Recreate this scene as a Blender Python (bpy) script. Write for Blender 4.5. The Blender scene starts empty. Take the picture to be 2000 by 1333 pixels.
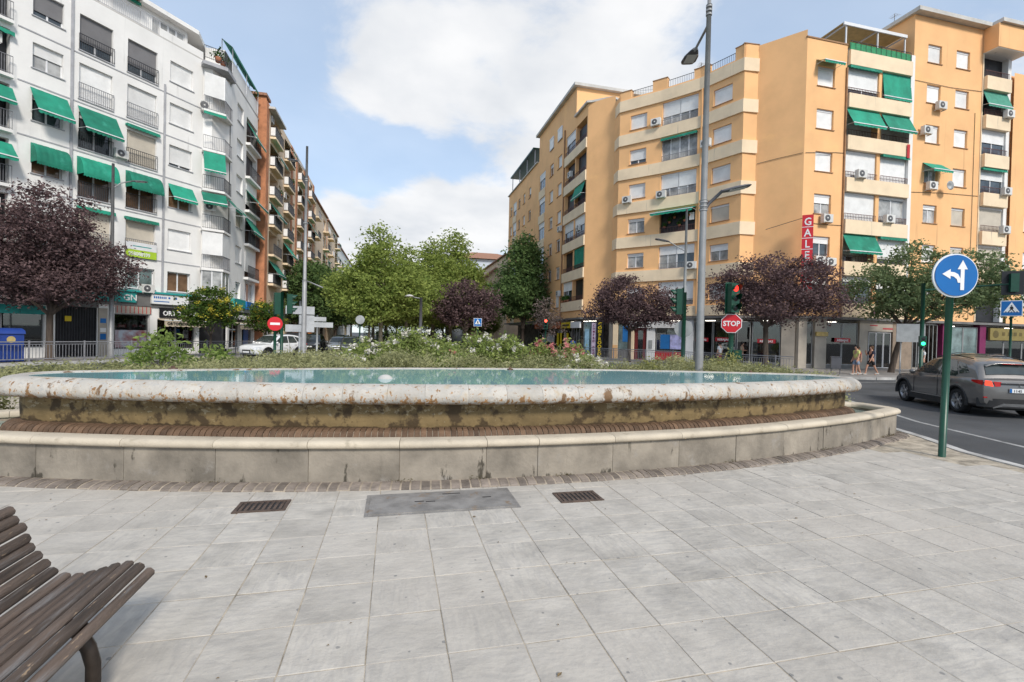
import bpy, bmesh, math, random
import numpy as np
from mathutils import Vector, Matrix
random.seed(7)
SC = bpy.context.scene
COL = SC.collection
PI = math.pi
R = math.radians

# ---------------------------------------------------------------- camera
cam = bpy.data.cameras.new('camera')
cam.sensor_width = 36.0
cam.lens = 36.0 * 940 / 2000
cam.clip_start = 0.05
cam.clip_end = 3000
cam_o = bpy.data.objects.new('camera', cam)
COL.objects.link(cam_o)
YAW, PITCH, ROLL = R(13.75), R(-0.7), R(1.35)
CAM = Vector((0, 0, 1.85))
_R0 = Vector((math.cos(YAW), -math.sin(YAW), 0))
_F0 = Vector((math.sin(YAW), math.cos(YAW), 0))
_Z = Vector((0, 0, 1))
_F = _F0 * math.cos(PITCH) + _Z * math.sin(PITCH)
_U = _Z * math.cos(PITCH) - _F0 * math.sin(PITCH)
_r = _R0 * math.cos(ROLL) + _U * math.sin(ROLL)
_u = _U * math.cos(ROLL) - _R0 * math.sin(ROLL)
cam_o.matrix_world = Matrix(((_r.x, _u.x, -_F.x, CAM.x), (_r.y, _u.y, -_F.y, CAM.y), (_r.z, _u.z, -_F.z, CAM.z), (0, 0, 0, 1)))
SC.camera = cam_o

# ---------------------------------------------------------------- sky, sun, exposure
SUN_EL, SUN_AZ = R(40), R(166)       # azimuth clockwise from +Y: high sun behind the camera, a little to the right, behind thin cloud
SC.view_settings.view_transform = 'Standard'
SC.view_settings.look = 'None'
SC.view_settings.exposure = 1.27
SC.view_settings.gamma = 1.0
SC.view_settings.use_curve_mapping = False
world = bpy.data.worlds.new('World')
SC.world = world
world.use_nodes = True
wt = world.node_tree
wt.nodes.clear()

def wn(t, **kw):
    n = wt.nodes.new(t)
    for k, v in kw.items():
        setattr(n, k, v)
    return n

def wl(a, b):
    wt.links.new(a, b)

sky = wn('ShaderNodeTexSky')
sky.sky_type = 'NISHITA'
sky.sun_disc = False
sky.sun_elevation = SUN_EL
sky.sun_rotation = SUN_AZ
sky.altitude = 700
sky.air_density = 1.0
sky.dust_density = 0.4
sky.ozone_density = 1.6
tc = wn('ShaderNodeTexCoord')
nrm = wn('ShaderNodeVectorMath', operation='NORMALIZE')
wl(tc.outputs['Generated'], nrm.inputs[0])
sep = wn('ShaderNodeSeparateXYZ')
wl(nrm.outputs[0], sep.inputs[0])

def wm(op, a, b=None, clamp=False):
    n = wn('ShaderNodeMath', operation=op)
    n.use_clamp = clamp
    for i, x in enumerate((a, b)):
        if x is None:
            continue
        if isinstance(x, (int, float)):
            n.inputs[i].default_value = x
        else:
            wl(x, n.inputs[i])
    return n.outputs[0]

# the cloud layer: noise over a flat layer overhead, gathered into banks
den = wm('ADD', wm('MAXIMUM', sep.outputs[2], 0.0), 0.22)
comb = wn('ShaderNodeCombineXYZ')
wl(wm('DIVIDE', sep.outputs[0], den), comb.inputs[0])
wl(wm('DIVIDE', sep.outputs[1], den), comb.inputs[1])
n1 = wn('ShaderNodeTexNoise')
n1.inputs['Scale'].default_value = 2.6
n1.inputs['Detail'].default_value = 9
n1.inputs['Roughness'].default_value = 0.6
n1.inputs['Distortion'].default_value = 0.25
wl(comb.outputs[0], n1.inputs['Vector'])
CLOUD_BANKS = [   # direction towards the bank or gap, angular size, weight
    ((0.194, 0.845, 0.499), 0.28, 0.26),
    ((0.398, 0.757, 0.518), 0.26, 0.26),
    ((-0.036, 0.862, 0.506), 0.16, 0.28),
    ((-0.088, 0.904, 0.419), 0.11, 0.22),
    ((0.018, 0.896, 0.444), 0.14, 0.22),
    ((0.167, 0.886, 0.432), 0.16, 0.22),
    ((0.326, 0.852, 0.41), 0.22, 0.22),
    ((0.084, 0.966, 0.245), 0.12, 0.55),
    ((-0.043, 0.974, 0.222), 0.10, 0.50),
    ((0.195, 0.952, 0.236), 0.12, 0.50),
    ((-0.122, 0.966, 0.228), 0.06, 0.30),
    ((0.077, 0.985, 0.157), 0.16, 0.30),
    ((0.229, 0.956, 0.183), 0.14, 0.24),
    ((-0.071, 0.985, 0.158), 0.12, 0.26),
    ((-0.253, 0.879, 0.405), 0.22, -0.30),
    ((-0.081, 0.941, 0.329), 0.09, -0.55),
    ((0.012, 0.944, 0.329), 0.07, -0.55),
    ((0.109, 0.938, 0.328), 0.06, -0.50),
    ((0.178, 0.929, 0.324), 0.05, -0.35),
    ((0.56, 0.658, 0.503), 0.11, -0.34),
    ((-0.314, 0.911, 0.267), 0.20, -0.16),
    ((0.764, 0.482, 0.43), 0.14, 0.20),
    ((-0.168, 0.936, 0.309), 0.07, -0.30),
    ((0.646, 0.599, 0.473), 0.14, -0.12),
    ((-0.18, 0.855, 0.486), 0.07, -0.14),
    ((-0.7, 0.1, 0.7), 0.7, 0.2), ((0.3, -0.7, 0.62), 0.9, 0.2), ((0.9, -0.2, 0.4), 0.6, 0.2)]  # last three: unseen banks, weighted up to lift the fill light
acc = wm('ADD', wm('MULTIPLY', wm('SUBTRACT', n1.outputs['Fac'], 0.5), 1.7), 0.47)
for c, s, wgt in CLOUD_BANKS:
    dn = wn('ShaderNodeVectorMath', operation='DISTANCE')
    wl(nrm.outputs[0], dn.inputs[0])
    dn.inputs[1].default_value = c
    mr = wn('ShaderNodeMapRange')
    mr.interpolation_type = 'SMOOTHSTEP'
    mr.inputs['From Min'].default_value = 0.0
    mr.inputs['From Max'].default_value = s * 1.25
    mr.inputs['To Min'].default_value = wgt
    mr.inputs['To Max'].default_value = 0.0
    wl(dn.outputs['Value'], mr.inputs['Value'])
    acc = wm('ADD', acc, mr.outputs['Result'])
ramp = wn('ShaderNodeMapRange')
ramp.interpolation_type = 'SMOOTHSTEP'
ramp.inputs['From Min'].default_value = 0.50
ramp.inputs['From Max'].default_value = 0.92
ramp.inputs['To Min'].default_value = 0.27
ramp.inputs['To Max'].default_value = 0.97
wl(acc, ramp.inputs['Value'])
n2 = wn('ShaderNodeTexNoise')
n2.inputs['Scale'].default_value = 2.4
n2.inputs['Detail'].default_value = 6
wl(comb.outputs[0], n2.inputs['Vector'])
crmp = wn('ShaderNodeValToRGB')
crmp.color_ramp.elements[0].position = 0.36
crmp.color_ramp.elements[0].color = (2.15, 2.22, 2.33, 1)
crmp.color_ramp.elements[1].position = 0.62
crmp.color_ramp.elements[1].color = (2.75, 2.75, 2.76, 1)
wl(n2.outputs['Fac'], crmp.inputs['Fac'])
skm = wn('ShaderNodeMixRGB')
skm.blend_type = 'MULTIPLY'
skm.inputs[0].default_value = 1.0
gmn = wn('ShaderNodeGamma')
gmn.inputs[1].default_value = 0.5
wl(sky.outputs[0], gmn.inputs[0])
wl(gmn.outputs[0], skm.inputs[1])
skm.inputs[2].default_value = (0.92, 1.08, 1.24, 1)
wmix = wn('ShaderNodeMixRGB')
wl(ramp.outputs[0], wmix.inputs[0])
wl(skm.outputs[0], wmix.inputs[1])
wl(crmp.outputs[0], wmix.inputs[2])
bg = wn('ShaderNodeBackground')
bg.inputs[1].default_value = 0.15
wl(wmix.outputs[0], bg.inputs[0])
wo = wn('ShaderNodeOutputWorld')
wl(bg.outputs[0], wo.inputs[0])

sl = bpy.data.lights.new('sun', 'SUN')
sl.energy = 1.4
sl.angle = R(12)
sl.color = (1.0, 0.94, 0.85)
sun = bpy.data.objects.new('sun', sl)
COL.objects.link(sun)
_sd = Vector((math.sin(SUN_AZ) * math.cos(SUN_EL), math.cos(SUN_AZ) * math.cos(SUN_EL), math.sin(SUN_EL)))
sun.rotation_euler = _sd.to_track_quat('Z', 'Y').to_euler()
sun.location = (0, -20, 40)

# ---------------------------------------------------------------- helpers
class MB:
    def __init__(s):
        s.v = []
        s.f = []
        s.sm = []
    def face(s, pts, smooth=False):
        b = len(s.v)
        s.v += [tuple(p) for p in pts]
        s.f.append(tuple(range(b, b + len(pts))))
        s.sm.append(smooth)
    def box(s, x0, x1, y0, y1, z0, z1, m=None):
        b = len(s.v)
        p = [(x, y, z) for z in (z0, z1) for y in (y0, y1) for x in (x0, x1)]
        if m is not None:
            p = [tuple(m @ Vector(q)) for q in p]
        s.v += p
        for q in ((0, 2, 3, 1), (4, 5, 7, 6), (0, 1, 5, 4), (2, 6, 7, 3), (0, 4, 6, 2), (1, 3, 7, 5)):
            s.f.append(tuple(b + i for i in q))
            s.sm.append(False)
        return s
    def grid(s, rows, closed_u=False, closed_v=False, smooth=True, flip=False):
        b = len(s.v)
        nr, nc = len(rows), len(rows[0])
        for rw in rows:
            s.v += [tuple(p) for p in rw]
        for i in range(nr if closed_u else nr - 1):
            for j in range(nc if closed_v else nc - 1):
                a = (b + i * nc + j, b + i * nc + (j + 1) % nc, b + ((i + 1) % nr) * nc + (j + 1) % nc, b + ((i + 1) % nr) * nc + j)
                s.f.append(a[::-1] if flip else a)
                s.sm.append(smooth)
        return s
    def tube(s, pts, rad, n=8, caps=True, smooth=True):
        pts = [Vector(p) for p in pts]
        if isinstance(rad, (int, float)):
            rad = [rad] * len(pts)
        rows = []
        up = None
        for i, p in enumerate(pts):
            t = (pts[min(i + 1, len(pts) - 1)] - pts[max(i - 1, 0)])
            t = t.normalized() if t.length > 1e-9 else Vector((0, 0, 1))
            if up is None:
                up = Vector((1, 0, 0)) if abs(t.x) < 0.8 else Vector((0, 1, 0))
            a = t.cross(up)
            a = a.normalized() if a.length > 1e-6 else t.orthogonal().normalized()
            c = t.cross(a)
            up = -c if False else up
            rows.append([p + (a * math.cos(2 * PI * k / n) + c * math.sin(2 * PI * k / n)) * rad[i] for k in range(n)])
        b = len(s.v)
        s.grid(rows, closed_v=True, smooth=smooth)
        if caps:
            s.f.append(tuple(b + k for k in range(n)))
            s.sm.append(False)
            e = b + (len(rows) - 1) * n
            s.f.append(tuple(e + n - 1 - k for k in range(n)))
            s.sm.append(False)
        return s
    def lathe(s, prof, n=24, axis='z', c=(0, 0, 0), smooth=True):
        rows = []
        for r_, h in prof:
            row = []
            for k in range(n):
                a = 2 * PI * k / n
                q = (r_ * math.cos(a), r_ * math.sin(a), h)
                if axis == 'y':
                    q = (q[0], h, q[1])
                if axis == 'x':
                    q = (h, q[0], q[1])
                row.append((q[0] + c[0], q[1] + c[1], q[2] + c[2]))
            rows.append(row)
        return s.grid(rows, closed_v=True, smooth=smooth)
    def prism(s, poly, z0, z1, smooth=False):
        b = len(s.v)
        n = len(poly)
        s.v += [(x, y, z0) for x, y in poly] + [(x, y, z1) for x, y in poly]
        s.f.append(tuple(b + n - 1 - k for k in range(n)))
        s.sm.append(False)
        s.f.append(tuple(b + n + k for k in range(n)))
        s.sm.append(False)
        for k in range(n):
            j = (k + 1) % n
            s.f.append((b + k, b + j, b + n + j, b + n + k))
            s.sm.append(smooth)
        return s
    def yprism(s, poly, y0, y1):
        """poly in (x, z), extruded along y"""
        b = len(s.v)
        n = len(poly)
        s.v += [(x, y0, z) for x, z in poly] + [(x, y1, z) for x, z in poly]
        s.f.append(tuple(b + k for k in range(n)))
        s.f.append(tuple(b + n + n - 1 - k for k in range(n)))
        s.sm += [False, False]
        for k in range(n):
            j = (k + 1) % n
            s.f.append((b + j, b + k, b + n + k, b + n + j))
            s.sm.append(False)
        return s
    def mesh(s, name, fix=False):
        me = bpy.data.meshes.new(name)
        me.from_pydata(s.v, [], s.f)
        me.polygons.foreach_set('use_smooth', s.sm)
        if fix:
            bm = bmesh.new()
            bm.from_mesh(me)
            bmesh.ops.recalc_face_normals(bm, faces=bm.faces)
            bm.to_mesh(me)
            bm.free()
        me.update()
        return me

def link(name, me, mat=None, parent=None, loc=(0, 0, 0), rz=0.0):
    o = bpy.data.objects.new(name, me)
    COL.objects.link(o)
    if mat is not None and me is not None and not me.materials:
        me.materials.append(mat)
    o.location = loc
    o.rotation_euler = (0, 0, rz)
    if parent is not None:
        o.parent = parent
    return o

def tag(o, label=None, cat=None, group=None, kind=None):
    if label:
        o['label'] = label
    if cat:
        o['category'] = cat
    if group:
        o['group'] = group
    if kind:
        o['kind'] = kind
    return o

def thing(name, label, cat, loc=(0, 0, 0), rz=0.0, group=None):
    o = bpy.data.objects.new(name, None)
    o.empty_display_size = 0.2
    COL.objects.link(o)
    o.location = loc
    o.rotation_euler = (0, 0, rz)
    return tag(o, label, cat, group)

def copy_tree(o, parent=None):
    c = o.copy()
    COL.objects.link(c)
    if parent is not None:
        c.parent = parent
    for ch in [x for x in o.children]:
        copy_tree(ch, c)
    return c

# ---------------------------------------------------------------- materials
MATS = {}
def nodes(m):
    return m.node_tree.nodes, m.node_tree.links
def mat(name, col, rough=0.75, var=0.12, scale=3.0, bump=0.0, bscale=40.0, metal=0.0, spec=0.4, col2=None, coords='Object', detail=6, rnd=0.0, streak=False):
    """plain surface with blotchy colour variation and fine relief"""
    if name in MATS:
        return MATS[name]
    m = bpy.data.materials.new(name)
    m.use_nodes = True
    N, L = nodes(m)
    b = N['Principled BSDF']
    b.inputs['Roughness'].default_value = rough
    b.inputs['Metallic'].default_value = metal
    b.inputs['Specular IOR Level'].default_value = spec
    t = N.new('ShaderNodeTexCoord')
    mp = N.new('ShaderNodeMapping')
    L.new(t.outputs[coords], mp.inputs['Vector'])
    if streak:
        mp.inputs['Scale'].default_value = (1, 1, 0.18)
    nz = N.new('ShaderNodeTexNoise')
    nz.inputs['Scale'].default_value = scale
    nz.inputs['Detail'].default_value = detail
    nz.inputs['Roughness'].default_value = 0.6
    L.new(mp.outputs[0], nz.inputs['Vector'])
    rp = N.new('ShaderNodeValToRGB')
    c2 = col2 if col2 else tuple(max(0, c * (1 - 2 * var)) for c in col)
    c1 = tuple(min(1, c * (1 + var * 0.6)) for c in col)
    rp.color_ramp.elements[0].position = 0.3
    rp.color_ramp.elements[0].color = (*c2, 1)
    rp.color_ramp.elements[1].position = 0.62
    rp.color_ramp.elements[1].color = (*c1, 1)
    L.new(nz.outputs['Fac'], rp.inputs['Fac'])
    out = rp.outputs[0]
    if rnd:
        oi = N.new('ShaderNodeObjectInfo')
        hs = N.new('ShaderNodeHueSaturation')
        mr = N.new('ShaderNodeMapRange')
        mr.inputs['To Min'].default_value = 1 - rnd
        mr.inputs['To Max'].default_value = 1 + rnd
        L.new(oi.outputs['Random'], mr.inputs['Value'])
        L.new(mr.outputs[0], hs.inputs['Value'])
        L.new(out, hs.inputs['Color'])
        out = hs.outputs[0]
        ad = N.new('ShaderNodeVectorMath')
        ad.operation = 'SCALE'
        ad.inputs['Scale'].default_value = 37.0
        cb = N.new('ShaderNodeCombineXYZ')
        for i in range(3):
            L.new(oi.outputs['Random'], cb.inputs[i])
        L.new(cb.outputs[0], ad.inputs[0])
        L.new(ad.outputs[0], mp.inputs['Location'])
    L.new(out, b.inputs['Base Color'])
    if bump:
        nb = N.new('ShaderNodeTexNoise')
        nb.inputs['Scale'].default_value = bscale
        nb.inputs['Detail'].default_value = 5
        L.new(mp.outputs[0], nb.inputs['Vector'])
        bp = N.new('ShaderNodeBump')
        bp.inputs['Strength'].default_value = bump
        bp.inputs['Distance'].default_value = 0.02
        L.new(nb.outputs['Fac'], bp.inputs['Height'])
        L.new(bp.outputs[0], b.inputs['Normal'])
    MATS[name] = m
    return m

def add_layer(m, col, thr=0.6, width=0.06, scale=5.0, seed=0.0, stretch=(1, 1, 1), rough=None, zgrad=None, detail=8, coords='Object'):
    """a patchy second colour (stain, flaked paint, lichen) laid over the base colour; zgrad=(z_low, z_high, add): more of it low or high on the piece"""
    N, L = nodes(m)
    b = N['Principled BSDF']
    src = b.inputs['Base Color'].links[0].from_socket
    t = N.new('ShaderNodeTexCoord')
    mp = N.new('ShaderNodeMapping')
    mp.inputs['Scale'].default_value = stretch
    mp.inputs['Location'].default_value = (seed, seed * 1.7, seed * 0.3)
    L.new(t.outputs[coords], mp.inputs['Vector'])
    nz = N.new('ShaderNodeTexNoise')
    nz.inputs['Scale'].default_value = scale
    nz.inputs['Detail'].default_value = detail
    nz.inputs['Roughness'].default_value = 0.62
    L.new(mp.outputs[0], nz.inputs['Vector'])
    v = nz.outputs['Fac']
    if zgrad:
        sp = N.new('ShaderNodeSeparateXYZ')
        L.new(t.outputs[coords], sp.inputs[0])
        mr = N.new('ShaderNodeMapRange')
        mr.inputs['From Min'].default_value = zgrad[0]
        mr.inputs['From Max'].default_value = zgrad[1]
        mr.inputs['To Min'].default_value = zgrad[2]
        mr.inputs['To Max'].default_value = 0.0
        L.new(sp.outputs[2], mr.inputs['Value'])
        ad = N.new('ShaderNodeMath')
        ad.operation = 'ADD'
        L.new(v, ad.inputs[0])
        L.new(mr.outputs[0], ad.inputs[1])
        v = ad.outputs[0]
    mr2 = N.new('ShaderNodeMapRange')
    mr2.interpolation_type = 'SMOOTHSTEP'
    mr2.inputs['From Min'].default_value = thr
    mr2.inputs['From Max'].default_value = thr + width
    L.new(v, mr2.inputs['Value'])
    mx = N.new('ShaderNodeMixRGB')
    L.new(mr2.outputs[0], mx.inputs[0])
    L.new(src, mx.inputs[1])
    mx.inputs[2].default_value = (*col, 1)
    L.new(mx.outputs[0], b.inputs['Base Color'])
    return m

def leaf_mat(name, col, col2, trans=0.35):
    m = bpy.data.materials.new(name)
    m.use_nodes = True
    N, L = nodes(m)
    b = N['Principled BSDF']
    b.inputs['Roughness'].default_value = 0.75
    b.inputs['Specular IOR Level'].default_value = 0.15
    g = N.new('ShaderNodeNewGeometry')
    rp = N.new('ShaderNodeValToRGB')
    rp.color_ramp.elements[0].color = (*col, 1)
    rp.color_ramp.elements[1].color = (*col2, 1)
    t = N.new('ShaderNodeTexCoord')
    nz = N.new('ShaderNodeTexNoise')
    nz.inputs['Scale'].default_value = 1.4
    nz.inputs['Detail'].default_value = 4
    L.new(t.outputs['Object'], nz.inputs['Vector'])
    mm = N.new('ShaderNodeMapRange')
    mm.inputs['From Min'].default_value = 0.32
    mm.inputs['From Max'].default_value = 0.68
    L.new(nz.outputs['Fac'], mm.inputs['Value'])
    mv = N.new('ShaderNodeMix')
    mv.inputs['Factor'].default_value = 0.66
    L.new(g.outputs['Random Per Island'], mv.inputs['A'])
    L.new(mm.outputs[0], mv.inputs['B'])
    L.new(mv.outputs['Result'], rp.inputs['Fac'])
    L.new(rp.outputs[0], b.inputs['Base Color'])
    tr = N.new('ShaderNodeBsdfTranslucent')
    L.new(rp.outputs[0], tr.inputs['Color'])
    mx = N.new('ShaderNodeMixShader')
    mx.inputs[0].default_value = trans
    L.new(b.outputs[0], mx.inputs[1])
    L.new(tr.outputs[0], mx.inputs[2])
    L.new(mx.outputs[0], N['Material Output'].inputs['Surface'])
    MATS[name] = m
    return m

def glass_mat(name, col, rough=0.06, spec=0.8):
    m = mat(name, col, rough=rough, var=0.35, scale=1.2, spec=spec, rnd=0.25)
    return m

def slat_mat(name, col, pitch=0.05, rough=0.6):
    """roller shutter: horizontal slats as fine relief"""
    m = mat(name, col, rough=rough, var=0.06, scale=1.5, rnd=0.09)
    N, L = nodes(m)
    b = N['Principled BSDF']
    t = N.new('ShaderNodeTexCoord')
    w = N.new('ShaderNodeTexWave')
    w.bands_direction = 'Z'
    w.wave_profile = 'SAW'
    w.inputs['Scale'].default_value = 0.314 / pitch
    L.new(t.outputs['Object'], w.inputs['Vector'])
    bp = N.new('ShaderNodeBump')
    bp.inputs['Strength'].default_value = 0.6
    bp.inputs['Distance'].default_value = 0.012
    L.new(w.outputs['Fac'], bp.inputs['Height'])
    L.new(bp.outputs[0], b.inputs['Normal'])
    return m

def emit_mat(name, col, s):
    m = bpy.data.materials.new(name)
    m.use_nodes = True
    b = m.node_tree.nodes['Principled BSDF']
    b.inputs['Base Color'].default_value = (*col, 1)
    b.inputs['Emission Color'].default_value = (*col, 1)
    b.inputs['Emission Strength'].default_value = s
    MATS[name] = m
    return m

M_ASPH = mat('asphalt', (0.075, 0.077, 0.08), 0.85, 0.22, 0.35, 0.5, 90)
add_layer(M_ASPH, (0.12, 0.12, 0.12), 0.55, 0.2, 0.12, 3.0, (1, 0.15, 1))
M_LINE = mat('road paint', (0.34, 0.34, 0.33), 0.7, 0.2, 6, 0.1)
add_layer(M_LINE, (0.1, 0.1, 0.1), 0.56, 0.1, 4, 2)
M_PAVE = mat('pavement concrete', (0.27, 0.255, 0.24), 0.85, 0.15, 0.8, 0.2, 30)
M_KERB = mat('kerb granite', (0.42, 0.41, 0.39), 0.8, 0.2, 3, 0.2, 60, rnd=0.1)
M_GROUT = mat('sandy joint bedding', (0.40, 0.345, 0.27), 0.95, 0.3, 5, 0.4, 40)
M_APRON = mat('patched concrete', (0.42, 0.40, 0.37), 0.9, 0.2, 2.5, 0.3, 30)
M_SOIL = mat('soil', (0.12, 0.085, 0.055), 0.95, 0.3, 4, 0.5, 20)
# white building
M_WHITE = mat('white render', (0.80, 0.785, 0.76), 0.85, 0.05, 0.5, 0.08, 30)
add_layer(M_WHITE, (0.6, 0.59, 0.585), 0.6, 0.25, 0.7, 1.0, (1, 1, 0.25))
add_layer(M_WHITE, (0.48, 0.47, 0.46), 0.60, 0.14, 2.0, 5.0, (1, 1, 0.06))
M_LEDGE = mat('grey ledge', (0.40, 0.40, 0.42), 0.85, 0.12, 2)
M_ORANGE = mat('orange render', (0.85, 0.49, 0.23), 0.85, 0.06, 0.4, 0.08, 30)
add_layer(M_ORANGE, (0.80, 0.44, 0.195), 0.56, 0.25, 0.5, 4.0, (1, 1, 0.2))
add_layer(M_ORANGE, (0.60, 0.34, 0.165), 0.60, 0.14, 1.6, 11.0, (1, 1, 0.06))
add_layer(M_ORANGE, (0.88, 0.52, 0.23), 0.55, 0.2, 0.35, 8.0, (1, 1, 1.4), detail=4)
M_CREAM = mat('cream band render', (0.82, 0.655, 0.455), 0.85, 0.06, 0.8, 0.08, 30)
add_layer(M_CREAM, (0.60, 0.52, 0.42), 0.62, 0.2, 1.0, 2.0, (1, 1, 0.35))
add_layer(M_CREAM, (0.42, 0.36, 0.29), 0.61, 0.12, 2.4, 6.0, (1, 1, 0.08))
M_BRICKW = mat('red brick wall', (0.50, 0.21, 0.105), 0.85, 0.15, 2, 0.1)
M_BEIGE = mat('beige render', (0.74, 0.57, 0.41), 0.85, 0.1, 0.6)
M_FRAME = mat('white window frame', (0.72, 0.72, 0.73), 0.45, 0.04, 2)
M_SHUT = slat_mat('white roller shutter', (0.82, 0.815, 0.80))
M_SHUTB = slat_mat('beige roller shutter', (0.58, 0.52, 0.43))
M_SHUTG = slat_mat('grey outdoor blind', (0.20, 0.195, 0.20))
M_GLASS = glass_mat('window glass', (0.06, 0.075, 0.085))
M_GLASSB = glass_mat('window glass with curtains', (0.36, 0.36, 0.35), 0.15, 0.6)
M_GLASSG = glass_mat('greenish window glass', (0.17, 0.24, 0.24), 0.08)
M_BRWN = glass_mat('brown window glass', (0.14, 0.08, 0.045), 0.12)
M_RAIL = mat('dark iron railing', (0.045, 0.045, 0.05), 0.5, 0.1, 5, metal=0.2)
M_RAILR = mat('maroon iron railing', (0.13, 0.055, 0.05), 0.55, 0.15, 5)
M_RAILG = mat('grey painted railing', (0.22, 0.22, 0.235), 0.55, 0.15, 5)
M_RAILW = mat('pale railing', (0.5, 0.5, 0.52), 0.5, 0.1, 5)
M_AWN = mat('green awning canvas', (0.015, 0.235, 0.15), 0.8, 0.16, 1.2, 0.25, 8, rnd=0.32)
add_layer(M_AWN, (0.05, 0.33, 0.24), 0.52, 0.25, 1.3, 4.0)
add_layer(M_AWN, (0.02, 0.14, 0.10), 0.62, 0.12, 5.0, 9.0, (1, 1, 0.3))
M_AWNW = mat('awning front bar', (0.75, 0.77, 0.77), 0.5, 0.05)
M_AC = mat('air conditioner casing', (0.68, 0.67, 0.64), 0.5, 0.06, 2, rnd=0.08)
M_ACF = mat('air conditioner fan grille', (0.10, 0.10, 0.105), 0.5, 0.2, 9)
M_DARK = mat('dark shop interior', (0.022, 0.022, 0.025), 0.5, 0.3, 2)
def clear_glass(name, tint, refl):
    m = bpy.data.materials.new(name)
    m.use_nodes = True
    N, L = nodes(m)
    N.remove(N['Principled BSDF'])
    tr = N.new('ShaderNodeBsdfTransparent')
    tr.inputs[0].default_value = (*tint, 1)
    gl = N.new('ShaderNodeBsdfGlossy')
    gl.inputs['Roughness'].default_value = 0.02
    fr = N.new('ShaderNodeFresnel')
    fr.inputs[0].default_value = refl
    mx = N.new('ShaderNodeMixShader')
    L.new(fr.outputs[0], mx.inputs[0])
    L.new(tr.outputs[0], mx.inputs[1])
    L.new(gl.outputs[0], mx.inputs[2])
    L.new(mx.outputs[0], N['Material Output'].inputs['Surface'])
    MATS[name] = m
    return m
M_SHOPG = clear_glass('shop window glass', (0.62, 0.66, 0.65), 1.9)
M_STONE = mat('shop front stone', (0.43, 0.38, 0.32), 0.7, 0.1, 1.2)
M_FASC = mat('grey shop fascia', (0.16, 0.155, 0.15), 0.7, 0.15, 1)
M_BLACK = mat('black sign panel', (0.015, 0.015, 0.017), 0.35, 0.1)
M_WSIGN = mat('white sign panel', (0.78, 0.78, 0.78), 0.4, 0.03)
M_TURQ = mat('turquoise sign panel', (0.03, 0.32, 0.30), 0.45, 0.08)
M_BLUE = mat('blue sign panel', (0.02, 0.16, 0.45), 0.45, 0.08)
M_RED = mat('red paint', (0.52, 0.02, 0.025), 0.45, 0.08, 2)
M_YEL = mat('yellow paint', (0.75, 0.55, 0.02), 0.5, 0.08)
M_LIME = mat('lime print', (0.42, 0.62, 0.04), 0.5, 0.05)
M_MAG = mat('magenta panel', (0.17, 0.012, 0.075), 0.5, 0.1)
M_TILE = mat('terracotta roof tiles', (0.33, 0.17, 0.11), 0.85, 0.25, 8)
M_ROOFW = mat('pale roof edge', (0.55, 0.53, 0.50), 0.85, 0.1, 1)
M_GREEN = mat('green street furniture paint', (0.004, 0.055, 0.03), 0.38, 0.12, 4, spec=0.5)
M_POLE = mat('grey galvanised pole', (0.30, 0.30, 0.30), 0.5, 0.1, 3, metal=0.3)
M_LAMP = mat('dark grey lamp casing', (0.10, 0.10, 0.11), 0.45, 0.1, 3)
M_SGREY = mat('grey sign back', (0.36, 0.37, 0.37), 0.5, 0.1, 3, metal=0.2)
M_SBLUE = mat('reflective blue sign face', (0.006, 0.13, 0.40), 0.35, 0.05, 2)
M_SRED = mat('reflective red sign face', (0.60, 0.02, 0.03), 0.35, 0.05, 2)
M_SWHITE = mat('reflective white sign face', (0.80, 0.80, 0.80), 0.4, 0.04, 2)
M_LAMPGL = mat('lamp diffuser', (0.55, 0.55, 0.52), 0.3, 0.05)
# ================================================================ ground, roads, pavements
def struct(name, me, m, loc=(0, 0, 0)):
    o = link(name, me, m, None, loc)
    o['kind'] = 'structure'
    return o

def flat(name, poly, z, m, thick=None):
    mb = MB()
    if thick:
        mb.prism(poly, z - thick, z)
    else:
        mb.face([(x, y, z) for x, y in poly])
    return struct(name, mb.mesh(name, fix=bool(thick)), m)

struct('ground', (lambda g: (g.face([(-700, -700, -0.12), (700, -700, -0.12), (700, 900, -0.12), (-700, 900, -0.12)]), g)[1])(MB()).mesh('ground'), M_ASPH)

PLAZA = [(-30, -14), (8.9, -14), (9.2, 2.0), (9.35, 5.2), (9.6, 6.25), (10.25, 7.4), (10.75, 8.6), (11.0, 10), (11.0, 14.0), (10.2, 16.6), (8.0, 18.2), (-5.5, 18.2), (-8.6, 16.8), (-9.6, 13.5), (-10.5, 9.0), (-13.5, 5.0), (-18, 3.0), (-30, 2.0)]
flat('plaza_bedding', PLAZA, -0.0045, M_GROUT, 0.3)
# pavement in front of the shops on the far side
def offp(pts, d):
    """offset an open polyline to its right-hand side when walking along it"""
    out = []
    for i, p in enumerate(pts):
        a = Vector(pts[max(i - 1, 0)])
        b = Vector(pts[min(i + 1, len(pts) - 1)])
        t = (b - a).normalized()
        out.append((p[0] + t.y * d, p[1] - t.x * d))
    return out
WD = (math.sin(R(36)), math.cos(R(36)))            # along the white facade
WN = (math.cos(R(36)), -math.sin(R(36)))           # its outward normal
def wpt(u, out=0.0):
    return (WD[0] * u + WN[0] * (-34.0 + out), WD[1] * u + WN[1] * (-34.0 + out))
L_IN = [wpt(-40), wpt(23.6), (-12.4, 41.0), (-12.4, 260)]
L_OUT = [wpt(-40, 4.0), wpt(22.0, 4.0), (-9.4, 39.0), (-8.6, 42.5), (-8.6, 260)]
flat('pavement_left', L_IN + L_OUT[::-1], 0.0, M_PAVE, 0.3)
R_LINE = [(17.4, 260), (17.4, 42.9), (19.1, 40.7), (21.5, 36.8), (23.4, 34.2), (24.75, 30.8), (27.7, 28.2), (90, 28.2)]
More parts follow.
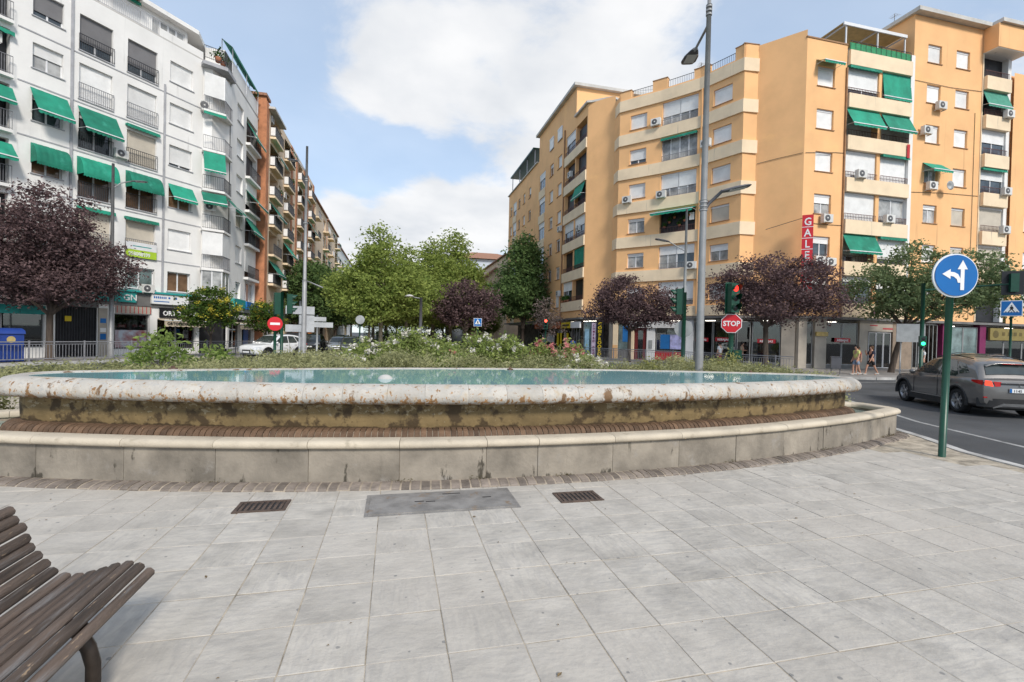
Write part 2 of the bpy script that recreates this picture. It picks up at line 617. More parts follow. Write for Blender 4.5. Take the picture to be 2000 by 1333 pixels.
R_OUT = [(13.2, 260), (13.2, 41.5), (14.4, 37.5), (17.6, 32.2), (19.6, 28.0), (21.4, 23.6), (23.0, 21.6), (25.5, 20.8), (90, 20.8)]
flat('pavement_right', R_LINE + R_OUT[::-1], 0.0, M_PAVE, 0.3)
BLV = [(-2.8, 36.5), (-1.0, 35.2), (6.5, 35.2), (8.2, 36.5), (8.2, 260), (-2.8, 260)]
flat('boulevard_path', BLV, 0.0, mat('boulevard earth', (0.30, 0.25, 0.19), 0.9, 0.15, 0.7, 0.2), 0.3)

def kerb(path, parent, w=0.16, step=1.0, z=0.012, zb=-0.3, limit=400):
    pts = [Vector((p[0], p[1])) for p in path]
    n = 0
    for a, b in zip(pts, pts[1:]):
        ln = (b - a).length
        k = max(1, round(ln / step))
        t = (b - a) / ln
        for i in range(k):
            if n >= limit:
                return
            L_ = ln / k - 0.008
            key = ('kerb', round(L_, 2), w)
            if key not in CACHE:
                CACHE[key] = MB().box(0, L_, -w, 0, zb, z).mesh('kerb_stone')
            p = a + t * (ln / k * i)
            link('kerb_stone', CACHE[key], M_KERB, parent, (p.x, p.y, random.uniform(-0.004, 0.004)), math.atan2(t.y, t.x))
            n += 1
CACHE = {}
kerb_o = struct('plaza_kerb', MB().box(9.05, 9.19, -14, -3, -0.3, 0.01).mesh('plaza_kerb'), M_KERB)
kerb(PLAZA[1:14], kerb_o, step=0.9)
kr = struct('pavement_kerb', MB().box(13.05, 13.19, 200, 260, -0.3, 0.01).mesh('pavement_kerb'), M_KERB)
kerb(R_OUT[1:8] + [(50, 20.8)], kr, step=1.0)
kl = struct('far_kerb', MB().box(-8.59, -8.45, 200, 260, -0.3, 0.01).mesh('far_kerb'), M_KERB)
kerb([wpt(u, 4.16) for u in (4, 22.0)] + [(-9.3, 39.0), (-8.45, 42.5), (-8.45, 60)], kl, step=1.0)

# painted markings
def marking(name, quad):
    struct(name, (lambda g: (g.face([(x, y, -0.116) for x, y in quad]), g)[1])(MB()).mesh(name), M_LINE)
def stripe(a, b, w):
    a, b = Vector(a), Vector(b)
    n = Vector((-(b - a).y, (b - a).x)).normalized() * w / 2
    return [tuple(a - n), tuple(b - n), tuple(b + n), tuple(a + n)]
marking('lane_marking', stripe((13.0, 9.4), (15.4, 13.6), 0.12))
marking('lane_marking', stripe((11.9, 6.2), (13.0, 9.4), 0.12))
marking('lane_marking', stripe((12.1, 0.2), (11.9, 6.2), 0.12))
for k in range(6):
    marking('crossing_stripe', stripe((13.6 + 1.0 * k, 17.6), (14.4 + 1.0 * k, 20.6), 0.45))
marking('give_way_line', stripe((22.0, 19.4), (40, 19.6), 0.15))
marking('lane_marking', stripe((20.0, 15.0), (30, 15.4), 0.1))

# ---------------------------------------------------------------- paving slabs of the plaza
M_SLAB = mat('grey slate paving', (0.44, 0.412, 0.372), 0.75, 0.12, 2.8, 0.35, 22, rnd=0.06, spec=0.35)
def slab_streaks(m):
    N, L = nodes(m)
    b = N['Principled BSDF']
    src = b.inputs['Base Color'].links[0].from_socket
    t = N.new('ShaderNodeTexCoord')
    oi = N.new('ShaderNodeObjectInfo')
    mp = N.new('ShaderNodeMapping')
    cb = N.new('ShaderNodeCombineXYZ')
    ml = N.new('ShaderNodeMath')
    ml.operation = 'MULTIPLY'
    ml.inputs[1].default_value = 50
    L.new(oi.outputs['Random'], ml.inputs[0])
    L.new(ml.outputs[0], cb.inputs[0])
    L.new(ml.outputs[0], cb.inputs[1])
    L.new(cb.outputs[0], mp.inputs['Location'])
    rot = N.new('ShaderNodeCombineXYZ')
    m2 = N.new('ShaderNodeMath')
    m2.operation = 'MULTIPLY'
    m2.inputs[1].default_value = 1.6
    L.new(oi.outputs['Random'], m2.inputs[0])
    L.new(m2.outputs[0], rot.inputs[2])
    L.new(rot.outputs[0], mp.inputs['Rotation'])
    mp.inputs['Scale'].default_value = (14, 3.0, 3)
    L.new(t.outputs['Object'], mp.inputs['Vector'])
    nz = N.new('ShaderNodeTexNoise')
    nz.inputs['Scale'].default_value = 1.6
    nz.inputs['Detail'].default_value = 7
    nz.inputs['Distortion'].default_value = 1.1
    L.new(mp.outputs[0], nz.inputs['Vector'])
    rp = N.new('ShaderNodeValToRGB')
    e = rp.color_ramp.elements
    e[0].position = 0.33
    e[0].color = (0.78, 0.785, 0.80, 1)
    e[1].position = 0.6
    e[1].color = (1.06, 1.05, 1.02, 1)
    L.new(nz.outputs['Fac'], rp.inputs['Fac'])
    mx = N.new('ShaderNodeMixRGB')
    mx.blend_type = 'MULTIPLY'
    mx.inputs[0].default_value = 0.62
    L.new(src, mx.inputs[1])
    L.new(rp.outputs[0], mx.inputs[2])
    L.new(mx.outputs[0], b.inputs['Base Color'])
    bp = N.new('ShaderNodeBump')
    bp.inputs['Strength'].default_value = 0.35
    bp.inputs['Distance'].default_value = 0.006
    L.new(nz.outputs['Fac'], bp.inputs['Height'])
    old = b.inputs['Normal'].links[0].from_socket
    L.new(old, bp.inputs['Normal'])
    L.new(bp.outputs[0], b.inputs['Normal'])
slab_streaks(M_SLAB)
add_layer(M_SLAB, (0.47, 0.42, 0.35), 0.585, 0.16, 0.55, 5.0, coords='Generated')
# dirt that lies across the slabs, and old chewing gum
def slab_world(m):
    N, L = nodes(m)
    b = N['Principled BSDF']
    src = b.inputs['Base Color'].links[0].from_socket
    g = N.new('ShaderNodeNewGeometry')
    nz = N.new('ShaderNodeTexNoise')
    nz.inputs['Scale'].default_value = 0.42
    nz.inputs['Detail'].default_value = 7
    L.new(g.outputs['Position'], nz.inputs['Vector'])
    mr = N.new('ShaderNodeMapRange')
    mr.inputs['From Min'].default_value = 0.42
    mr.inputs['From Max'].default_value = 0.72
    mr.inputs['To Max'].default_value = 0.75
    L.new(nz.outputs['Fac'], mr.inputs['Value'])
    mx = N.new('ShaderNodeMixRGB')
    L.new(mr.outputs[0], mx.inputs[0])
    L.new(src, mx.inputs[1])
    mx.inputs[2].default_value = (0.46, 0.42, 0.37, 1)
    vo = N.new('ShaderNodeTexVoronoi')
    vo.voronoi_dimensions = '2D'
    vo.inputs['Scale'].default_value = 3.3
    L.new(g.outputs['Position'], vo.inputs['Vector'])
    n3 = N.new('ShaderNodeTexNoise')
    n3.inputs['Scale'].default_value = 40
    L.new(g.outputs['Position'], n3.inputs['Vector'])
    ad = N.new('ShaderNodeMath')
    ad.operation = 'MULTIPLY_ADD'
    ad.inputs[1].default_value = 0.05
    L.new(n3.outputs['Fac'], ad.inputs[0])
    L.new(vo.outputs['Distance'], ad.inputs[2])
    vc = N.new('ShaderNodeSeparateColor')
    L.new(vo.outputs['Color'], vc.inputs[0])
    sz = N.new('ShaderNodeMath')
    sz.operation = 'MULTIPLY_ADD'
    sz.inputs[1].default_value = 0.055
    L.new(vc.outputs[0], sz.inputs[0])
    L.new(ad.outputs[0], sz.inputs[2])
    m3 = N.new('ShaderNodeMapRange')
    m3.inputs['From Min'].default_value = 0.064
    m3.inputs['From Max'].default_value = 0.080
    m3.inputs['To Min'].default_value = 0.7
    m3.inputs['To Max'].default_value = 0.0
    L.new(sz.outputs[0], m3.inputs['Value'])
    my = N.new('ShaderNodeMixRGB')
    L.new(m3.outputs[0], my.inputs[0])
    L.new(mx.outputs[0], my.inputs[1])
    my.inputs[2].default_value = (0.16, 0.16, 0.16, 1)
    L.new(my.outputs[0], b.inputs['Base Color'])
slab_world(M_SLAB)

def bevel_slab(w, d, t, b, jit):
    mb = MB()
    rnd = random.Random(jit)
    def ring(off, z):
        return [(x + rnd.uniform(-.0015, .0015), y + rnd.uniform(-.0015, .0015), z) for x, y in ((-w / 2 + off, -d / 2 + off), (w / 2 - off, -d / 2 + off), (w / 2 - off, d / 2 - off), (-w / 2 + off, d / 2 - off))]
    mb.grid([ring(0, -t), ring(0, -b), ring(b, 0)], closed_v=True, smooth=False)
    mb.f.append((8, 9, 10, 11))
    mb.sm.append(False)
    return mb
TS = 0.4575
plaza = struct('plaza_paving', MB().box(-29.9, 8.8, -13.9, -8, -0.06, -0.004).mesh('plaza_paving'), M_SLAB)
slab_meshes = [bevel_slab(TS - g_, TS - g_, 0.04, 0.003, k).mesh('slab') for k, g_ in enumerate((0.007, 0.005, 0.008, 0.006, 0.010))]
def fr_front(x):
    return 5.9 + (x - 1.8) ** 2 / 38.0
slabs = []
for i in range(-40, 24):
    for j in range(-22, 20):
        cx, cy = -0.12 + TS * (i + 0.5), 2.76 + TS * (j + 0.5)
        lim = 9.1 if cy < 5.2 else 9.1 - (cy - 5.2) * 0.4
        if cx + TS / 2 > lim or cy < -7.7 or cx < -17:
            continue
        if -6.6 < cx < 10 and cy - TS / 2 > fr_front(cx) + 0.05:
            continue
        if cy > 8.6 or (cx < -8 and cy > 2.5 + (cx + 17) * 0.3):
            continue
        d = Vector((cx, cy, 0)) - CAM
        k = d.dot(_F)
        inv = k > 0.5 and abs(d.dot(_r) / k) < 1.12 and d.dot(_u) / k > -0.78
        slabs.append((not inv, d.length, cx, cy))
slabs.sort()
rest = MB()
for n, (hid, dist, cx, cy) in enumerate(slabs):
    z = random.uniform(-0.002, 0.002)
    if n < 300 and not hid:
        o = link('slab', random.choice(slab_meshes), M_SLAB, plaza, (cx, cy, z), random.choice((0, 1, 2, 3)) * PI / 2)
        o.rotation_euler[0] = random.uniform(-0.003, 0.003)
        o.rotation_euler[1] = random.uniform(-0.003, 0.003)
    else:
        h = TS / 2 - 0.004
        rest.box(cx - h, cx + h, cy - h, cy + h, -0.04, z)
o = link('slab_field', rest.mesh('slab_field'), M_SLAB, plaza)
o['kind'] = 'stuff'
# smoothed concrete between slabs and kerb
ap = MB()
ap.face([(9.0, -8, -0.008), (9.2, -8, -0.008), (9.22, 2, -0.008), (9.38, 5.2, -0.008), (9.6, 6.2, -0.008), (10.2, 7.35, -0.008), (10.1, 7.6, -0.008), (8.2, 6.6, -0.008), (8.5, 5.3, -0.008), (8.7, 2, -0.008)])
struct('concrete_apron', ap.mesh('concrete_apron'), M_APRON)
ap = MB()
ap.face([(10.1, 7.5, -0.006), (10.25, 7.5, -0.006), (10.8, 8.7, -0.006), (11.0, 10, -0.006), (11.0, 14, -0.006), (10.2, 16.6, -0.006), (8, 18.1, -0.006), (-5.5, 18.1, -0.006), (-8.5, 16.8, -0.006), (-9.5, 13.5, -0.006), (-10.4, 9.5, -0.006), (-6.6, 8.5, -0.006), (-5.5, 9.6, -0.006), (1.8, 10.6, -0.006), (9.2, 9.6, -0.006)])
struct('garden_bed', ap.mesh('garden_bed'), M_SOIL)

# ================================================================ the fountain
FX, FY = 1.82, 8.12
class Curve:
    """closed outline: bowed long sides, short ends, rounded corners; at(s) gives point and outward normal"""
    def __init__(s, A, B, Rb, cr, ox=0.0):
        s.ox = ox
        q = []
        Ac, Bc = A - cr, B - cr
        n = 60
        for i in range(n + 1):
            x = Ac * i / n
            y = -Bc + x * x / (2 * Rb)
            nv = Vector((x / Rb, -1)).normalized()
            q.append((Vector((x, y)), nv))
        a0 = math.atan2(q[-1][1].y, q[-1][1].x)
        pe = q[-1][0]
        for i in range(1, 13):
            a = a0 * (1 - i / 12)
            q.append((pe, Vector((math.cos(a), math.sin(a)))))
        if pe.y < -0.01:
            q.append((Vector((Ac, 0)), Vector((1, 0))))
        pts = [(p + nv * cr, nv) for p, nv in q]
        rb = [(Vector((p.x, -p.y)), Vector((nv.x, -nv.y))) for p, nv in reversed(pts[:-1])]
        half = pts + rb
        lf = [(Vector((-p.x, p.y)), Vector((-nv.x, nv.y))) for p, nv in reversed(half[1:-1])]
        s.p = half + lf
        s.p.append(s.p[0])
        s.s = [0.0]
        for a, b in zip(s.p, s.p[1:]):
            s.s.append(s.s[-1] + (b[0] - a[0]).length)
        s.L = s.s[-1]
    def at(s, t):
        t %= s.L
        i = int(np.searchsorted(s.s, t, side='right')) - 1
        i = min(i, len(s.p) - 2)
        k = (t - s.s[i]) / max(1e-9, s.s[i + 1] - s.s[i])
        p = s.p[i][0].lerp(s.p[i + 1][0], k)
        nv = s.p[i][1].lerp(s.p[i + 1][1], k).normalized()
        return p, nv
    def pt(s, t, d, z):
        p, nv = s.at(t)
        return (FX + s.ox + p.x + nv.x * d, FY + p.y + nv.y * d, z)
    def piece(s, s0, s1, prof, n, mb=None, smooth=True, jit=0.0):
        mb = mb or MB()
        rows = []
        for i in range(n + 1):
            t = s0 + (s1 - s0) * i / n
            rows.append([s.pt(t, d + jit, z) for d, z in prof])
        b = len(mb.v)
        mb.grid(rows, closed_v=True, smooth=smooth)
        m = len(prof)
        mb.f.append(tuple(b + m - 1 - k for k in range(m)))
        mb.f.append(tuple(b + n * m + k for k in range(m)))
        mb.sm += [False, False]
        return mb

def auto_smooth(me, ang=40):
    try:
        me.set_sharp_from_angle(angle=R(ang))
    except Exception:
        pass

M_WALLS = mat('grey stone slab', (0.275, 0.24, 0.195), 0.82, 0.24, 1.6, 0.3, 25, rnd=0.12)
add_layer(M_WALLS, (0.13, 0.115, 0.09), 0.60, 0.14, 3.0, 2.0, (1, 1, 0.22), zgrad=(0.35, 0.45, -0.0))
add_layer(M_WALLS, (0.29, 0.265, 0.235), 0.56, 0.16, 3.2, 7.0)
add_layer(M_WALLS, (0.07, 0.06, 0.045), 0.62, 0.07, 6.0, 9.0, (1, 1, 0.35), zgrad=(0.0, 0.12, 0.10))
M_COPE = mat('cream stone coping', (0.52, 0.45, 0.35), 0.7, 0.10, 2.0, 0.25, 30, rnd=0.07)
add_layer(M_COPE, (0.35, 0.30, 0.225), 0.58, 0.16, 5, 1.0)
add_layer(M_COPE, (0.16, 0.13, 0.10), 0.70, 0.06, 12, 3.0)
M_RIM = mat('flaking white rim paint', (0.455, 0.425, 0.38), 0.7, 0.10, 3.0, 0.5, 30, rnd=0.08)
add_layer(M_RIM, (0.43, 0.36, 0.27), 0.54, 0.12, 4.5, 4.0, (1, 1, 0.7))
add_layer(M_RIM, (0.40, 0.385, 0.36), 0.55, 0.08, 11, 14.0)
add_layer(M_RIM, (0.24, 0.135, 0.06), 0.615, 0.03, 11, 1.0, (1, 1, 0.55), zgrad=(0.90, 1.03, 0.13), detail=12)
add_layer(M_RIM, (0.34, 0.19, 0.085), 0.63, 0.03, 24, 6.0, (0.9, 0.9, 0.8), zgrad=(0.92, 1.12, 0.09), detail=12)
add_layer(M_RIM, (0.22, 0.16, 0.11), 0.655, 0.02, 34, 8.0, detail=12)
add_layer(M_RIM, (0.17, 0.10, 0.05), 0.60, 0.05, 3.2, 21.0, (1, 1, 0.3), zgrad=(0.90, 0.96, 0.09), detail=12)
M_BOWL = mat('olive stained bowl wall', (0.24, 0.17, 0.078), 0.75, 0.18, 2.5, 0.3, 25)
add_layer(M_BOWL, (0.165, 0.115, 0.053), 0.52, 0.16, 2.2, 12.0, (1, 1, 0.35), zgrad=(0.95, 0.74, 0.10), detail=10)
add_layer(M_BOWL, (0.33, 0.27, 0.17), 0.555, 0.02, 13, 3.0, (1, 1, 1.6), detail=12, zgrad=(0.70, 0.80, -0.10))
add_layer(M_BOWL, (0.115, 0.072, 0.03), 0.59, 0.02, 16, 5.0, (1, 1, 1.3), zgrad=(0.72, 0.82, -0.05), detail=12)
add_layer(M_BOWL, (0.12, 0.085, 0.045), 0.62, 0.08, 5, 16.0, (1, 1, 0.12))
add_layer(M_BOWL, (0.075, 0.05, 0.025), 0.50, 0.1, 4, 19.0, zgrad=(0.56, 0.60, 0.16))
M_BRK = mat('brown fountain brick', (0.145, 0.088, 0.053), 0.75, 0.22, 6, 0.5, 45, rnd=0.22)
M_BRK2 = mat('worn clay edging brick', (0.21, 0.175, 0.148), 0.85, 0.22, 6, 0.5, 45, rnd=0.28)
add_layer(M_BRK2, (0.36, 0.15, 0.09), 0.62, 0.1, 1.3, 2.0, coords='Generated')
M_MORT = mat('pale mortar', (0.34, 0.285, 0.225), 0.95, 0.2, 6, 0.4, 50)

fnt = thing('fountain', 'long oval stone fountain with flaking white rim and olive stained bowl', 'fountain', (0, 0, 0))
OUT = Curve(8.28, 2.22, 19.0, 0.42)
RIMC = Curve(7.2, 1.86, 19.0, 0.72, 0.17)

def ring_pieces(cv, name, m, prof, step, n, gap, lo=None, hi=None, jit=0.0, smooth=True, var=0.0):
    lo = 0 if lo is None else lo
    hi = cv.L if hi is None else hi
    s0 = lo
    out = []
    while s0 < hi - step * 0.3:
        st = step * random.uniform(1 - var, 1 + var)
        s1 = min(s0 + st, hi)
        if hi - s1 < step * 0.4:
            s1 = hi
        me = cv.piece(s0 + gap / 2, s1 - gap / 2, prof, n, smooth=smooth, jit=random.uniform(-jit, jit)).mesh(name)
        auto_smooth(me, 70 if smooth else 35)
        out.append(link(name, me, m, fnt, (0, 0, random.uniform(-jit, jit) * 0.6)))
        s0 = s1
    return out
# core of the low wall and the bowl plinth (mortar and concrete behind the stones)
me = OUT.piece(0, OUT.L - 0.001, [(-0.012, -0.02), (-0.012, 0.45), (-0.20, 0.45), (-0.20, -0.02)], 200).mesh('low_wall_core')
auto_smooth(me)
link('low_wall_core', me, M_MORT, fnt)
ring_pieces(OUT, 'wall_slab', M_WALLS, [(0.0, -0.02), (0.0, 0.448), (-0.10, 0.448), (-0.10, -0.02)], 1.06, 8, 0.007, jit=0.004, smooth=False)
cp = [(-0.22, 0.445), (0.02, 0.445), (0.045, 0.450), (0.062, 0.465), (0.067, 0.490), (0.060, 0.515), (0.035, 0.535), (0.0, 0.542), (-0.17, 0.542), (-0.21, 0.535), (-0.228, 0.51), (-0.228, 0.46)]
ring_pieces(OUT, 'coping_stone', M_COPE, cp, 1.06, 10, 0.006, jit=0.003)
# brick edging at the foot of the wall
me = OUT.piece(0, OUT.L - 0.001, [(0.216, -0.03), (0.206, 0.010), (0.15, 0.034), (0.10, 0.041), (0.0, 0.045), (-0.02, 0.045), (-0.02, -0.03)], 220).mesh('edging_bed')
link('edging_bed', me, M_MORT, fnt)
bp_ = [(0.205, -0.02), (0.212, 0.008), (0.195, 0.026), (0.15, 0.040), (0.10, 0.047), (0.02, 0.050), (0.004, 0.046), (0.004, -0.02)]
FR = 9.2
nb = 0
s_ = -FR
while s_ < FR - 0.05:
    w_ = random.uniform(0.104, 0.126)
    me = OUT.piece(s_ + 0.011, s_ + w_ - 0.011, bp_, 1, smooth=False, jit=random.uniform(-0.006, 0.006)).mesh('edging_brick')
    link('edging_brick', me, M_BRK2, fnt, (0, 0, random.uniform(-0.005, 0.004)))
    s_ += w_
# plinth under the bowl: rounded course of bricks set on edge
me = RIMC.piece(0, RIMC.L - 0.001, [(-0.082, 0.0), (-0.082, 0.40), (-0.115, 0.505), (-0.16, 0.54), (-0.5, 0.55), (-0.5, 0.0)], 220).mesh('plinth_core')
auto_smooth(me)
link('plinth_core', me, M_MORT, fnt)
bs = [(-0.12, 0.22), (-0.075, 0.26), (-0.07, 0.40), (-0.078, 0.46), (-0.10, 0.512), (-0.135, 0.545), (-0.18, 0.562), (-0.31, 0.57), (-0.31, 0.45)]
s_ = -9.0
while s_ < 9.0 - 0.03:
    w_ = random.uniform(0.072, 0.086)
    me = RIMC.piece(s_ + 0.006, s_ + w_ - 0.006, bs, 1, smooth=False, jit=random.uniform(-0.004, 0.004)).mesh('plinth_brick')
    link('plinth_brick', me, M_BRK, fnt)
    s_ += w_
# bowl wall and rim
me = RIMC.piece(0, RIMC.L - 0.001, [(-0.33, 0.535), (-0.285, 0.55), (-0.265, 0.61), (-0.258, 0.78), (-0.262, 0.93), (-0.40, 0.93), (-0.40, 0.535)], 240).mesh('bowl_wall')
auto_smooth(me, 50)
link('bowl_wall', me, M_BOWL, fnt)
rp_ = [(-0.34, 0.905), (-0.24, 0.900), (-0.10, 0.905), (-0.045, 0.92), (-0.012, 0.955), (0.0, 1.00), (-0.01, 1.05), (-0.045, 1.10), (-0.10, 1.14), (-0.17, 1.158), (-0.25, 1.16), (-0.32, 1.15), (-0.355, 1.125), (-0.365, 1.08), (-0.365, 0.95)]
ring_pieces(RIMC, 'rim_stone', M_RIM, rp_, 0.58, 6, 0.003, jit=0.0025, var=0.18)
me = RIMC.piece(0, RIMC.L - 0.001, [(-0.03, 0.95), (-0.03, 1.04), (-0.11, 1.115), (-0.30, 1.13), (-0.35, 1.1), (-0.35, 0.92), (-0.1, 0.915)], 200).mesh('rim_core')
link('rim_core', me, M_MORT, fnt)
fl = MB()
fl.face([RIMC.pt(RIMC.L * k / 160, -0.37, 0.96) for k in range(160)])
link('bowl_floor', fl.mesh('bowl_floor'), mat('pool floor paint', (0.20, 0.42, 0.44), 0.7, 0.15, 2), fnt)
fl = MB()
fl.face([OUT.pt(OUT.L * k / 160, -0.30, 0.10) for k in range(160)])
link('basin_floor', fl.mesh('basin_floor'), mat('lower basin floor', (0.36, 0.40, 0.36), 0.8, 0.2, 2), fnt)
for x, y, r_ in ((-3.6, 9.2, 0.055), (2.3, 9.5, 0.05), (7.6, 9.0, 0.055)):
    nz_ = MB().lathe([(0.0, 0.96), (r_, 0.96), (r_, 1.13), (r_ * 1.25, 1.135), (r_ * 1.25, 1.165), (r_ * 0.6, 1.17), (r_ * 0.5, 1.2), (0, 1.2)], 14, c=(x, y, 0))
    link('nozzle', nz_.mesh('nozzle'), mat('rusty nozzle', (0.12, 0.07, 0.045), 0.7, 0.3, 20), fnt)
dm = MB().lathe([(0.115, 1.0), (0.115, 1.135), (0.10, 1.165), (0.07, 1.19), (0.035, 1.203), (0.0, 1.206)], 20, c=(-0.12, 7.55, 0))
link('lamp_dome', dm.mesh('lamp_dome'), M_ROOFW, fnt)

def water_mat(name, deep, bumpy):
    m = bpy.data.materials.new(name)
    m.use_nodes = True
    N, L = nodes(m)
    b = N['Principled BSDF']
    b.inputs['Base Color'].default_value = (*deep, 1)
    b.inputs['Roughness'].default_value = 0.03
    b.inputs['IOR'].default_value = 1.33
    t = N.new('ShaderNodeTexCoord')
    nz = N.new('ShaderNodeTexNoise')
    nz.inputs['Scale'].default_value = 7
    nz.inputs['Detail'].default_value = 3
    L.new(t.outputs['Object'], nz.inputs['Vector'])
    bp = N.new('ShaderNodeBump')
    bp.inputs['Strength'].default_value = bumpy
    bp.inputs['Distance'].default_value = 0.01
    L.new(nz.outputs['Fac'], bp.inputs['Height'])
    L.new(bp.outputs[0], b.inputs['Normal'])
    return m
wa = MB()
wa.face([RIMC.pt(RIMC.L * k / 200, -0.345, 1.143) for k in range(200)])
struct('fountain_water', wa.mesh('fountain_water'), water_mat('pool water', (0.22, 0.41, 0.42), 0.05))
wa = MB()
for k in range(200):
    j = (k + 1) % 200
    wa.face([OUT.pt(OUT.L * k / 200, -0.195, 0.40), OUT.pt(OUT.L * j / 200, -0.195, 0.40), RIMC.pt(RIMC.L * j / 200, -0.11, 0.40), RIMC.pt(RIMC.L * k / 200, -0.11, 0.40)])
struct('basin_water', wa.mesh('basin_water', fix=True), water_mat('basin water', (0.24, 0.29, 0.25), 0.05))

# ---------------------------------------------------------------- drain grates, cover plate
M_RUST = mat('rusty iron grate', (0.10, 0.07, 0.055), 0.8, 0.3, 14, 0.4, 60)
M_PLATE = mat('steel cover plate', (0.30, 0.285, 0.27), 0.6, 0.2, 4, metal=0.4)
add_layer(M_PLATE, (0.26, 0.19, 0.13), 0.56, 0.12, 5, 2)
def plate_bump(m):
    N, L = nodes(m)
    b = N['Principled BSDF']
    t = N.new('ShaderNodeTexCoord')
    ck = N.new('ShaderNodeTexVoronoi')
    ck.inputs['Scale'].default_value = 45
    ck.inputs['Randomness'].default_value = 0.0
    L.new(t.outputs['Object'], ck.inputs['Vector'])
    bp = N.new('ShaderNodeBump')
    bp.inputs['Strength'].default_value = 0.5
    bp.inputs['Distance'].default_value = 0.004
    bp.invert = True
    L.new(ck.outputs['Distance'], bp.inputs['Height'])
    L.new(bp.outputs[0], b.inputs['Normal'])
plate_bump(M_PLATE)
def grate(label, x0, x1, y0, y1, nbar):
    t = thing('drain_grate', label, 'drain', (0, 0, 0), 0, 'drain grates at the fountain foot')
    h = 0.012
    mb = MB()
    mb.box(x0, x1, y0, y0 + 0.035, -0.03, h).box(x0, x1, y1 - 0.035, y1, -0.03, h).box(x0, x0 + 0.035, y0 + 0.035, y1 - 0.035, -0.03, h - 0.002).box(x1 - 0.035, x1, y0 + 0.035, y1 - 0.035, -0.03, h - 0.002)
    link('frame', mb.mesh('frame'), M_RUST, t)
    link('pit', MB().box(x0 + 0.03, x1 - 0.03, y0 + 0.03, y1 - 0.03, -0.032, 0.003).mesh('pit'), M_DARK, t)
    st = (x1 - x0 - 0.07) / nbar
    bar = MB().box(-st * 0.26, st * 0.26, y0 + 0.03, y1 - 0.03, -0.02, h - 0.003).mesh('bar')
    for k in range(nbar):
        link('bar', bar, M_RUST, t, (x0 + 0.035 + st * (k + 0.5), 0, 0))
grate('rusty drain grate beside the brick edging, nearer the bench', -1.55, -1.05, 5.30, 5.62, 8)
grate('rusty drain grate beside the brick edging, on the car side of the cover plate', 1.84, 2.35, 5.02, 5.35, 8)
t = thing('cover_plate', 'worn steel chequer plate cover let into the paving before the fountain', 'cover plate')
link('plate', MB().box(-0.22, 1.32, 5.0, 5.6, -0.03, 0.016).mesh('plate'), M_PLATE, t)
link('rim_frame', MB().box(-0.26, 1.36, 4.97, 5.63, -0.03, 0.006).mesh('rim_frame'), M_PLATE, t)
for x, y in ((0.42, 5.28), (0.62, 5.5), (0.72, 5.5), (1.05, 5.32), (0.3, 5.3)):
    link('lifting_slot', MB().box(x - 0.05, x + 0.05, y - 0.012, y + 0.012, 0.0, 0.0175).mesh('lifting_slot'), M_DARK, t)
# ================================================================ facade kit
class Fac:
    """a facade plane: u runs to the viewer's right, y runs into the building, z up"""
    def __init__(s, P, d):
        l = math.hypot(*d)
        s.P, s.d = P, (d[0] / l, d[1] / l)
        s.rz = math.atan2(d[1], d[0])
    def w(s, u, y=0.0, z=0.0):
        return Vector((s.P[0] + s.d[0] * u - s.d[1] * y, s.P[1] + s.d[1] * u + s.d[0] * y, z))

def put(b, name, me, m, F, u=0.0, y=0.0, z=0.0):
    return link(name, me, m, b, F.w(u, y, z) - b.location, F.rz)

def cached(key, fn, name):
    if key not in CACHE:
        CACHE[key] = fn().mesh(name)
    return CACHE[key]

def wall(b, F, u0, u1, z0, z1, holes, m, depth=0.22, name='wall', top=None):
    """wall sheet with real openings and their reveals; top: (z at u0, z at u1) for a sloping top edge"""
    us = sorted({u0, u1, *[h[0] for h in holes], *[h[1] for h in holes]})
    zs = sorted({z0, z1, *[h[2] for h in holes], *[h[3] for h in holes]})
    us = [u for u in us if u0 - 1e-6 <= u <= u1 + 1e-6]
    zs = [z for z in zs if z0 - 1e-6 <= z <= z1 + 1e-6]
    mb = MB()
    for a, c in zip(us, us[1:]):
        for e, g in zip(zs, zs[1:]):
            um, zm = (a + c) / 2, (e + g) / 2
            if any(h[0] < um < h[1] and h[2] < zm < h[3] for h in holes):
                continue
            mb.face([(a, 0, e), (c, 0, e), (c, 0, g), (a, 0, g)])
    for h in holes:
        a, c, e, g = h[:4]
        dp = h[4] if len(h) > 4 else depth
        mb.face([(a, 0, e), (a, 0, g), (a, dp, g), (a, dp, e)])
        mb.face([(c, 0, g), (c, 0, e), (c, dp, e), (c, dp, g)])
        mb.face([(a, 0, g), (c, 0, g), (c, dp, g), (a, dp, g)])
        mb.face([(c, 0, e), (a, 0, e), (a, dp, e), (c, dp, e)])
    return put(b, name, mb.mesh(name), m, F)

def slab(b, F, name, u0, u1, y0, y1, z0, z1, m):
    return put(b, name, MB().box(u0, u1, y0, y1, z0, z1).mesh(name), m, F)

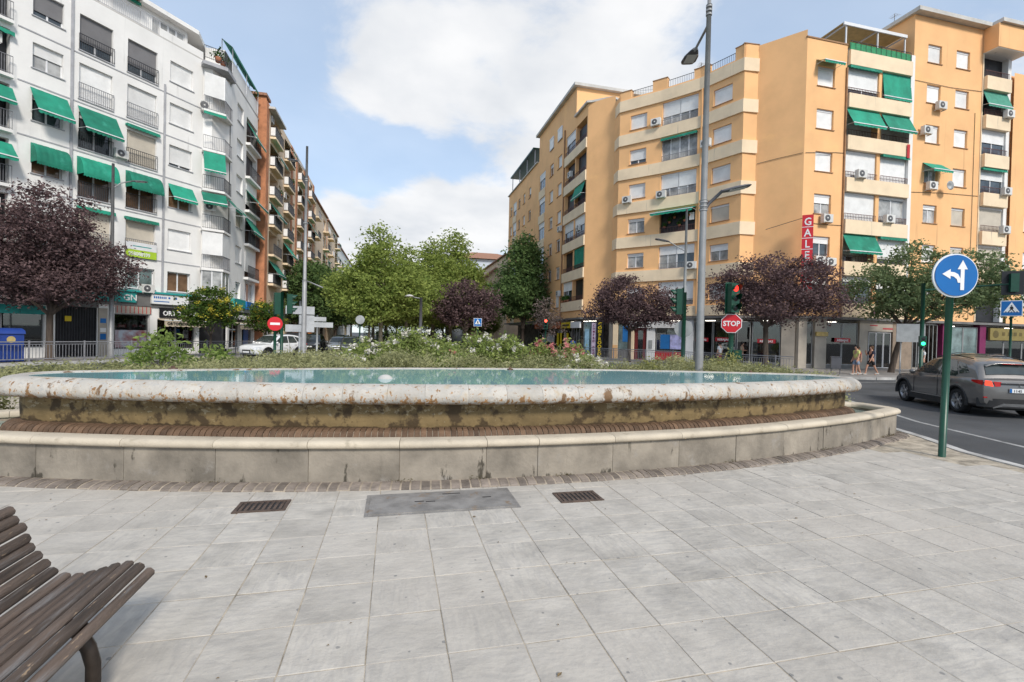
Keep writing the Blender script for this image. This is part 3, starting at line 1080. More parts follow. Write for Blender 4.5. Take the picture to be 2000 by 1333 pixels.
def window(b, F, u, z, w, h, shut=1.0, sm=None, glass=None, nm=2, y=0.15, sill=True, fr=None, box=0.16):
    """frame with panes, roller shutter lowered by the share `shut`, sill"""
    fr = fr or M_FRAME
    sm = sm or M_SHUT
    glass = glass or M_GLASS
    def frm():
        mb = MB()
        t = 0.055
        mb.box(0, w, 0.03, 0.09, 0, t).box(0, w, 0.03, 0.09, h - t, h).box(0, t, 0.03, 0.09, t, h - t).box(w - t, w, 0.03, 0.09, t, h - t)
        for k in range(1, nm):
            x = w * k / nm
            mb.box(x - 0.04, x + 0.04, 0.025, 0.085, t, h - t)
        return mb
    wo_ = put(b, 'window', cached(('wf', w, h, nm, fr.name), frm, 'window'), fr, F, u, y, z)
    for k in range(nm):
        a, c = w * k / nm + 0.045, w * (k + 1) / nm - 0.045
        if shut < 0.97:
            link('pane', cached(('wp', w, h, nm, k, glass.name), lambda: MB().box(a, c, 0.055, 0.065, 0.05, h - 0.05), 'pane'), glass, wo_)
    if shut > 0:
        zz = max(0.03, h * (1 - shut))
        link('roller_shutter', cached(('ws', w, h, round(shut, 2), sm.name), lambda: MB().box(0.02, w - 0.02, -0.005, 0.022, zz, h - 0.01).box(0.02, w - 0.02, -0.012, 0.028, zz, zz + 0.04), 'roller_shutter'), sm, wo_)
    if box:
        link('shutter_box', cached(('wb', w, box, h), lambda: MB().box(0.0, w, -0.035, 0.028, h - box, h - 0.002), 'shutter_box'), fr, wo_)
    if sill:
        link('sill', cached(('wsill', w, y), lambda: MB().box(-0.07, w + 0.07, -y - 0.06, 0.03, -0.055, -0.003), 'sill'), M_LEDGE if sill is True else sill, wo_)
    return wo_

def rail(b, F, u, z, w, h, m, y=-0.05, step=0.11, name='railing', parent=None, th=0.009):
    def f():
        mb = MB()
        mb.box(0, w, -0.02, 0.02, h - 0.03, h).box(0, w, -0.015, 0.015, 0.05, 0.075)
        n = max(2, int(w / step))
        for k in range(n + 1):
            x = w * k / n
            mb.box(x - th, x + th, -th, th, 0.0, h - 0.03)
        return mb
    return put(b, name, cached(('rail', round(w, 2), h, step, th), f, name), bpy_m(m), F, u, y, z)
def bpy_m(m):
    return m
def copy_m(me, m):
    """a mesh of the same shape that carries another material"""
    key = ('m', me.name, m.name)
    if key not in CACHE:
        c = me.copy()
        c.materials.clear()
        c.materials.append(m)
        CACHE[key] = c
    return CACHE[key]
_link = link
def link(name, me, m=None, parent=None, loc=(0, 0, 0), rz=0.0):
    if me is not None and m is not None and me.materials and me.materials[0] is not m:
        me = copy_m(me, m)
    return _link(name, me, m, parent, loc, rz)

def sag(a, t):
    return a * math.sin(PI * t)

def awning(b, F, u, z, w, proj=1.0, drop=0.9, m=None, y=-0.03, val=0.2, arms=True):
    def f():
        mb = MB()
        n, k = 6, 10
        top, bot = [], []
        rr = random.Random(int(w * 100 + proj * 31))
        for i in range(n + 1):
            t = i / n
            row = []
            for j in range(k + 1):
                s_ = j / k
                row.append((w * s_, -proj * t, -drop * t - sag(0.05, t) * (0.6 + 0.4 * math.cos(s_ * 9)) + rr.uniform(-.006, .006)))
            top.append(row)
        mb.grid(top, smooth=True)
        mb.grid([[(x, y_, z_ - 0.012) for x, y_, z_ in row] for row in top], flip=True)
        vr = [[(w * j / 24, -proj - 0.01, -drop) for j in range(25)], [(w * j / 24, -proj - 0.015 + 0.012 * math.sin(j * 2.1), -drop - val + (0.045 if j % 3 == 0 else 0.0)) for j in range(25)]]
        mb.grid(vr, smooth=False)
        return mb
    a = put(b, 'awning', cached(('awn', round(w, 2), proj, drop, val), f, 'awning'), m or M_AWN, F, u, y, z)
    link('front_bar', cached(('awb', round(w, 2), proj, drop), lambda: MB().box(-0.02, w + 0.02, -proj - 0.04, -proj, -drop - 0.03, -drop + 0.025), 'front_bar'), M_AWNW, a)
    if arms:
        for x in (0.03, w - 0.03):
            link('arm', cached(('awa', proj, drop), lambda: MB().tube([(0, 0, -drop * 0.95), (0, -proj, -drop)], 0.015, 5), 'arm'), M_AWNW, a, (x, 0, 0))
    return a

def dome_awning(b, F, u, z, w, proj=0.8, h=0.85, m=None):
    def f():
        mb = MB()
        n, k = 8, 24
        rows = []
        for i in range(n + 1):
            a = PI / 2 * i / n
            rows.append([(w * j / k, -proj * math.sin(a) + (0.02 if j % 4 == 0 and 0 < i < n else 0), -h * (1 - math.cos(a)) + (-0.012 if j % 4 == 0 and 0 < i < n else 0)) for j in range(k + 1)])
        mb.grid(rows)
        mb.grid([rows[-1], [(x, y_ + 0.01, z_ - 0.17 + (0.05 if j % 2 else 0)) for j, (x, y_, z_) in enumerate(rows[-1])]], smooth=False)
        for j in (0, k):
            mb.f.append(tuple(len(mb.v) + q for q in range(n + 2)))
            mb.sm.append(False)
            mb.v += [rows[i][j] for i in range(n + 1)] + [(rows[0][j][0], 0, -h)]
        return mb
    return put(b, 'awning', cached(('dome', round(w, 2), proj, h), f, 'awning'), m or M_AWN, F, u, -0.02, z)

def cassette(b, F, u, z, w, m=None):
    def f():
        mb = MB().yprism([(0, -0.12), (w, -0.12), (w, 0.0), (0, 0.0)], -0.2, 0)
        mb.grid([[(w * j / 18, -0.205, -0.02) for j in range(19)], [(w * j / 18, -0.24, -0.24 + (0.05 if j % 2 else 0)) for j in range(19)]], smooth=False)
        return mb
    return put(b, 'rolled_awning', cached(('cas', round(w, 2)), f, 'rolled_awning'), m or M_AWN, F, u, -0.01, z)

def aircon(b, F, u, z, y=-0.1, w=0.8, h=0.56):
    def f():
        mb = MB().box(0, w, -0.30, 0, 0, h)
        mb.box(0.04, 0.08, -0.28, 0.10, -0.06, -0.002).box(w - 0.08, w - 0.04, -0.28, 0.10, -0.06, -0.002)
        return mb
    a = put(b, 'air_conditioner', cached(('ac', w, h), f, 'air_conditioner'), M_AC, F, u, y, z)
    link('fan_grille', cached(('acf', w, h), lambda: MB().lathe([(h * 0.40, -0.301), (h * 0.40, -0.312), (h * 0.34, -0.316), (h * 0.10, -0.316), (0.0, -0.318)], 18, 'y', (w * 0.40, 0, h * 0.5)), 'fan_grille'), M_ACF, a)
    link('fan_hub', cached(('ach', w, h), lambda: MB().lathe([(0.06, -0.316), (0.05, -0.326), (0.0, -0.326)], 12, 'y', (w * 0.40, 0, h * 0.5)), 'fan_hub'), M_AC, a)
    return a

def text(b, F, s, u, z, size, m, y=-0.05, name='lettering', ext=0.008, off=0.0, sx=1.0, align='LEFT', parent_world=None):
    c = bpy.data.curves.new(name, 'FONT')
    c.body = s
    c.size = size
    c.extrude = ext
    c.offset = off
    c.align_x = align
    c.resolution_u = 2
    tmp = bpy.data.objects.new(name, c)
    me = bpy.data.meshes.new_from_object(tmp)
    bpy.data.objects.remove(tmp)
    bpy.data.curves.remove(c)
    o = link(name, me, m, b)
    o.location = F.w(u, y, z) - b.location
    o.rotation_euler = (PI / 2, 0, F.rz)
    o.scale = (sx, 1, 1)
    return o

def body(b, poly, z0, z1, m, name='building_body'):
    me = MB().prism(poly, z0, z1).mesh(name, fix=True)
    return link(name, me, m, b, (-b.location[0], -b.location[1], -b.location[2]))

def pot_plant(b, F, u, z, y=-0.02, s=0.3):
    rr = random.Random(int(u * 77 + z * 13))
    pot = put(b, 'flower_pot', cached(('pot', s), lambda: MB().lathe([(0, 0), (s * 0.3, 0), (s * 0.42, s * 0.6), (s * 0.36, s * 0.6), (0, s * 0.5)], 10), 'flower_pot'), mat('terracotta pot', (0.33, 0.13, 0.07), 0.8), F, u, y, z)
    mb = MB()
    for _ in range(60):
        c = Vector((rr.gauss(0, s * 0.4), rr.gauss(0, s * 0.3), s * 0.6 + abs(rr.gauss(0, s * 0.6))))
        d1 = Vector((rr.uniform(-1, 1), rr.uniform(-1, 1), rr.uniform(-1, 1))).normalized() * s * 0.25
        d2 = d1.orthogonal().normalized() * s * 0.14
        mb.face([c - d1, c - d2, c + d1, c + d2])
    link('pot_foliage', mb.mesh('pot_foliage'), M_LEAFPOT, pot)
M_LEAFPOT = leaf_mat('pot plant leaves', (0.03, 0.09, 0.02), (0.09, 0.17, 0.03))

# ================================================================ white apartment building
wb = thing('apartment_building', 'white apartment building with green awnings above the orthopaedic shop', 'building', (-16.0, 34.5, 0))
FW = Fac(wpt(0), WD)
TOPS = [19.8, 17.0, 14.18, 11.36, 8.52, 5.62]
cols = {'A': (14.2, 1.34, 1.36), 'B': (16.27, 1.68, 2.06), 'C': (18.75, 1.74, 2.06), 'D': (21.3, 1.55, 1.38)}
holes = []
for t_ in TOPS[:5]:
    for k, (u, w, h) in cols.items():
        holes.append((u, u + w, t_ - h, t_))
for k in 'ABCD':
    u, w, h = cols[k]
    holes.append((u, u + w, 4.28, 5.62))
holes += [(9.9, 13.3, z_ - 2.3, z_ + 0.1, 1.1) for z_ in TOPS]
holes += [(9.6, 14.86, 0.55, 2.85), (15.3, 17.3, 0.0, 2.95), (18.2, 20.25, 0.4, 2.62), (20.7, 23.3, 0.35, 2.35)]
wall(wb, FW, 6.0, 23.55, -0.12, 20.95, holes, M_WHITE, 0.2, 'facade_wall')
body(wb, [wpt(6.0, -0.35), wpt(23.3, -0.35), (-12.75, 40.8), (-12.75, 48.5), (-24, 52), (-36, 36)], -0.1, 20.9, M_DARK)
body(wb, [wpt(6.0, 0), wpt(23.55, 0), (-12.4, 41.0), (-12.4, 48.5), (-24, 52), (-36, 36)], 20.952, 21.05, M_ROOFW, 'roof_slab')
for z_ in [t_ - 2.32 for t_ in TOPS]:
    slab(wb, FW, 'string_course', 13.6, 23.55, -0.025, 0.0, z_, z_ + 0.07, M_LEDGE)
slab(wb, FW, 'rainwater_pipe', 15.85, 15.95, -0.10, -0.01, 3.6, 20.5, M_LEDGE)
slab(wb, FW, 'rainwater_pipe', 20.9, 20.99, -0.10, -0.01, 3.6, 18.0, M_LEDGE)
for r_, t_ in enumerate(TOPS):
    for k, (u, w, h) in cols.items():
        if r_ == 5:
            h = 1.34
            window(wb, FW, u, t_ - h, w, h, 0.0, glass={'A': M_GLASS, 'B': M_GLASSG, 'C': M_GLASSG, 'D': M_BRWN}[k], box=0)
            continue
        sh, sm, gl = 1.0, M_SHUT, M_GLASS
        if r_ == 0 and k == 'A':
            sh, sm = 0.75, M_SHUTG
        if r_ == 0 and k in 'BC':
            sh, sm = 0.72, M_SHUTG
        if r_ == 1 and k == 'A':
            sh, gl = 0.45, M_GLASSB
        if r_ == 2 and k in 'AB':
            sh = 0.15
        if r_ == 2 and k == 'C':
            sm = M_SHUTB
        if r_ == 2 and k == 'D':
            sh = 0.86
        if r_ == 3:
            sh, gl = 0.0, M_BRWN
        if r_ == 4 and k in 'BC':
            sm = M_SHUTB
        window(wb, FW, u, t_ - h, w, h, sh, sm, gl, box=0)
        if k in 'BC':
            rail(wb, FW, u - 0.04, t_ - h, w + 0.08, 0.92, M_RAIL if r_ in (0, 2, 3) else M_RAILG, -0.06)
    # recessed balcony bay at the far end of the facade
    slab(wb, FW, 'bay_back_wall', 9.9, 13.3, 1.1, 1.2, t_ - 2.3, t_ + 0.1, M_WHITE)
    window(wb, FW, 10.9, t_ - 2.25, 1.5, 2.0, 0.5, M_SHUT, M_GLASS, y=1.0, sill=False, box=0)
    rail(wb, FW, 9.9, t_ - 2.28, 3.42, 0.95, M_RAILG, -0.25)
    slab(wb, FW, 'balcony_slab', 9.88, 13.34, -0.32, 1.1, t_ - 2.46, t_ - 2.30, M_WHITE)
    if r_ in (1, 2, 3, 4):
        aircon(wb, FW, 12.2, t_ - 0.75, 0.3)
cassette(wb, FW, 10.0, 16.95, 3.4)
awning(wb, FW, 10.0, 14.1, 3.4, 0.5, 0.8)
awning(wb, FW, 10.0, 11.2, 3.4, 0.7, 0.8)
awning(wb, FW, 14.1, 14.55, 1.62, 0.85, 1.3)
awning(wb, FW, 16.2, 14.5, 1.95, 0.85, 1.35)
cassette(wb, FW, 18.65, 14.5, 1.95)
aircon(wb, FW, 18.0, 12.2, -0.02, 0.7, 0.5)
dome_awning(wb, FW, 14.15, 11.6, 1.55, 0.65, 1.05)
dome_awning(wb, FW, 16.2, 11.6, 1.85, 0.7, 1.05)
dome_awning(wb, FW, 18.7, 11.6, 1.9, 0.7, 1.05)
awning(wb, FW, 21.25, 11.55, 1.65, 0.6, 0.95)
cassette(wb, FW, 16.2, 8.75, 1.9)
cassette(wb, FW, 18.65, 8.72, 1.95)
aircon(wb, FW, 19.55, 4.05, -0.06, 0.75, 0.52)
# estate agent's banner on the first-floor balcony
slab(wb, FW, 'banner', 18.72, 20.52, -0.13, -0.11, 6.72, 7.2, M_WSIGN)
slab(wb, FW, 'banner_strip', 18.72, 20.52, -0.132, -0.108, 6.24, 6.715, M_LIME)
text(wb, FW, '958088599', 18.85, 6.35, 0.33, M_WSIGN, -0.14, off=0.006, sx=0.86)
slab(wb, FW, 'banner_print', 19.1, 20.2, -0.134, -0.131, 6.92, 6.98, M_TURQ)
# set-back top storey, parapet railing and tiled eaves
FP = Fac(wpt(0, -1.5), WD)
wall(wb, FP, 13.0, 23.4, 21.05, 23.2, [(21.0, 23.2, 21.5, 22.9), (16.2, 18.0, 21.1, 22.8), (18.7, 20.3, 21.1, 22.8)], M_WHITE, 0.15, 'penthouse_wall')
for u in (16.2, 18.7):
    window(wb, FP, u, 21.1, 1.7, 1.7, 0.85, y=0.05, box=0)
slab(wb, FW, 'terrace_parapet', 20.6, 23.55, 0.0, 0.2, 21.05, 21.55, M_WHITE)
for k in range(4):
    window(wb, FP, 21.0 + 0.55 * k, 21.5, 0.54, 1.4, 0.0, None, M_GLASSB, nm=1, y=0.04, sill=False, box=0)
rail(wb, FW, 13.6, 21.05, 7.0, 1.0, M_RAILW, 0.04)
link('tiled_eaves', MB().prism([wpt(9.0, -0.6), wpt(20.0, -0.6), wpt(20.0, -5), wpt(9.0, -5)], 23.22, 23.4).mesh('tiled_eaves', fix=True), M_TILE, wb, tuple(-wb.location))
link('penthouse_roof', MB().prism([wpt(20.05, -1.0), wpt(23.9, -1.0), (-14.6, 42.5), (-14.6, 48.4), (-22, 48.4), wpt(20.05, -6)], 23.21, 23.5).mesh('penthouse_roof', fix=True), M_WHITE, wb, tuple(-wb.location))
cassette(wb, FP, 18.0, 23.2, 2.2)
# corner: projecting angled balconies
E_POLY = [(-13.66, 39.0), (-13.42, 38.55), (-12.22, 39.25), (-12.22, 40.85), (-12.42, 40.95)]
FE1 = Fac((-13.42, 38.55), (1.2, 0.7))
FE2 = Fac((-12.22, 39.25), (0.0, 1.0))
FA = Fac((-12.4, 40.9), (0, 1))
link('corner_wall', MB().prism([(-13.70, 39.06), (-13.1, 39.2), (-12.7, 40.2), (-12.45, 40.88), (-13.6, 40.8), (-14.6, 39.6)], 3.6, 20.95).mesh('corner_wall', fix=True), M_WHITE, wb, tuple(-wb.location))
FEw = Fac((-13.62, 39.04), (0.92, 1.3))
for r_, t_ in enumerate(TOPS):
    zf = t_ - 2.38
    if r_ < 5:
        link('balcony_slab', MB().prism(E_POLY, zf - 0.16, zf).mesh('balcony_slab', fix=True), M_WHITE, wb, tuple(-wb.location))
        rail(wb, FE1, 0.02, zf, 1.36, 0.98, M_RAILG if r_ in (0, 1, 4) else M_RAIL, 0.06)
        rail(wb, FE2, 0.02, zf, 1.55, 0.98, M_RAILG if r_ in (0, 1, 4) else M_RAIL, 0.06)
        if r_ in (0, 4):
            slab(wb, FE1, 'glazed_enclosure', 0.05, 1.34, 0.10, 0.16, zf + 1.0, t_ + 0.42 - 0.18, M_SHUT)
            slab(wb, FE2, 'glazed_enclosure', 0.02, 1.5, 0.10, 0.16, zf + 1.0, t_ + 0.42 - 0.18, M_SHUT)
        else:
            window(wb, FEw, 0.15, zf + 0.05, 1.2, 2.15, 0.9 if r_ == 1 else 0.1, y=-0.06, sill=False, box=0, glass=M_BRWN)
    else:
        for Fq, w_ in ((FE1, 1.3), (FE2, 1.5)):
            window(wb, Fq, 0.03, 4.1, w_, 1.9, 0.0, glass=M_GLASSB, nm=2, y=0.05, box=0)
        link('balcony_slab', MB().prism(E_POLY, 3.86, 4.05).mesh('balcony_slab', fix=True), M_WHITE, wb, tuple(-wb.location))
link('corner_cornice', MB().prism([(-13.8, 39.0), (-13.45, 38.4), (-12.1, 39.15), (-12.1, 41.0), (-13.0, 41.4)], 20.5, 20.75).mesh('corner_cornice', fix=True), M_LEDGE, wb, tuple(-wb.location))
rail(wb, FE1, 0.0, 21.05, 1.4, 0.9, M_RAIL, 0.15)
rail(wb, FE2, 0.0, 21.05, 1.7, 0.9, M_RAIL, 0.15)
awning(wb, FE1, 0.02, 14.4, 1.36, 0.35, 1.35, val=0.15)
awning(wb, FE1, -0.05, 11.5, 1.5, 0.6, 0.75)
awning(wb, FE2, 0.0, 11.5, 1.6, 0.7, 0.8)
cassette(wb, FE1, 0.0, 17.2, 1.38)
aircon(wb, FE1, 0.15, 10.3, 0.35, 0.75, 0.55)
aircon(wb, FE1, -0.1, 17.35, 0.4, 0.4, 0.65)
link('terrace_awning', MB().grid([[(-12.95, 40.4, 23.5), (-12.95, 47.5, 23.5)], [(-12.2, 40.4, 22.95), (-12.2, 47.5, 22.95)], [(-12.18, 40.4, 22.72), (-12.18, 47.5, 22.72)]], smooth=False).mesh('terrace_awning'), M_AWN, wb, tuple(-wb.location))
for y_ in (40.5, 44.0, 47.4):
    link('awning_post', MB().tube([(-12.22, y_, 21.05), (-12.22, y_, 22.95)], 0.03, 6).mesh('awning_post'), M_RAILW, wb, tuple(-wb.location))
    link('awning_post', MB().tube([(-12.95, y_, 21.05), (-12.95, y_, 23.5)], 0.03, 6).mesh('awning_post'), M_RAILW, wb, tuple(-wb.location))
link('terrace_room', MB().prism([(-13.05, 41.5), (-13.05, 48.2), (-14.4, 48.2), (-14.4, 41.5)], 21.05, 23.2).mesh('terrace_room', fix=True), M_WHITE, wb, tuple(-wb.location))
# avenue side
hl = [(1.55, 3.15, t_ - 1.38, t_) for t_ in TOPS[:5]] + [(1.7, 3.0, 4.28, 5.62)] + [(4.0, 7.1, t_ - 2.3, t_ - 0.1, 0.6) for t_ in TOPS[:5]] + [(4.2, 7.0, 4.2, 5.9)] + [(0.4, 3.2, 0.3, 2.2), (3.6, 7.0, 0.2, 2.3)]
wall(wb, FA, 0.0, 7.3, -0.12, 22.3, hl, M_WHITE, 0.2, 'avenue_wall')
for r_, t_ in enumerate(TOPS):
    if r_ < 5:
        window(wb, FA, 1.55, t_ - 1.38, 1.6, 1.38, 1.0, M_SHUT if r_ != 3 else M_SHUTB, box=0)
        zf = t_ - 2.3
        slab(wb, FA, 'balcony_slab', 3.85, 7.25, -0.35, 0.6, zf - 0.2, zf - 0.003, M_WHITE)
        rail(wb, FA, 3.9, zf, 3.32, 1.0, M_RAIL, -0.32)
        if r_ in (2, 4):
            slab(wb, FA, 'glazed_enclosure', 4.02, 7.08, -0.05, 0.0, zf + 0.5, t_ - 0.1, M_SHUT)
        else:
            window(wb, FA, 4.6, zf + 0.02, 1.8, 2.1, 0.4, y=0.5, sill=False, box=0)
    else:
        window(wb, FA, 1.7, 4.28, 1.3, 1.34, 0.0, glass=M_GLASSG)
        window(wb, FA, 4.2, 4.2, 2.8, 1.7, 0.0, nm=3, glass=M_GLASSB)
awning(wb, FA, 3.9, 19.3, 3.2, 0.75, 1.3)
awning(wb, FA, 3.9, 13.6, 3.3, 1.0, 1.1)
awning(wb, FA, 3.9, 11.2, 3.3, 0.7, 1.1)
awning(wb, FA, 1.45, 11.5, 1.8, 0.75, 0.75)
pot_plant(wb, FA, 7.0, 22.35, 0.2, 0.5)
pot_plant(wb, FE1, 0.9, 21.1, 0.3, 0.55)
pot_plant(wb, FE2, 0.5, 21.1, 0.4, 0.5)
# roof aerial
put(wb, 'aerial', MB().tube([(0, 0, 0), (0, 0, 3.2)], 0.03, 6).tube([(-1.3, 0.0, 3.6), (0, 0, 3.2)], 0.02, 5).mesh('aerial'), M_RAIL, FW, 20.6, 2.0, 23.2)
# shop fronts on the ground floor
slab(wb, FW, 'shop_ledge', 13.4, 23.6, -0.32, -0.002, 4.02, 4.14, M_TURQ)
slab(wb, FW, 'shop_fascia', 17.4, 23.55, -0.10, -0.004, 3.15, 4.02, M_FASC)
slab(wb, FW, 'shop_fascia', 6.0, 17.35, -0.06, -0.004, 2.9, 4.02, M_FASC)
for u0, u1, n in ((9.6, 14.86, 3), (18.2, 20.25, 1), (20.7, 23.3, 2)):
    z0, z1 = (0.55, 2.85) if u0 < 10 else ((0.4, 2.62) if u0 < 19 else (0.35, 2.35))
    for k in range(n):
        a = u0 + (u1 - u0) * k / n
        window(wb, FW, a, z0, (u1 - u0) / n, z1 - z0, 0.0, glass=M_SHOPG, nm=1, sill=False, box=0, fr=M_POLE)
slab(wb, FW, 'turquoise_band', 9.6, 14.86, -0.03, 0.08, 2.38, 2.84, M_TURQ)
slab(wb, FW, 'shop_sign', 18.1, 19.3, -0.22, -0.105, 3.35, 4.0, M_TURQ)
text(wb, FW, 'GN', 18.55, 3.47, 0.52, M_WSIGN, -0.235, off=0.008)
slab(wb, FW, 'shop_sign', 15.6, 18.05, -0.22, -0.105, 3.35, 4.0, M_TURQ)
slab(wb, FW, 'shop_sign', 20.2, 22.6, -0.24, -0.105, 3.36, 4.0, M_WSIGN)
for k in range(7):
    slab(wb, FW, 'sign_print', 20.32 + 0.12 * k, 20.40 + 0.12 * k, -0.246, -0.241, 3.72, 3.86, M_SBLUE)
slab(wb, FW, 'sign_print', 20.32, 21.3, -0.246, -0.241, 3.50, 3.56, M_SBLUE)
for u in (21.3, 21.75):
    put(wb, 'sign_print', MB().lathe([(0, -0.246), (0.07, -0.246), (0.07, -0.241)], 14, 'y', smooth=False).mesh('sign_print'), M_SBLUE, FW, u, 0, 3.79)
slab(wb, FW, 'lattice_panel', 18.25, 20.3, -0.06, 0.0, 2.66, 3.12, M_STONE)
for k in range(9):
    slab(wb, FW, 'lattice_bar', 18.3 + 0.24 * k, 18.33 + 0.24 * k, -0.075, -0.061, 2.67, 3.11, M_RED)
slab(wb, FW, 'shop_sign', 20.75, 23.5, -0.16, -0.102, 2.48, 3.14, M_BLACK)
text(wb, FW, 'ORTOPEDIA', 20.95, 2.62, 0.44, M_WSIGN, -0.17, off=0.012, sx=0.95)
awb = awning(wb, FW, 20.7, 2.42, 2.85, 0.7, 0.12, mat('cream shop awning', (0.52, 0.44, 0.33), 0.8, 0.1), val=0.42, arms=False)
text(wb, FW, 'ORTOPEDIA GENIL', 20.85, 2.0, 0.26, M_BLACK, -0.78, off=0.006)
slab(wb, FW, 'poster_pillar', 17.35, 17.8, -0.08, 0.0, 0.0, 2.9, M_STONE)
for z0, z1, m_ in ((2.0, 2.28, M_BLUE), (1.45, 1.7, M_WSIGN), (1.0, 1.35, M_SBLUE)):
    slab(wb, FW, 'poster', 17.42, 17.72, -0.095, -0.081, z0, z1, m_)
slab(wb, FW, 'gate_back', 15.3, 17.3, 0.16, 0.2, 0, 2.95, M_DARK)
rail(wb, FW, 15.32, 0.0, 1.96, 2.9, M_RAIL, 0.08, 0.13, 'iron_gate', th=0.014)
slab(wb, FW, 'gate_notice', 15.75, 16.05, 0.02, 0.04, 2.05, 2.35, M_YEL)
slab(wb, FW, 'window_poster', 18.3, 20.1, 0.09, 0.12, 0.5, 1.6, mat('printed poster', (0.35, 0.38, 0.42), 0.5, 0.6, 2.5, col2=(0.30, 0.05, 0.04)))
slab(wb, FA, 'shop_sign', 0.1, 7.4, -0.22, -0.004, 2.42, 3.2, M_BLACK)
text(wb, FA, 'ORTOPEDIA GENIL', 0.6, 2.6, 0.5, M_WSIGN, -0.235, off=0.01, sx=1.25)
awning(wb, FA, 0.2, 2.4, 7.0, 0.8, 0.2, mat('cream shop awning', (0.5, 0.42, 0.3)), val=0.4, arms=False)
text(wb, FA, 'ORTOPEDIA  GENIL', 1.0, 1.92, 0.3, M_BLACK, -0.86, sx=1.5)
slab(wb, FA, 'shop_sign', 0.6, 3.4, -0.3, -0.004, 3.55, 4.2, M_TURQ)
slab(wb, FA, 'shop_sign', 3.8, 7.2, -0.3, -0.004, 3.5, 4.15, M_BLUE)
window(wb, FA, 0.4, 0.3, 2.8, 1.9, 0, glass=M_SHOPG, nm=2, box=0)
window(wb, FA, 3.6, 0.2, 3.4, 2.1, 0, glass=M_SHOPG, nm=3, box=0)
slab(wb, FA, 'window_poster', 4.3, 5.6, 0.05, 0.09, 0.4, 1.8, M_SBLUE)

# ================================================================ brick building beyond it
bb = thing('apartment_building', 'narrow red brick apartment building with white balcony panels beyond the white building', 'building', (-12.0, 49, 0))
FB0 = Fac((-24, 48.6), (1, 0))
FB = Fac((-11.8, 48.6), (0, 1))
wall(bb, FB0, 0, 12.2, -0.1, 23.2, [], M_BRICKW, name='brick_wall')
BT = [20.25 - 2.78 * k for k in range(6)]
hl = []
for t_ in BT:
    hl += [(1.6, 4.8, t_ - 0.1, t_ + 2.1, 0.9), (5.2, 6.2, t_ + 0.9, t_ + 2.0), (7.6, 10.6, t_ - 0.1, t_ + 2.1, 0.9), (12.2, 13.4, t_ + 0.9, t_ + 2.0), (15, 18, t_ - 0.1, t_ + 2.1, 0.9), (20, 21.2, t_ + 0.9, t_ + 2.0), (22.5, 25.5, t_ - 0.1, t_ + 2.1, 0.9)]
hl += [(1, 4, 0.3, 2.8), (5, 9, 0.3, 2.8), (11, 15, 0.3, 2.8), (16.5, 20, 0.3, 2.8)]
wall(bb, FB, 0, 26.9, -0.1, 22.9, hl, M_BEIGE, name='avenue_wall')
body(bb, [(-12.75, 48.8), (-12.75, 75.5), (-24, 75.5), (-24, 48.9)], 0, 22.8, M_BEIGE)
body(bb, [(-11.75, 48.4), (-11.75, 50.0), (-24, 50.0), (-24, 48.4)], 23.21, 23.45, M_TILE, 'roof')
body(bb, [(-11.2, 49.2), (-11.2, 54.0), (-16, 54.0), (-16, 49.2)], 22.4, 22.6, M_ROOFW, 'roof_canopy')
body(bb, [(-11.9, 52.25), (-11.9, 75.5), (-24, 75.5), (-24, 52.25)], 22.91, 23.1, M_ROOFW, 'roof_slab')
for a0, a1 in ((0.0, 0.9), (10.9, 11.9), (13.7, 14.6), (18.5, 19.6), (21.5, 22.2), (25.9, 26.9)):
    slab(bb, FB, 'brick_pier', a0, a1, -0.05, -0.003, 3.7, 22.85, M_BRICKW)
for a0, a1 in ((1, 4), (5, 9), (11, 15), (16.5, 20)):
    window(bb, FB, a0, 0.3, a1 - a0, 2.5, 0, glass=M_SHOPG, nm=2, sill=False, box=0)
slab(bb, FB, 'shop_sign', 0.2, 4.6, -0.2, -0.003, 3.0, 3.6, M_BLUE)
slab(bb, FB, 'shop_sign', 5.0, 20, -0.15, -0.003, 3.0, 3.6, M_FASC)
for r_, t_ in enumerate(BT):
    for q, (a0, a1) in enumerate(((1.6, 4.8), (7.6, 10.6), (15, 18), (22.5, 25.5))):
        slab(bb, FB, 'balcony_slab', a0 - 0.1, a1 + 0.2, -0.5, 0.85, t_ - 0.3, t_ - 0.1, M_CREAM)
        rail(bb, FB, a0 - 0.08, t_ - 0.1, a1 - a0 + 0.26, 1.0, M_RAIL, -0.46)
        if r_ != 4:
            for k in range(3):
                slab(bb, FB, 'balcony_panel', a0 + (a1 - a0) * k / 3, a0 + (a1 - a0) * (k + 0.8) / 3, -0.43, -0.41, t_ + 0.05, t_ + 0.75, M_WSIGN)
            FBe = Fac((-11.8, 48.6 + a0 - 0.2), (1, 0))
            slab(bb, FBe, 'balcony_panel', 0.05, 0.45, 0.12, 0.05, t_, t_ + 0.75, M_WSIGN)
        window(bb, FB, a0 + 0.9, t_ - 0.08, 1.6, 2.2, [0.3, 0.7, 0.5][(r_ + q) % 3], y=0.7, sill=False, box=0)
        if (r_ * 3 + q) % 4 == 1 or (q == 0 and r_ in (1, 5)):
            awning(bb, FB, a0, t_ + 2.1, a1 - a0, 0.9, 1.3)
        if (r_ + q) % 3 == 0:
            aircon(bb, FB, a0 + 0.1, t_ + 1.4, 0.2)
        if (r_ + q) % 3 == 2:
            pot_plant(bb, FB, a1 - 0.5, t_ + 0.6, -0.4, 0.35)
    for a0 in (5.2, 12.2, 20.0):
        window(bb, FB, a0, t_ + 0.9, 1.0 if a0 < 6 else 1.2, 1.1, [1.0, 0.4][(r_ + int(a0)) % 2], box=0)

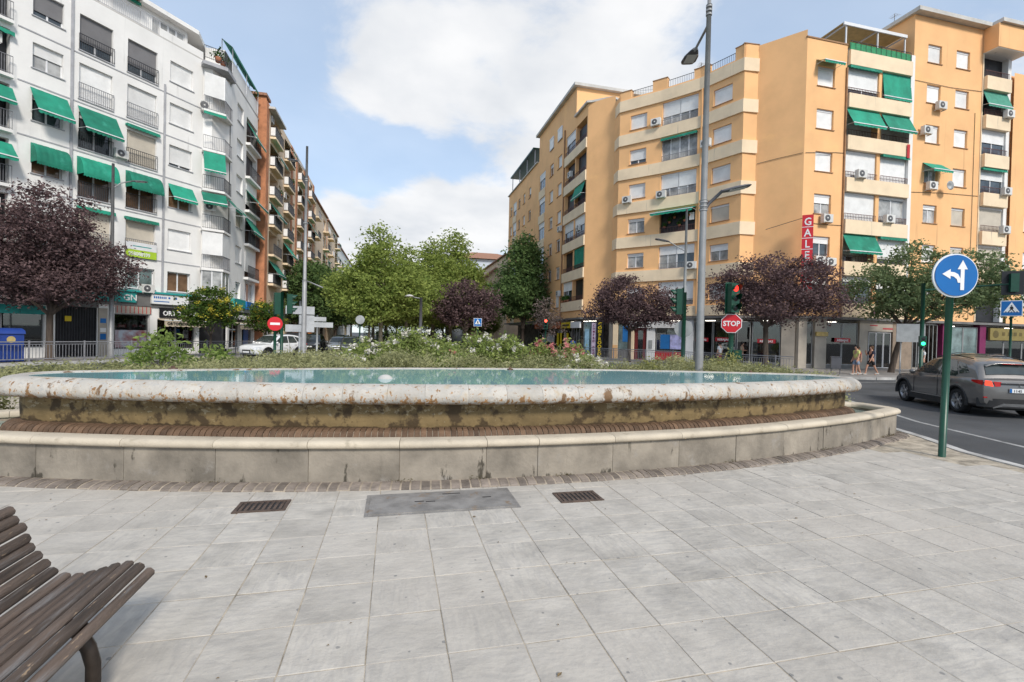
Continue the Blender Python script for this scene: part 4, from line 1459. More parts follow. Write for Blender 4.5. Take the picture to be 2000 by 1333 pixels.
def far_block(label, x, y0, y1, ztop, side, m, mend, seed, end_w=3.0, roof=None):
    """a block farther down the avenue; side -1: left of the avenue, +1: right"""
    rr = random.Random(seed)
    b = thing('apartment_building', label, 'building', (x, y0, 0), 0, 'buildings down the avenue')
    if side < 0:
        F = Fac((x, y0), (0, 1))
        FE_ = Fac((x - 12, y0), (1, 0))
        body(b, [(x - 0.5, y0 + 0.1), (x - 0.5, y1), (x - 12, y1), (x - 12, y0 + 0.1)], 0, ztop - 0.05, m)
    else:
        F = Fac((x, y1), (0, -1))
        FE_ = Fac((x, y0), (1, 0))
        body(b, [(x + 0.5, y0 + 0.1), (x + 0.5, y1), (x + 12, y1), (x + 12, y0 + 0.1)], 0, ztop - 0.05, m)
    wall(b, FE_, 0, 12, 0, ztop, [], mend, name='end_wall')
    nfl = int((ztop - 3.6) / 3.0)
    n = max(1, int((y1 - y0) / 4.2))
    hl, it = [], []
    for f_ in range(nfl):
        z = 3.9 + 3.0 * f_
        for k in range(n):
            u = (y1 - y0) * (k + 0.5) / n
            if k % 2 == 0:
                hl.append((u - 1.4, u + 1.4, z, z + 2.2, 0.45))
            else:
                hl.append((u - 0.6, u + 0.6, z + 0.9, z + 2.1))
            it.append((u, z, k % 2, f_))
    wall(b, F, 0, y1 - y0, 0, ztop, hl, m, name='avenue_wall')
    for u, z, k, f_ in it:
        if k == 0:
            slab(b, F, 'balcony_slab', u - 1.5, u + 1.5, -0.9, 0.4, z - 0.18, z - 0.003, M_CREAM)
            rail(b, F, u - 1.48, z, 2.96, 0.95, rr.choice((M_RAIL, M_RAILG, M_RAILW)), -0.86, 0.14)
            window(b, F, u - 1.38, z + 0.02, 2.76, 2.1, rr.choice((0.3, 0.6, 1.0)), y=0.3, sill=False, box=0)
            if rr.random() < 0.35:
                awning(b, F, u - 1.45, z + 2.2, 2.9, 0.9, 1.2)
        else:
            window(b, F, u - 0.6, z + 0.9, 1.2, 1.2, rr.choice((0.3, 0.6, 1.0)), box=0)
    slab(b, F, 'roof_edge', -0.2, y1 - y0, -0.3, 0.5, ztop + 0.003, ztop + 0.2, roof or M_TILE)
    return b
far_block('second red brick block down the avenue, past the narrow brick building', -12.2, 75.7, 92.5, 22.0, -1, M_BEIGE, M_BRICKW, 3)
far_block('third apartment block down the avenue, brick with a beige front', -12.2, 93.2, 109.5, 21.9, -1, M_BEIGE, M_BRICKW, 4)
far_block('farthest whitish block of the avenue above the dark trees', -12.2, 110, 150, 20.5, -1, M_WHITE, M_WHITE, 5)
far_block('orange-beige block down the avenue beyond the orange wing', 17.6, 77, 105, 15, 1, M_BEIGE, M_BEIGE, 6)
# two low buildings closing the view at the end of the avenue
fh = thing('house', 'pale house with brown hipped tile roof rising above the purple tree', 'building', (24, 112, 0))
FH = Fac((12.5, 108), (1, 0))
wall(fh, FH, 0, 16, 0, 18.9, [(2, 3.4, 15, 16.6), (5.5, 6.9, 15, 16.6), (9, 10.4, 15, 16.6)], mat('bluish white render', (0.5, 0.55, 0.62), 0.8), name='front_wall')
for u in (2, 5.5, 9):
    window(fh, FH, u, 15, 1.4, 1.6, 0.4, box=0)
body(fh, [(12.6, 108.3), (28.4, 108.3), (28.4, 124), (12.6, 124)], 0, 18.8, M_WHITE)
rf = MB()
rf.grid([[(11.6, 107.2, 18.95), (29.4, 107.2, 18.95), (29.4, 125, 18.95), (11.6, 125, 18.95)], [(17.5, 113, 21.2), (23.5, 113, 21.2), (23.5, 119, 21.2), (17.5, 119, 21.2)]], closed_v=True, smooth=False)
rf.face([(17.5, 113, 21.2), (23.5, 113, 21.2), (23.5, 119, 21.2), (17.5, 119, 21.2)])
link('roof', rf.mesh('roof'), M_TILE, fh, tuple(-fh.location))
gh = thing('house', 'peach gabled house end behind the trees, below the brown hipped roof', 'building', (17, 82, 0))
FG = Fac((13.0, 84), (1, 0))
gw = MB().yprism([(0, 0), (9, 0), (9, 12.2), (4.2, 13.4), (0, 9.8)], 0, 10)
put(gh, 'gable_wall', gw.mesh('gable_wall', fix=True), M_BEIGE, FG)
ge = MB().yprism([(-0.4, 9.55), (4.2, 13.45), (9.5, 12.25), (9.5, 12.5), (4.2, 13.8), (-0.4, 9.9)], -0.5, 10.4)
put(gh, 'roof', ge.mesh('roof', fix=True), M_TILE, FG)
window(gh, FG, 5.0, 10.2, 1.6, 1.3, 0.0, y=-0.12, box=0)
window(gh, FG, 2.0, 8.0, 1.2, 1.3, 0.5, y=-0.12, box=0)
# ================================================================ orange apartment building on the far corner
ob = thing('apartment_building', 'orange apartment building with cream bands curving round the street corner', 'building', (24, 33, 0))
LV = [21.78, 18.76, 15.75, 12.74, 9.73, 6.72, 3.75]
SILL_O = mat('brown window sill', (0.34, 0.19, 0.10), 0.8, 0.15)
NEG = tuple(-ob.location)
def pb(name, poly, z0, z1, m):
    return link(name, MB().prism(poly, z0, z1).mesh(name, fix=True), m, ob, NEG)
P_a, P_b, P_c, P_d, P_e, P_f, P_g = (19.15, 40.7), (19.1, 39.6), (21.5, 36.8), (23.4, 34.2), (24.75, 30.8), (25.85, 30.7), (27.7, 28.2)
def seg(a, c):
    return Fac(a, (c[0] - a[0], c[1] - a[1])), math.hypot(c[0] - a[0], c[1] - a[1])
F1, n1_ = seg(P_b, P_c)
F2, n2_ = seg(P_c, P_d)
F3, n3_ = seg(P_d, P_e)
F4, n4_ = seg(P_e, P_f)
F5, n5_ = seg(P_f, P_g)
F0, n0_ = seg(P_a, P_b)
FPi, npi = seg((17.4, 42.9), P_a)
ZR = 23.0
# --- curved front: three window columns between cream bands
h1 = [(0.99, 2.47, L_ - 1.75, L_ - 0.5) for L_ in LV[:6]]
h2 = [(0.12, 3.1, L_ - 2.03, L_ - 0.12, 0.3) for L_ in LV[:6]]
h3 = [(1.2, 2.75, L_ - 1.75, L_ - 0.5) for L_ in LV[:6]]
wall(ob, F1, 0, n1_, 3.7, ZR - 0.1, h1, M_ORANGE, name='front_wall')
wall(ob, F2, 0, n2_, 3.7, ZR - 0.1, h2, M_ORANGE, name='front_wall')
wall(ob, F3, 0, n3_, 3.7, ZR - 0.1, h3, M_ORANGE, name='front_wall')
wall(ob, F4, 0, n4_, 3.7, ZR + 0.3, [], M_ORANGE, name='front_wall')
wall(ob, F5, 0, n5_, 3.7, 23.75, [], M_ORANGE, name='pier_wall')
wall(ob, F0, 0, n0_, 3.7, ZR + 0.3, [], M_ORANGE, name='pier_wall')
wall(ob, FPi, 0, npi, 3.7, 23.9, [], M_ORANGE, name='pier_wall')
base_line = [P_b, P_c, P_d, P_e, P_f]
def band(z0, z1, o=0.13):
    n = 26
    line = offp([P_a, P_b, P_c, P_d, P_e, P_f], o)
    # rounded at the far end, square at the near end
    a = [P_a] + [(P_b[0] + o * 0.2 - 0.10, P_b[1] + 0.35)] + offp([P_b, P_c], o)[:1] + offp([P_b, P_c, P_d, P_e, P_f], o)[1:]
    inner = [P_f, P_e, P_d, P_c, P_b]
    inn = offp([P_b, P_c, P_d, P_e, P_f], -0.02)[::-1]
    return MB().prism(a + inn, z0, z1).mesh('cream_band', fix=True)
for i, L_ in enumerate(LV):
    link('cream_band', band(L_, L_ + 0.95 if i < 6 else L_ + 0.8), M_CREAM, ob, NEG)
mid = {0: ('sh', 0.62), 1: ('glass', 0.0), 2: ('sh', 0.62), 3: ('open', 0.0), 4: ('sh', 0.38), 5: ('sh', 0.8)}
w1s = [1.0, 0.72, 1.0, 0.2, 0.22, 0.4]
w3s = [1.0, 1.0, 0.97, 1.0, 0.4, 0.3]
for i in range(6):
    L_ = LV[i]
    window(ob, F1, 0.99, L_ - 1.75, 1.48, 1.25, w1s[i], sill=SILL_O, glass=M_GLASSB if i in (3, 4) else M_GLASS)
    window(ob, F3, 1.2, L_ - 1.75, 1.55, 1.25, w3s[i], sill=SILL_O, glass=M_GLASSB, sm=M_SHUT if i not in (3,) else M_SHUTB)
    k, s_ = mid[i]
    if k == 'open':
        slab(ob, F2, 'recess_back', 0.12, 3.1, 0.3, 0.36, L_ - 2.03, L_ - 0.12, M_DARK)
        for q in range(6):
            pot_plant(ob, F2, 0.5 + 0.42 * q, L_ - 1.6 + 0.35 * (q % 3), 0.12, 0.28)
        slab(ob, F2, 'laundry', 2.6, 3.0, 0.05, 0.07, L_ - 1.2, L_ - 0.6, M_WSIGN)
    else:
        window(ob, F2, 0.12, L_ - 2.03, 1.48, 1.91, s_, nm=2, sill=False, box=0.12, y=0.14, glass=M_GLASSB)
        window(ob, F2, 1.62, L_ - 2.03, 1.48, 1.91, s_, nm=2, sill=False, box=0.12, y=0.14, glass=M_GLASS if i == 4 else M_GLASSB)
    rail(ob, F2, 0.14, L_ - 2.05, 2.94, 0.5, M_RAILR if i == 3 else M_RAILG, 0.02, 0.13)
cassette(ob, F2, 0.1, LV[1] - 0.15, 3.0)
awning(ob, F2, -0.3, LV[3] - 0.15, 3.5, 1.0, 0.35, val=0.22)
for F_, u, z in ((F1, 2.95, LV[0] - 1.95), (F3, 0.4, LV[1] - 1.75), (F1, 0.55, LV[2] - 2.1), (F2, -0.1, LV[2] - 2.1), (F2, 2.6, LV[4] - 2.2)):
    aircon(ob, F_, u, z, -0.12)
slab(ob, F3, 'rainwater_pipe', 0.25, 0.35, -0.2, -0.14, 3.9, LV[0], M_ORANGE)
# roof terrace of the curved part: little piers and railings
pb('terrace_slab', [P_a, P_b, P_c, P_d, P_e, P_f, (33, 40), (26, 48)], ZR - 0.32, ZR - 0.3, M_ROOFW)
for F_, u0, u1, z1 in ((F1, -0.05, 1.0, 23.55), (F1, 2.9, 4.15, 23.75), (F2, 2.7, 3.22, 23.6), (F3, -0.1, 0.7, 23.6), (F3, 2.9, 3.7, 23.75), (F4, -0.05, 1.15, 23.8)):
    slab(ob, F_, 'roof_pier', u0, u1, 0.02, 0.45, ZR - 0.35, z1, M_ORANGE)
    slab(ob, F_, 'pier_cap', u0 - 0.03, u1 + 0.03, -0.02, 0.49, z1 + 0.002, z1 + 0.06, SILL_O)
for F_, u0, w_ in ((F1, 1.0, 1.9), (F2, 0.5, 2.2), (F3, 0.7, 2.2)):
    rail(ob, F_, u0, ZR - 0.3, w_, 0.85, M_RAIL, 0.2, 0.14)
pb('roof_line_post', [(22.0, 44.0), (22.06, 44.0), (22.06, 44.06), (22.0, 44.06)], ZR - 0.3, 26.3, M_POLE)
link('roof_cable', MB().tube([(22.0, 44.0, 26.2), (20.3, 43.4, 23.3)], 0.02, 5).tube([(22.0, 44.0, 26.2), (20.0, 46.4, 24.0)], 0.02, 5).tube([(22, 44, 26.2), (25.5, 38.5, 24.6)], 0.015, 5).mesh('roof_cable'), M_POLE, ob, NEG)
# solid cores behind the walls
pb('building_core', [(17.75, 43.2), (19.4, 40.95), (19.45, 39.8), (21.9, 37.05), (23.8, 34.4), (25.1, 31.15), (26.1, 31.0), (27.95, 28.55), (31.2, 28.55), (31.2, 48), (18, 75), (17.75, 75)], 3.9, 22.55, M_DARK)
# --- avenue wing
FV = Fac((17.4, 75.2), (0, -1))
AV = [22.9 - 3.08 * k for k in range(7)]           # parapet bottoms of the balcony bay
def vy(y):
    return 75.2 - y
hv = []
for i in range(7):
    zp = AV[i]
    hv.append((vy(48.8), vy(46.05), zp - 2.05, zp - 0.0, 1.3))
    hv.append((vy(45.85), vy(43.1), zp - 2.05, zp - 0.0, 1.3))
hv = [h for h in hv if h[2] > 3.7]
wz = [24.9 - 3.08 * k for k in range(7)]
for t_ in wz:
    for y0, y1 in ((50.05, 51.45), (52.95, 54.3), (62.3, 63.5), (65.3, 66.5), (68.0, 69.2), (73.0, 74.2)):
        if t_ > 24 and y0 > 58.8:
            continue
        hv.append((vy(y1), vy(y0), t_ - 1.4, t_))
    for y0, y1 in ((56.0, 58.4), (70.2, 72.2)):
        if t_ > 24 and y0 > 58.8:
            continue
        hv.append((vy(y1), vy(y0), t_ - 1.9, t_ + 0.1, 0.3))
lo = [h for h in hv if h[2] < 23.0]
wall(ob, FV, 0, vy(42.9), 3.7, 23.9, [h for h in hv if h[3] < 23.8 and h[2] > 3.7], M_ORANGE, name='avenue_wall')
wall(ob, FV, vy(58.8), vy(46.0), 23.9, 27.0, [], M_ORANGE, name='attic_wall')
FVe = Fac((17.4, 46.0), (1, 0))
wall(ob, FVe, 0, 9, 23.0, 27.0, [], M_ORANGE, name='attic_end_wall')
pb('attic_core', [(17.6, 46.15), (26.3, 46.15), (26.3, 58.6), (17.6, 58.6)], 23.0, 26.9, M_ORANGE)
pb('attic_roof', [(17.0, 45.6), (26.8, 45.6), (26.8, 59.2), (17.0, 59.2)], 27.01, 27.3, M_ROOFW)
pb('balcony_roof', [(17.15, 42.7), (17.6, 42.5), (19.2, 41.2), (22, 42.5), (22, 45.98), (17.15, 45.98)], 23.91, 24.1, M_ROOFW)
pb('wing_roof', [(17.2, 59.25), (26, 59.25), (26, 75.4), (17.2, 75.4)], 23.91, 24.05, M_ROOFW)
pb('terrace_canopy', [(16.9, 60), (20, 60), (20, 72.5), (16.9, 72.5)], 25.9, 26.1, M_GREEN)
for y in (60.2, 64, 68, 72.3):
    pb('canopy_post', [(17.2, y), (17.3, y), (17.3, y + 0.1), (17.2, y + 0.1)], 24.05, 25.9, M_RAILW)
for i in range(7):
    zp = AV[i]
    if zp - 2.05 < 3.7:
        continue
    slab(ob, FV, 'balcony_parapet', vy(48.95), vy(42.95), -0.14, 0.02, zp - 3.08 + 0.02, zp - 2.1, M_CREAM)
    for q, (ya, yb) in enumerate(((48.8, 46.05), (45.85, 43.1))):
        u0, u1 = vy(ya), vy(yb)
        st = (i * 2 + q) % 5
        slab(ob, FV, 'recess_back', u0, u1, 1.3, 1.36, zp - 2.05, zp, M_WHITE)
        if (i, q) in ((3, 0), (3, 1), (5, 0), (0, 0), (6, 1)):
            window(ob, FV, u0, zp - 2.05, u1 - u0, 2.05, 0.45, y=0.1, sill=False)
        else:
            slab(ob, FV, 'recess_side', u1 - 0.05, u1 - 0.003, 0.1, 1.3, zp - 2.05, zp, M_WHITE)
            window(ob, FV, u0 + 0.5, zp - 2.0, 1.5, 1.9, 0.6, y=1.18, sill=False, box=0)
        rail(ob, FV, u0, zp - 2.08, u1 - u0, 0.45, M_RAILR, -0.05, 0.13)
        if (i, q) == (2, 1):
            awning(ob, FV, u0, zp, u1 - u0, 0.4, 1.2)
        if (i, q) == (4, 1):
            slab(ob, FV, 'green_screen', u0 + 0.2, u1 - 0.02, 0.02, 0.05, zp - 1.9, zp - 0.05, M_AWN)
        if (i, q) in ((1, 0), (3, 1)):
            aircon(ob, FV, u0 + 0.6, zp - 1.3, 0.3)
        if (i, q) in ((5, 0), (6, 0), (6, 1)):
            for k in range(3):
                pot_plant(ob, FV, u0 + 0.5 + 0.7 * k, zp - 2.1, -0.1, 0.4)
for h in hv:
    if h[3] > 23.8 or h[2] < 3.7 or (len(h) > 4 and h[4] > 1):
        continue
    rr = random.Random(int(h[0] * 31 + h[2] * 7))
    if len(h) > 4:
        window(ob, FV, h[0], h[2], h[1] - h[0], h[3] - h[2], rr.choice((0.4, 0.6, 0.3)), nm=2, sill=False, y=0.06)
        slab(ob, FV, 'bay_panel', h[0] - 0.05, h[1] + 0.05, -0.08, -0.004, h[2] - 1.05, h[2] - 0.04, M_CREAM)
    else:
        window(ob, FV, h[0], h[2], h[1] - h[0], h[3] - h[2], rr.choice((1.0, 0.6, 0.25, 1.0, 0.1)), sill=SILL_O, glass=rr.choice((M_GLASS, M_BRWN, M_GLASSB)))
for y0, y1 in ((50.05, 51.45), (52.95, 54.3)):        # attic row
    window(ob, FV, vy(y1), 24.9 - 1.4, y1 - y0, 1.35, 1.0, y=-0.1, sill=SILL_O)
slab(ob, FV, 'rainwater_pipe', vy(49.2), vy(49.05), -0.14, -0.02, 3.8, 23.9, SILL_O)
aircon(ob, FV, vy(50.0), 13.2, -0.1)
aircon(ob, FV, vy(49.9), 6.2, -0.1)
# --- wing along the cross street
FR_ = Fac((27.7, 28.2), (1, 0))
def rx(x):
    return x - 27.7
PT = [21.4 - 3.0 * k for k in range(6)]
DT = [24.58 - 3.02 * k for k in range(7)]
hp = [(rx(28.67), rx(30.15), t_ - 1.4, t_) for t_ in PT]
wall(ob, FR_, 0, rx(31.2), 3.7, 23.2, hp, M_ORANGE, name='street_wall')
slab(ob, FR_, 'pier_cap', -0.05, rx(31.2), -0.05, 0.3, 23.202, 23.3, SILL_O)
pst = [1.0, 1.0, 1.0, 0.45, 0.35, 0.3]
for i, t_ in enumerate(PT):
    window(ob, FR_, rx(28.67), t_ - 1.4, 1.48, 1.4, pst[i], sill=SILL_O, glass=M_GLASSB if i == 3 else M_GLASS)
awning(ob, FR_, rx(28.5), 21.8, 1.75, 0.7, 0.38, arms=True, val=0.2)
aircon(ob, FR_, rx(29.15), PT[3] - 2.05, -0.12)
aircon(ob, FR_, rx(28.6), PT[4] - 2.05, -0.12)
aircon(ob, FR_, rx(29.55), PT[4] - 2.1, -0.12)
# balcony bay
BL = [18.76, 15.76, 12.75, 9.74, 6.73]
u0, u1, um = rx(31.25), rx(37.35), rx(34.3)
slab(ob, FR_, 'bay_column', um - 0.16, um + 0.16, 0.0, 0.5, 3.8, 21.8, M_ORANGE)
slab(ob, FR_, 'bay_side_wall', u1 - 0.35, u1, -0.10, 1.2, 3.8, 23.4, M_WHITE)
slab(ob, FR_, 'bay_back_wall', u0, u1, 1.2, 1.3, 3.8, 21.8, M_WHITE)
slab(ob, FR_, 'rainwater_pipe', u0 - 0.16, u0 - 0.06, -0.12, -0.02, 3.8, 21.6, SILL_O)
def parapet(z, h=1.0):
    slab(ob, FR_, 'balcony_parapet', u0, u1 - 0.355, -0.22, 0.02, z, z + h, M_CREAM)
    slab(ob, FR_, 'balcony_slab', u0, u1 - 0.355, 0.021, 1.2, z + 0.02, z + 0.25, M_WHITE)
parapet(21.78, 1.05)
for z in BL:
    parapet(z)
parapet(3.72)
def bay_half(z, q, kind, sh=1.0, **kw):
    a, c = (u0 + 0.03, um - 0.17) if q == 0 else (um + 0.17, u1 - 0.36)
    w_ = c - a
    if kind in ('shut', 'win'):
        window(ob, FR_, a, z + 1.02, w_, 1.98, sh, nm=2, y=0.12, sill=False, box=0.14, sm=kw.get('sm'), glass=kw.get('glass'))
    if kind == 'open':
        window(ob, FR_, a + 0.5, z + 0.3, 1.7, 2.2, 0.4, y=1.08, sill=False, box=0)
    rail(ob, FR_, a, z + 0.98, w_, 0.5, M_RAILR, -0.06, 0.14)
    if kw.get('awn'):
        awning(ob, FR_, a - 0.05, z + 3.0, w_ + 0.1, *kw['awn'])
    if kw.get('cas'):
        cassette(ob, FR_, a, z + 3.0, w_)
    if kw.get('ac'):
        aircon(ob, FR_, a + kw['ac'], z + 1.0, -0.18)
bay_half(BL[0], 0, 'shut', 0.78, cas=True)
bay_half(BL[0], 1, 'open', awn=(0.16, 1.75))
bay_half(BL[1], 0, 'open', awn=(0.62, 1.3))
bay_half(BL[1], 1, 'open', awn=(0.62, 1.3))
bay_half(BL[2], 0, 'shut', 1.0, ac=0.7)
bay_half(BL[2], 1, 'shut', 1.0, cas=True)
bay_half(BL[3], 0, 'shut', 1.0)
bay_half(BL[3], 1, 'win', 0.1, glass=M_GLASSB, ac=0.2)
bay_half(BL[4], 0, 'open', awn=(0.62, 1.3))
bay_half(BL[4], 1, 'shut', 0.8, cas=True)
bay_half(3.72, 0, 'win', 0.2)
bay_half(3.72, 1, 'win', 0.4)
slab(ob, FR_, 'flag', u1 - 0.75, u1 - 0.5, -0.3, -0.28, BL[1] - 0.1, BL[1] + 0.9, M_RED)
# top terrace: green screened railing and white pergola
slab(ob, FR_, 'screen', u0 + 0.1, u1 - 0.4, -0.05, -0.02, 22.84, 23.45, mat('green mesh screen', (0.03, 0.26, 0.11), 0.7, 0.15, 4))
rail(ob, FR_, u0 + 0.1, 22.83, u1 - u0 - 0.5, 0.7, M_RAIL, -0.1, 0.45)
pg = MB()
for x in (0.2, 3.1, 5.7):
    pg.box(u0 + x, u0 + x + 0.08, 0.4, 0.48, 22.8, 25.0).box(u0 + x, u0 + x + 0.08, 0.4, 4.4, 25.0, 25.1)
pg.box(u0 - 0.1, u1 - 0.3, 0.3, 0.38, 24.9, 25.12)
put(ob, 'pergola', pg.mesh('pergola'), M_FRAME, FR_)
slab(ob, FR_, 'pergola_canvas', u0, u1 - 0.45, 0.39, 4.4, 25.11, 25.16, mat('ochre pergola canvas', (0.55, 0.38, 0.17), 0.85, 0.1))
slab(ob, FR_, 'terrace_back_wall', u0, u1 - 0.2, 4.3, 4.5, 22.8, 25.0, M_WHITE)
pb('street_core', [(31.2, 29.5), (60, 29.5), (60, 40), (31.2, 40)], 3.8, 22.7, M_DARK)
pb('bay_terrace', [(30.0, 28.5), (37.3, 28.5), (37.3, 40), (30, 40)], 22.72, 22.78, M_ROOFW)
# solar panels above the pier
pb('panel_frame', [(27.2, 33.0), (31.0, 33.0), (31.0, 33.1), (27.2, 33.1)], 22.8, 24.6, M_RAILW)
sp_ = MB()
for k in range(5):
    a = 26.6 + 0.95 * k
    sp_.face([(a, 31.6, 23.7), (a + 0.9, 31.6, 23.7), (a + 0.9, 33.6, 25.3), (a, 33.6, 25.3)])
link('solar_panel', sp_.mesh('solar_panel'), mat('solar panel', (0.22, 0.22, 0.27), 0.25, 0.1), ob, NEG)
# tall block with paired windows
hd = [(rx(38.7), rx(40.06), t_ - 1.38, t_) for t_ in DT if t_ - 1.4 > 3.8] + [(rx(41.55), rx(42.93), t_ - 1.38, t_) for t_ in DT if t_ - 1.4 > 3.8]
wall(ob, FR_, rx(37.35), rx(44.25), 3.7, 26.55, hd, M_ORANGE, name='street_wall')
FDl = Fac((37.35, 37.5), (0, -1))
wall(ob, FDl, 0, 9.3, 22.8, 26.55, [], M_ORANGE, name='block_side_wall')
pb('block_core', [(37.6, 28.6), (47.3, 28.6), (47.3, 38), (37.6, 38)], 3.8, 26.4, M_DARK)
pb('block_roof', [(37.1, 27.7), (44.4, 27.7), (44.4, 27.0), (47.9, 27.0), (47.9, 38), (37.1, 38)], 26.56, 26.85, M_ROOFW)
slab(ob, FR_, 'overhang_box', rx(44.27), rx(47.6), -1.0, 0.6, 24.75, 26.54, M_ORANGE)
slab(ob, FR_, 'overhang_soffit', rx(44.3), rx(47.55), -0.95, 0.6, 24.70, 24.745, M_WHITE)
dst1 = [1.0, 1.0, 1.0, 0.3, 0.25, 1.0, 1.0]
dst2 = [1.0, 0.97, 1.0, 1.0, 1.0, 1.0, 0.5]
for i, t_ in enumerate(DT):
    if t_ - 1.4 < 3.8:
        continue
    window(ob, FR_, rx(38.7), t_ - 1.38, 1.36, 1.38, dst1[i], sill=SILL_O, glass=M_GLASSB)
    window(ob, FR_, rx(41.55), t_ - 1.38, 1.38, 1.38, dst2[i], sill=SILL_O, sm=M_SHUTB if i > 3 else M_SHUT)
aircon(ob, FR_, rx(39.35), DT[1] - 1.9, -0.15)
aircon(ob, FR_, rx(38.0), DT[2] - 0.9, -0.15)
awning(ob, FR_, rx(38.5), DT[3] + 0.1, 1.9, 0.8, 0.7)
aircon(ob, FR_, rx(38.7), DT[3] - 1.95, -0.15)
dish = put(ob, 'satellite_dish', MB().lathe([(0.0, 0.06), (0.2, 0.02), (0.34, -0.08), (0.35, -0.1), (0.2, 0.0), (0.0, 0.04)], 18, 'y').mesh('satellite_dish'), M_SGREY, FR_, rx(40.5), -0.5, DT[3] - 1.6)
# second balcony bay
v0, v1 = rx(44.3), rx(47.35)
slab(ob, FR_, 'bay_side_wall', v1 - 0.35, v1, -0.02, 1.3, 3.8, 24.7, M_WHITE)
slab(ob, FR_, 'bay_back_wall', v0, v1, 1.3, 1.4, 3.8, 24.7, M_WHITE)
slab(ob, FR_, 'bay_side_wall', v0 - 0.04, v0 + 0.06, -0.05, 1.3, 3.8, 24.7, M_CREAM)
EB = [22.0 - 3.02 * k for k in range(6)]
for i, z in enumerate(EB):
    slab(ob, FR_, 'balcony_parapet', v0 + 0.07, v1 - 0.36, -0.3, 0.0, z - 0.1, z + 0.92, M_CREAM)
    slab(ob, FR_, 'balcony_slab', v0 + 0.07, v1 - 0.36, 0.001, 1.3, z - 0.08, z + 0.1, M_WHITE)
    rail(ob, FR_, v0 + 0.1, z + 0.92, v1 - v0 - 0.5, 0.5, M_RAILR, -0.15, 0.14)
    if i == 0:
        continue
    if i == 1:
        awning(ob, FR_, v0 + 0.07, z + 2.9, 2.6, 0.4, 1.2, mat('faded green awning', (0.07, 0.28, 0.2), 0.8))
    else:
        window(ob, FR_, v0 + 0.08, z + 0.95, 2.6, 1.98, {2: 0.5, 3: 0.45}.get(i, 1.0), sm=M_SHUTB if i > 3 else M_SHUT, y=0.1, sill=False, nm=2)
    if i == 3:
        cassette(ob, FR_, v0 + 0.07, z + 2.9, 2.6)
    if i in (1, 3, 4, 5):
        aircon(ob, FR_, v0 + 1.8, z + 0.85, -0.32)
# last stretch of orange wall
hf = [(rx(49.0), rx(50.3), t_ - 1.38, t_) for t_ in DT[1:] if t_ > 5.5] + [(rx(53.0), rx(54.3), t_ - 1.38, t_) for t_ in DT[1:] if t_ > 5.5]
FF = Fac((27.7, 28.0), (1, 0))
wall(ob, FF, rx(47.4), rx(60), 3.7, 23.6, hf, M_ORANGE, name='street_wall')
pb('last_core', [(47.45, 28.25), (60, 28.25), (60, 38), (47.45, 38)], 3.8, 23.5, M_ORANGE)
for h in hf:
    window(ob, FF, h[0], h[2], 1.3, 1.38, 1.0, sill=SILL_O)
# --- ground floor: overhanging edge, stone piers, shop windows
GL = [(17.4, 75.2), (17.4, 42.9), P_a, P_b, P_c, P_d, P_e, P_f, P_g, (60, 28.2)]
ov = offp(GL, 0.35)
pb('overhang_edge', ov + offp(GL, -0.4)[::-1], 3.52, 3.70, M_FASC)
gi = offp(GL, -1.9)
pb('shop_ceiling', offp(GL, -0.4) + gi[::-1], 3.42, 3.51, M_ROOFW)
pb('shop_floor', offp(GL, -0.05) + gi[::-1], -0.02, 0.03, M_STONE)
pb('shop_back', gi + [(60, 40), (30, 48), (24, 75)], 0.0, 3.5, mat('shop back wall', (0.22, 0.20, 0.18), 0.8, 0.4, 1.5))
GOODS = [mat('goods ' + str(k), c, 0.7, 0.25, 5) for k, c in enumerate(((0.5, 0.48, 0.45), (0.3, 0.05, 0.06), (0.05, 0.08, 0.2), (0.4, 0.3, 0.2), (0.02, 0.02, 0.02), (0.2, 0.35, 0.35), (0.55, 0.4, 0.4)))]
M_STRIP = emit_mat('shop ceiling light', (1.0, 0.93, 0.82), 2.2)
MAN = MB().lathe([(0, 0), (.18, 0), (.18, .03), (.03, .04), (.03, .75), (.15, .8), (.17, .95), (.12, 1.12), (.19, 1.35), (.17, 1.45), (.05, 1.5), (.05, 1.55), (.09, 1.62), (.09, 1.74), (.04, 1.82), (0, 1.83)], 12).mesh('mannequin')
SRNG = random.Random(12)
def shop(F, a, c, n, z1=3.3, fr=None, glass=None, stall=0.25):
    put(ob, 'ceiling_light', cached(('strip',), lambda: MB().box(-.4, .4, -.05, .05, 0, .04), 'ceiling_light'), M_STRIP, F, (a + c) / 2, 0.9, 3.36)
    k_ = max(2, int((c - a) / 0.7))
    for q in range(k_):
        u = a + (c - a) * (q + 0.5) / k_
        if SRNG.random() < 0.55:
            put(ob, 'mannequin', MAN, SRNG.choice(GOODS), F, u, SRNG.uniform(0.4, 0.8), 0.12)
        else:
            h_ = SRNG.uniform(0.5, 1.3)
            put(ob, 'display_stand', MB().box(-.28, .28, -.2, .2, 0, h_ * 0.5).box(-.2, .2, -.15, .15, h_ * 0.5, h_).mesh('display_stand'), SRNG.choice(GOODS), F, u, SRNG.uniform(0.4, 0.9), 0.05)
    for k in range(n):
        w_ = (c - a) / n
        window(ob, F, a + w_ * k, stall, w_ - 0.02, z1 - stall, 0.0, glass=glass or M_SHOPG, nm=1, sill=False, box=0, y=-0.05, fr=fr or M_POLE)
    if stall > 0.1:
        slab(ob, F, 'stall_riser', a, c, -0.02, 0.3, 0.0, stall - 0.003, M_FASC)
def pier(F, a, c, m=None, z1=3.515):
    slab(ob, F, 'shop_pier', a, c, -0.12, 0.35, 0.0, z1, m or M_STONE)
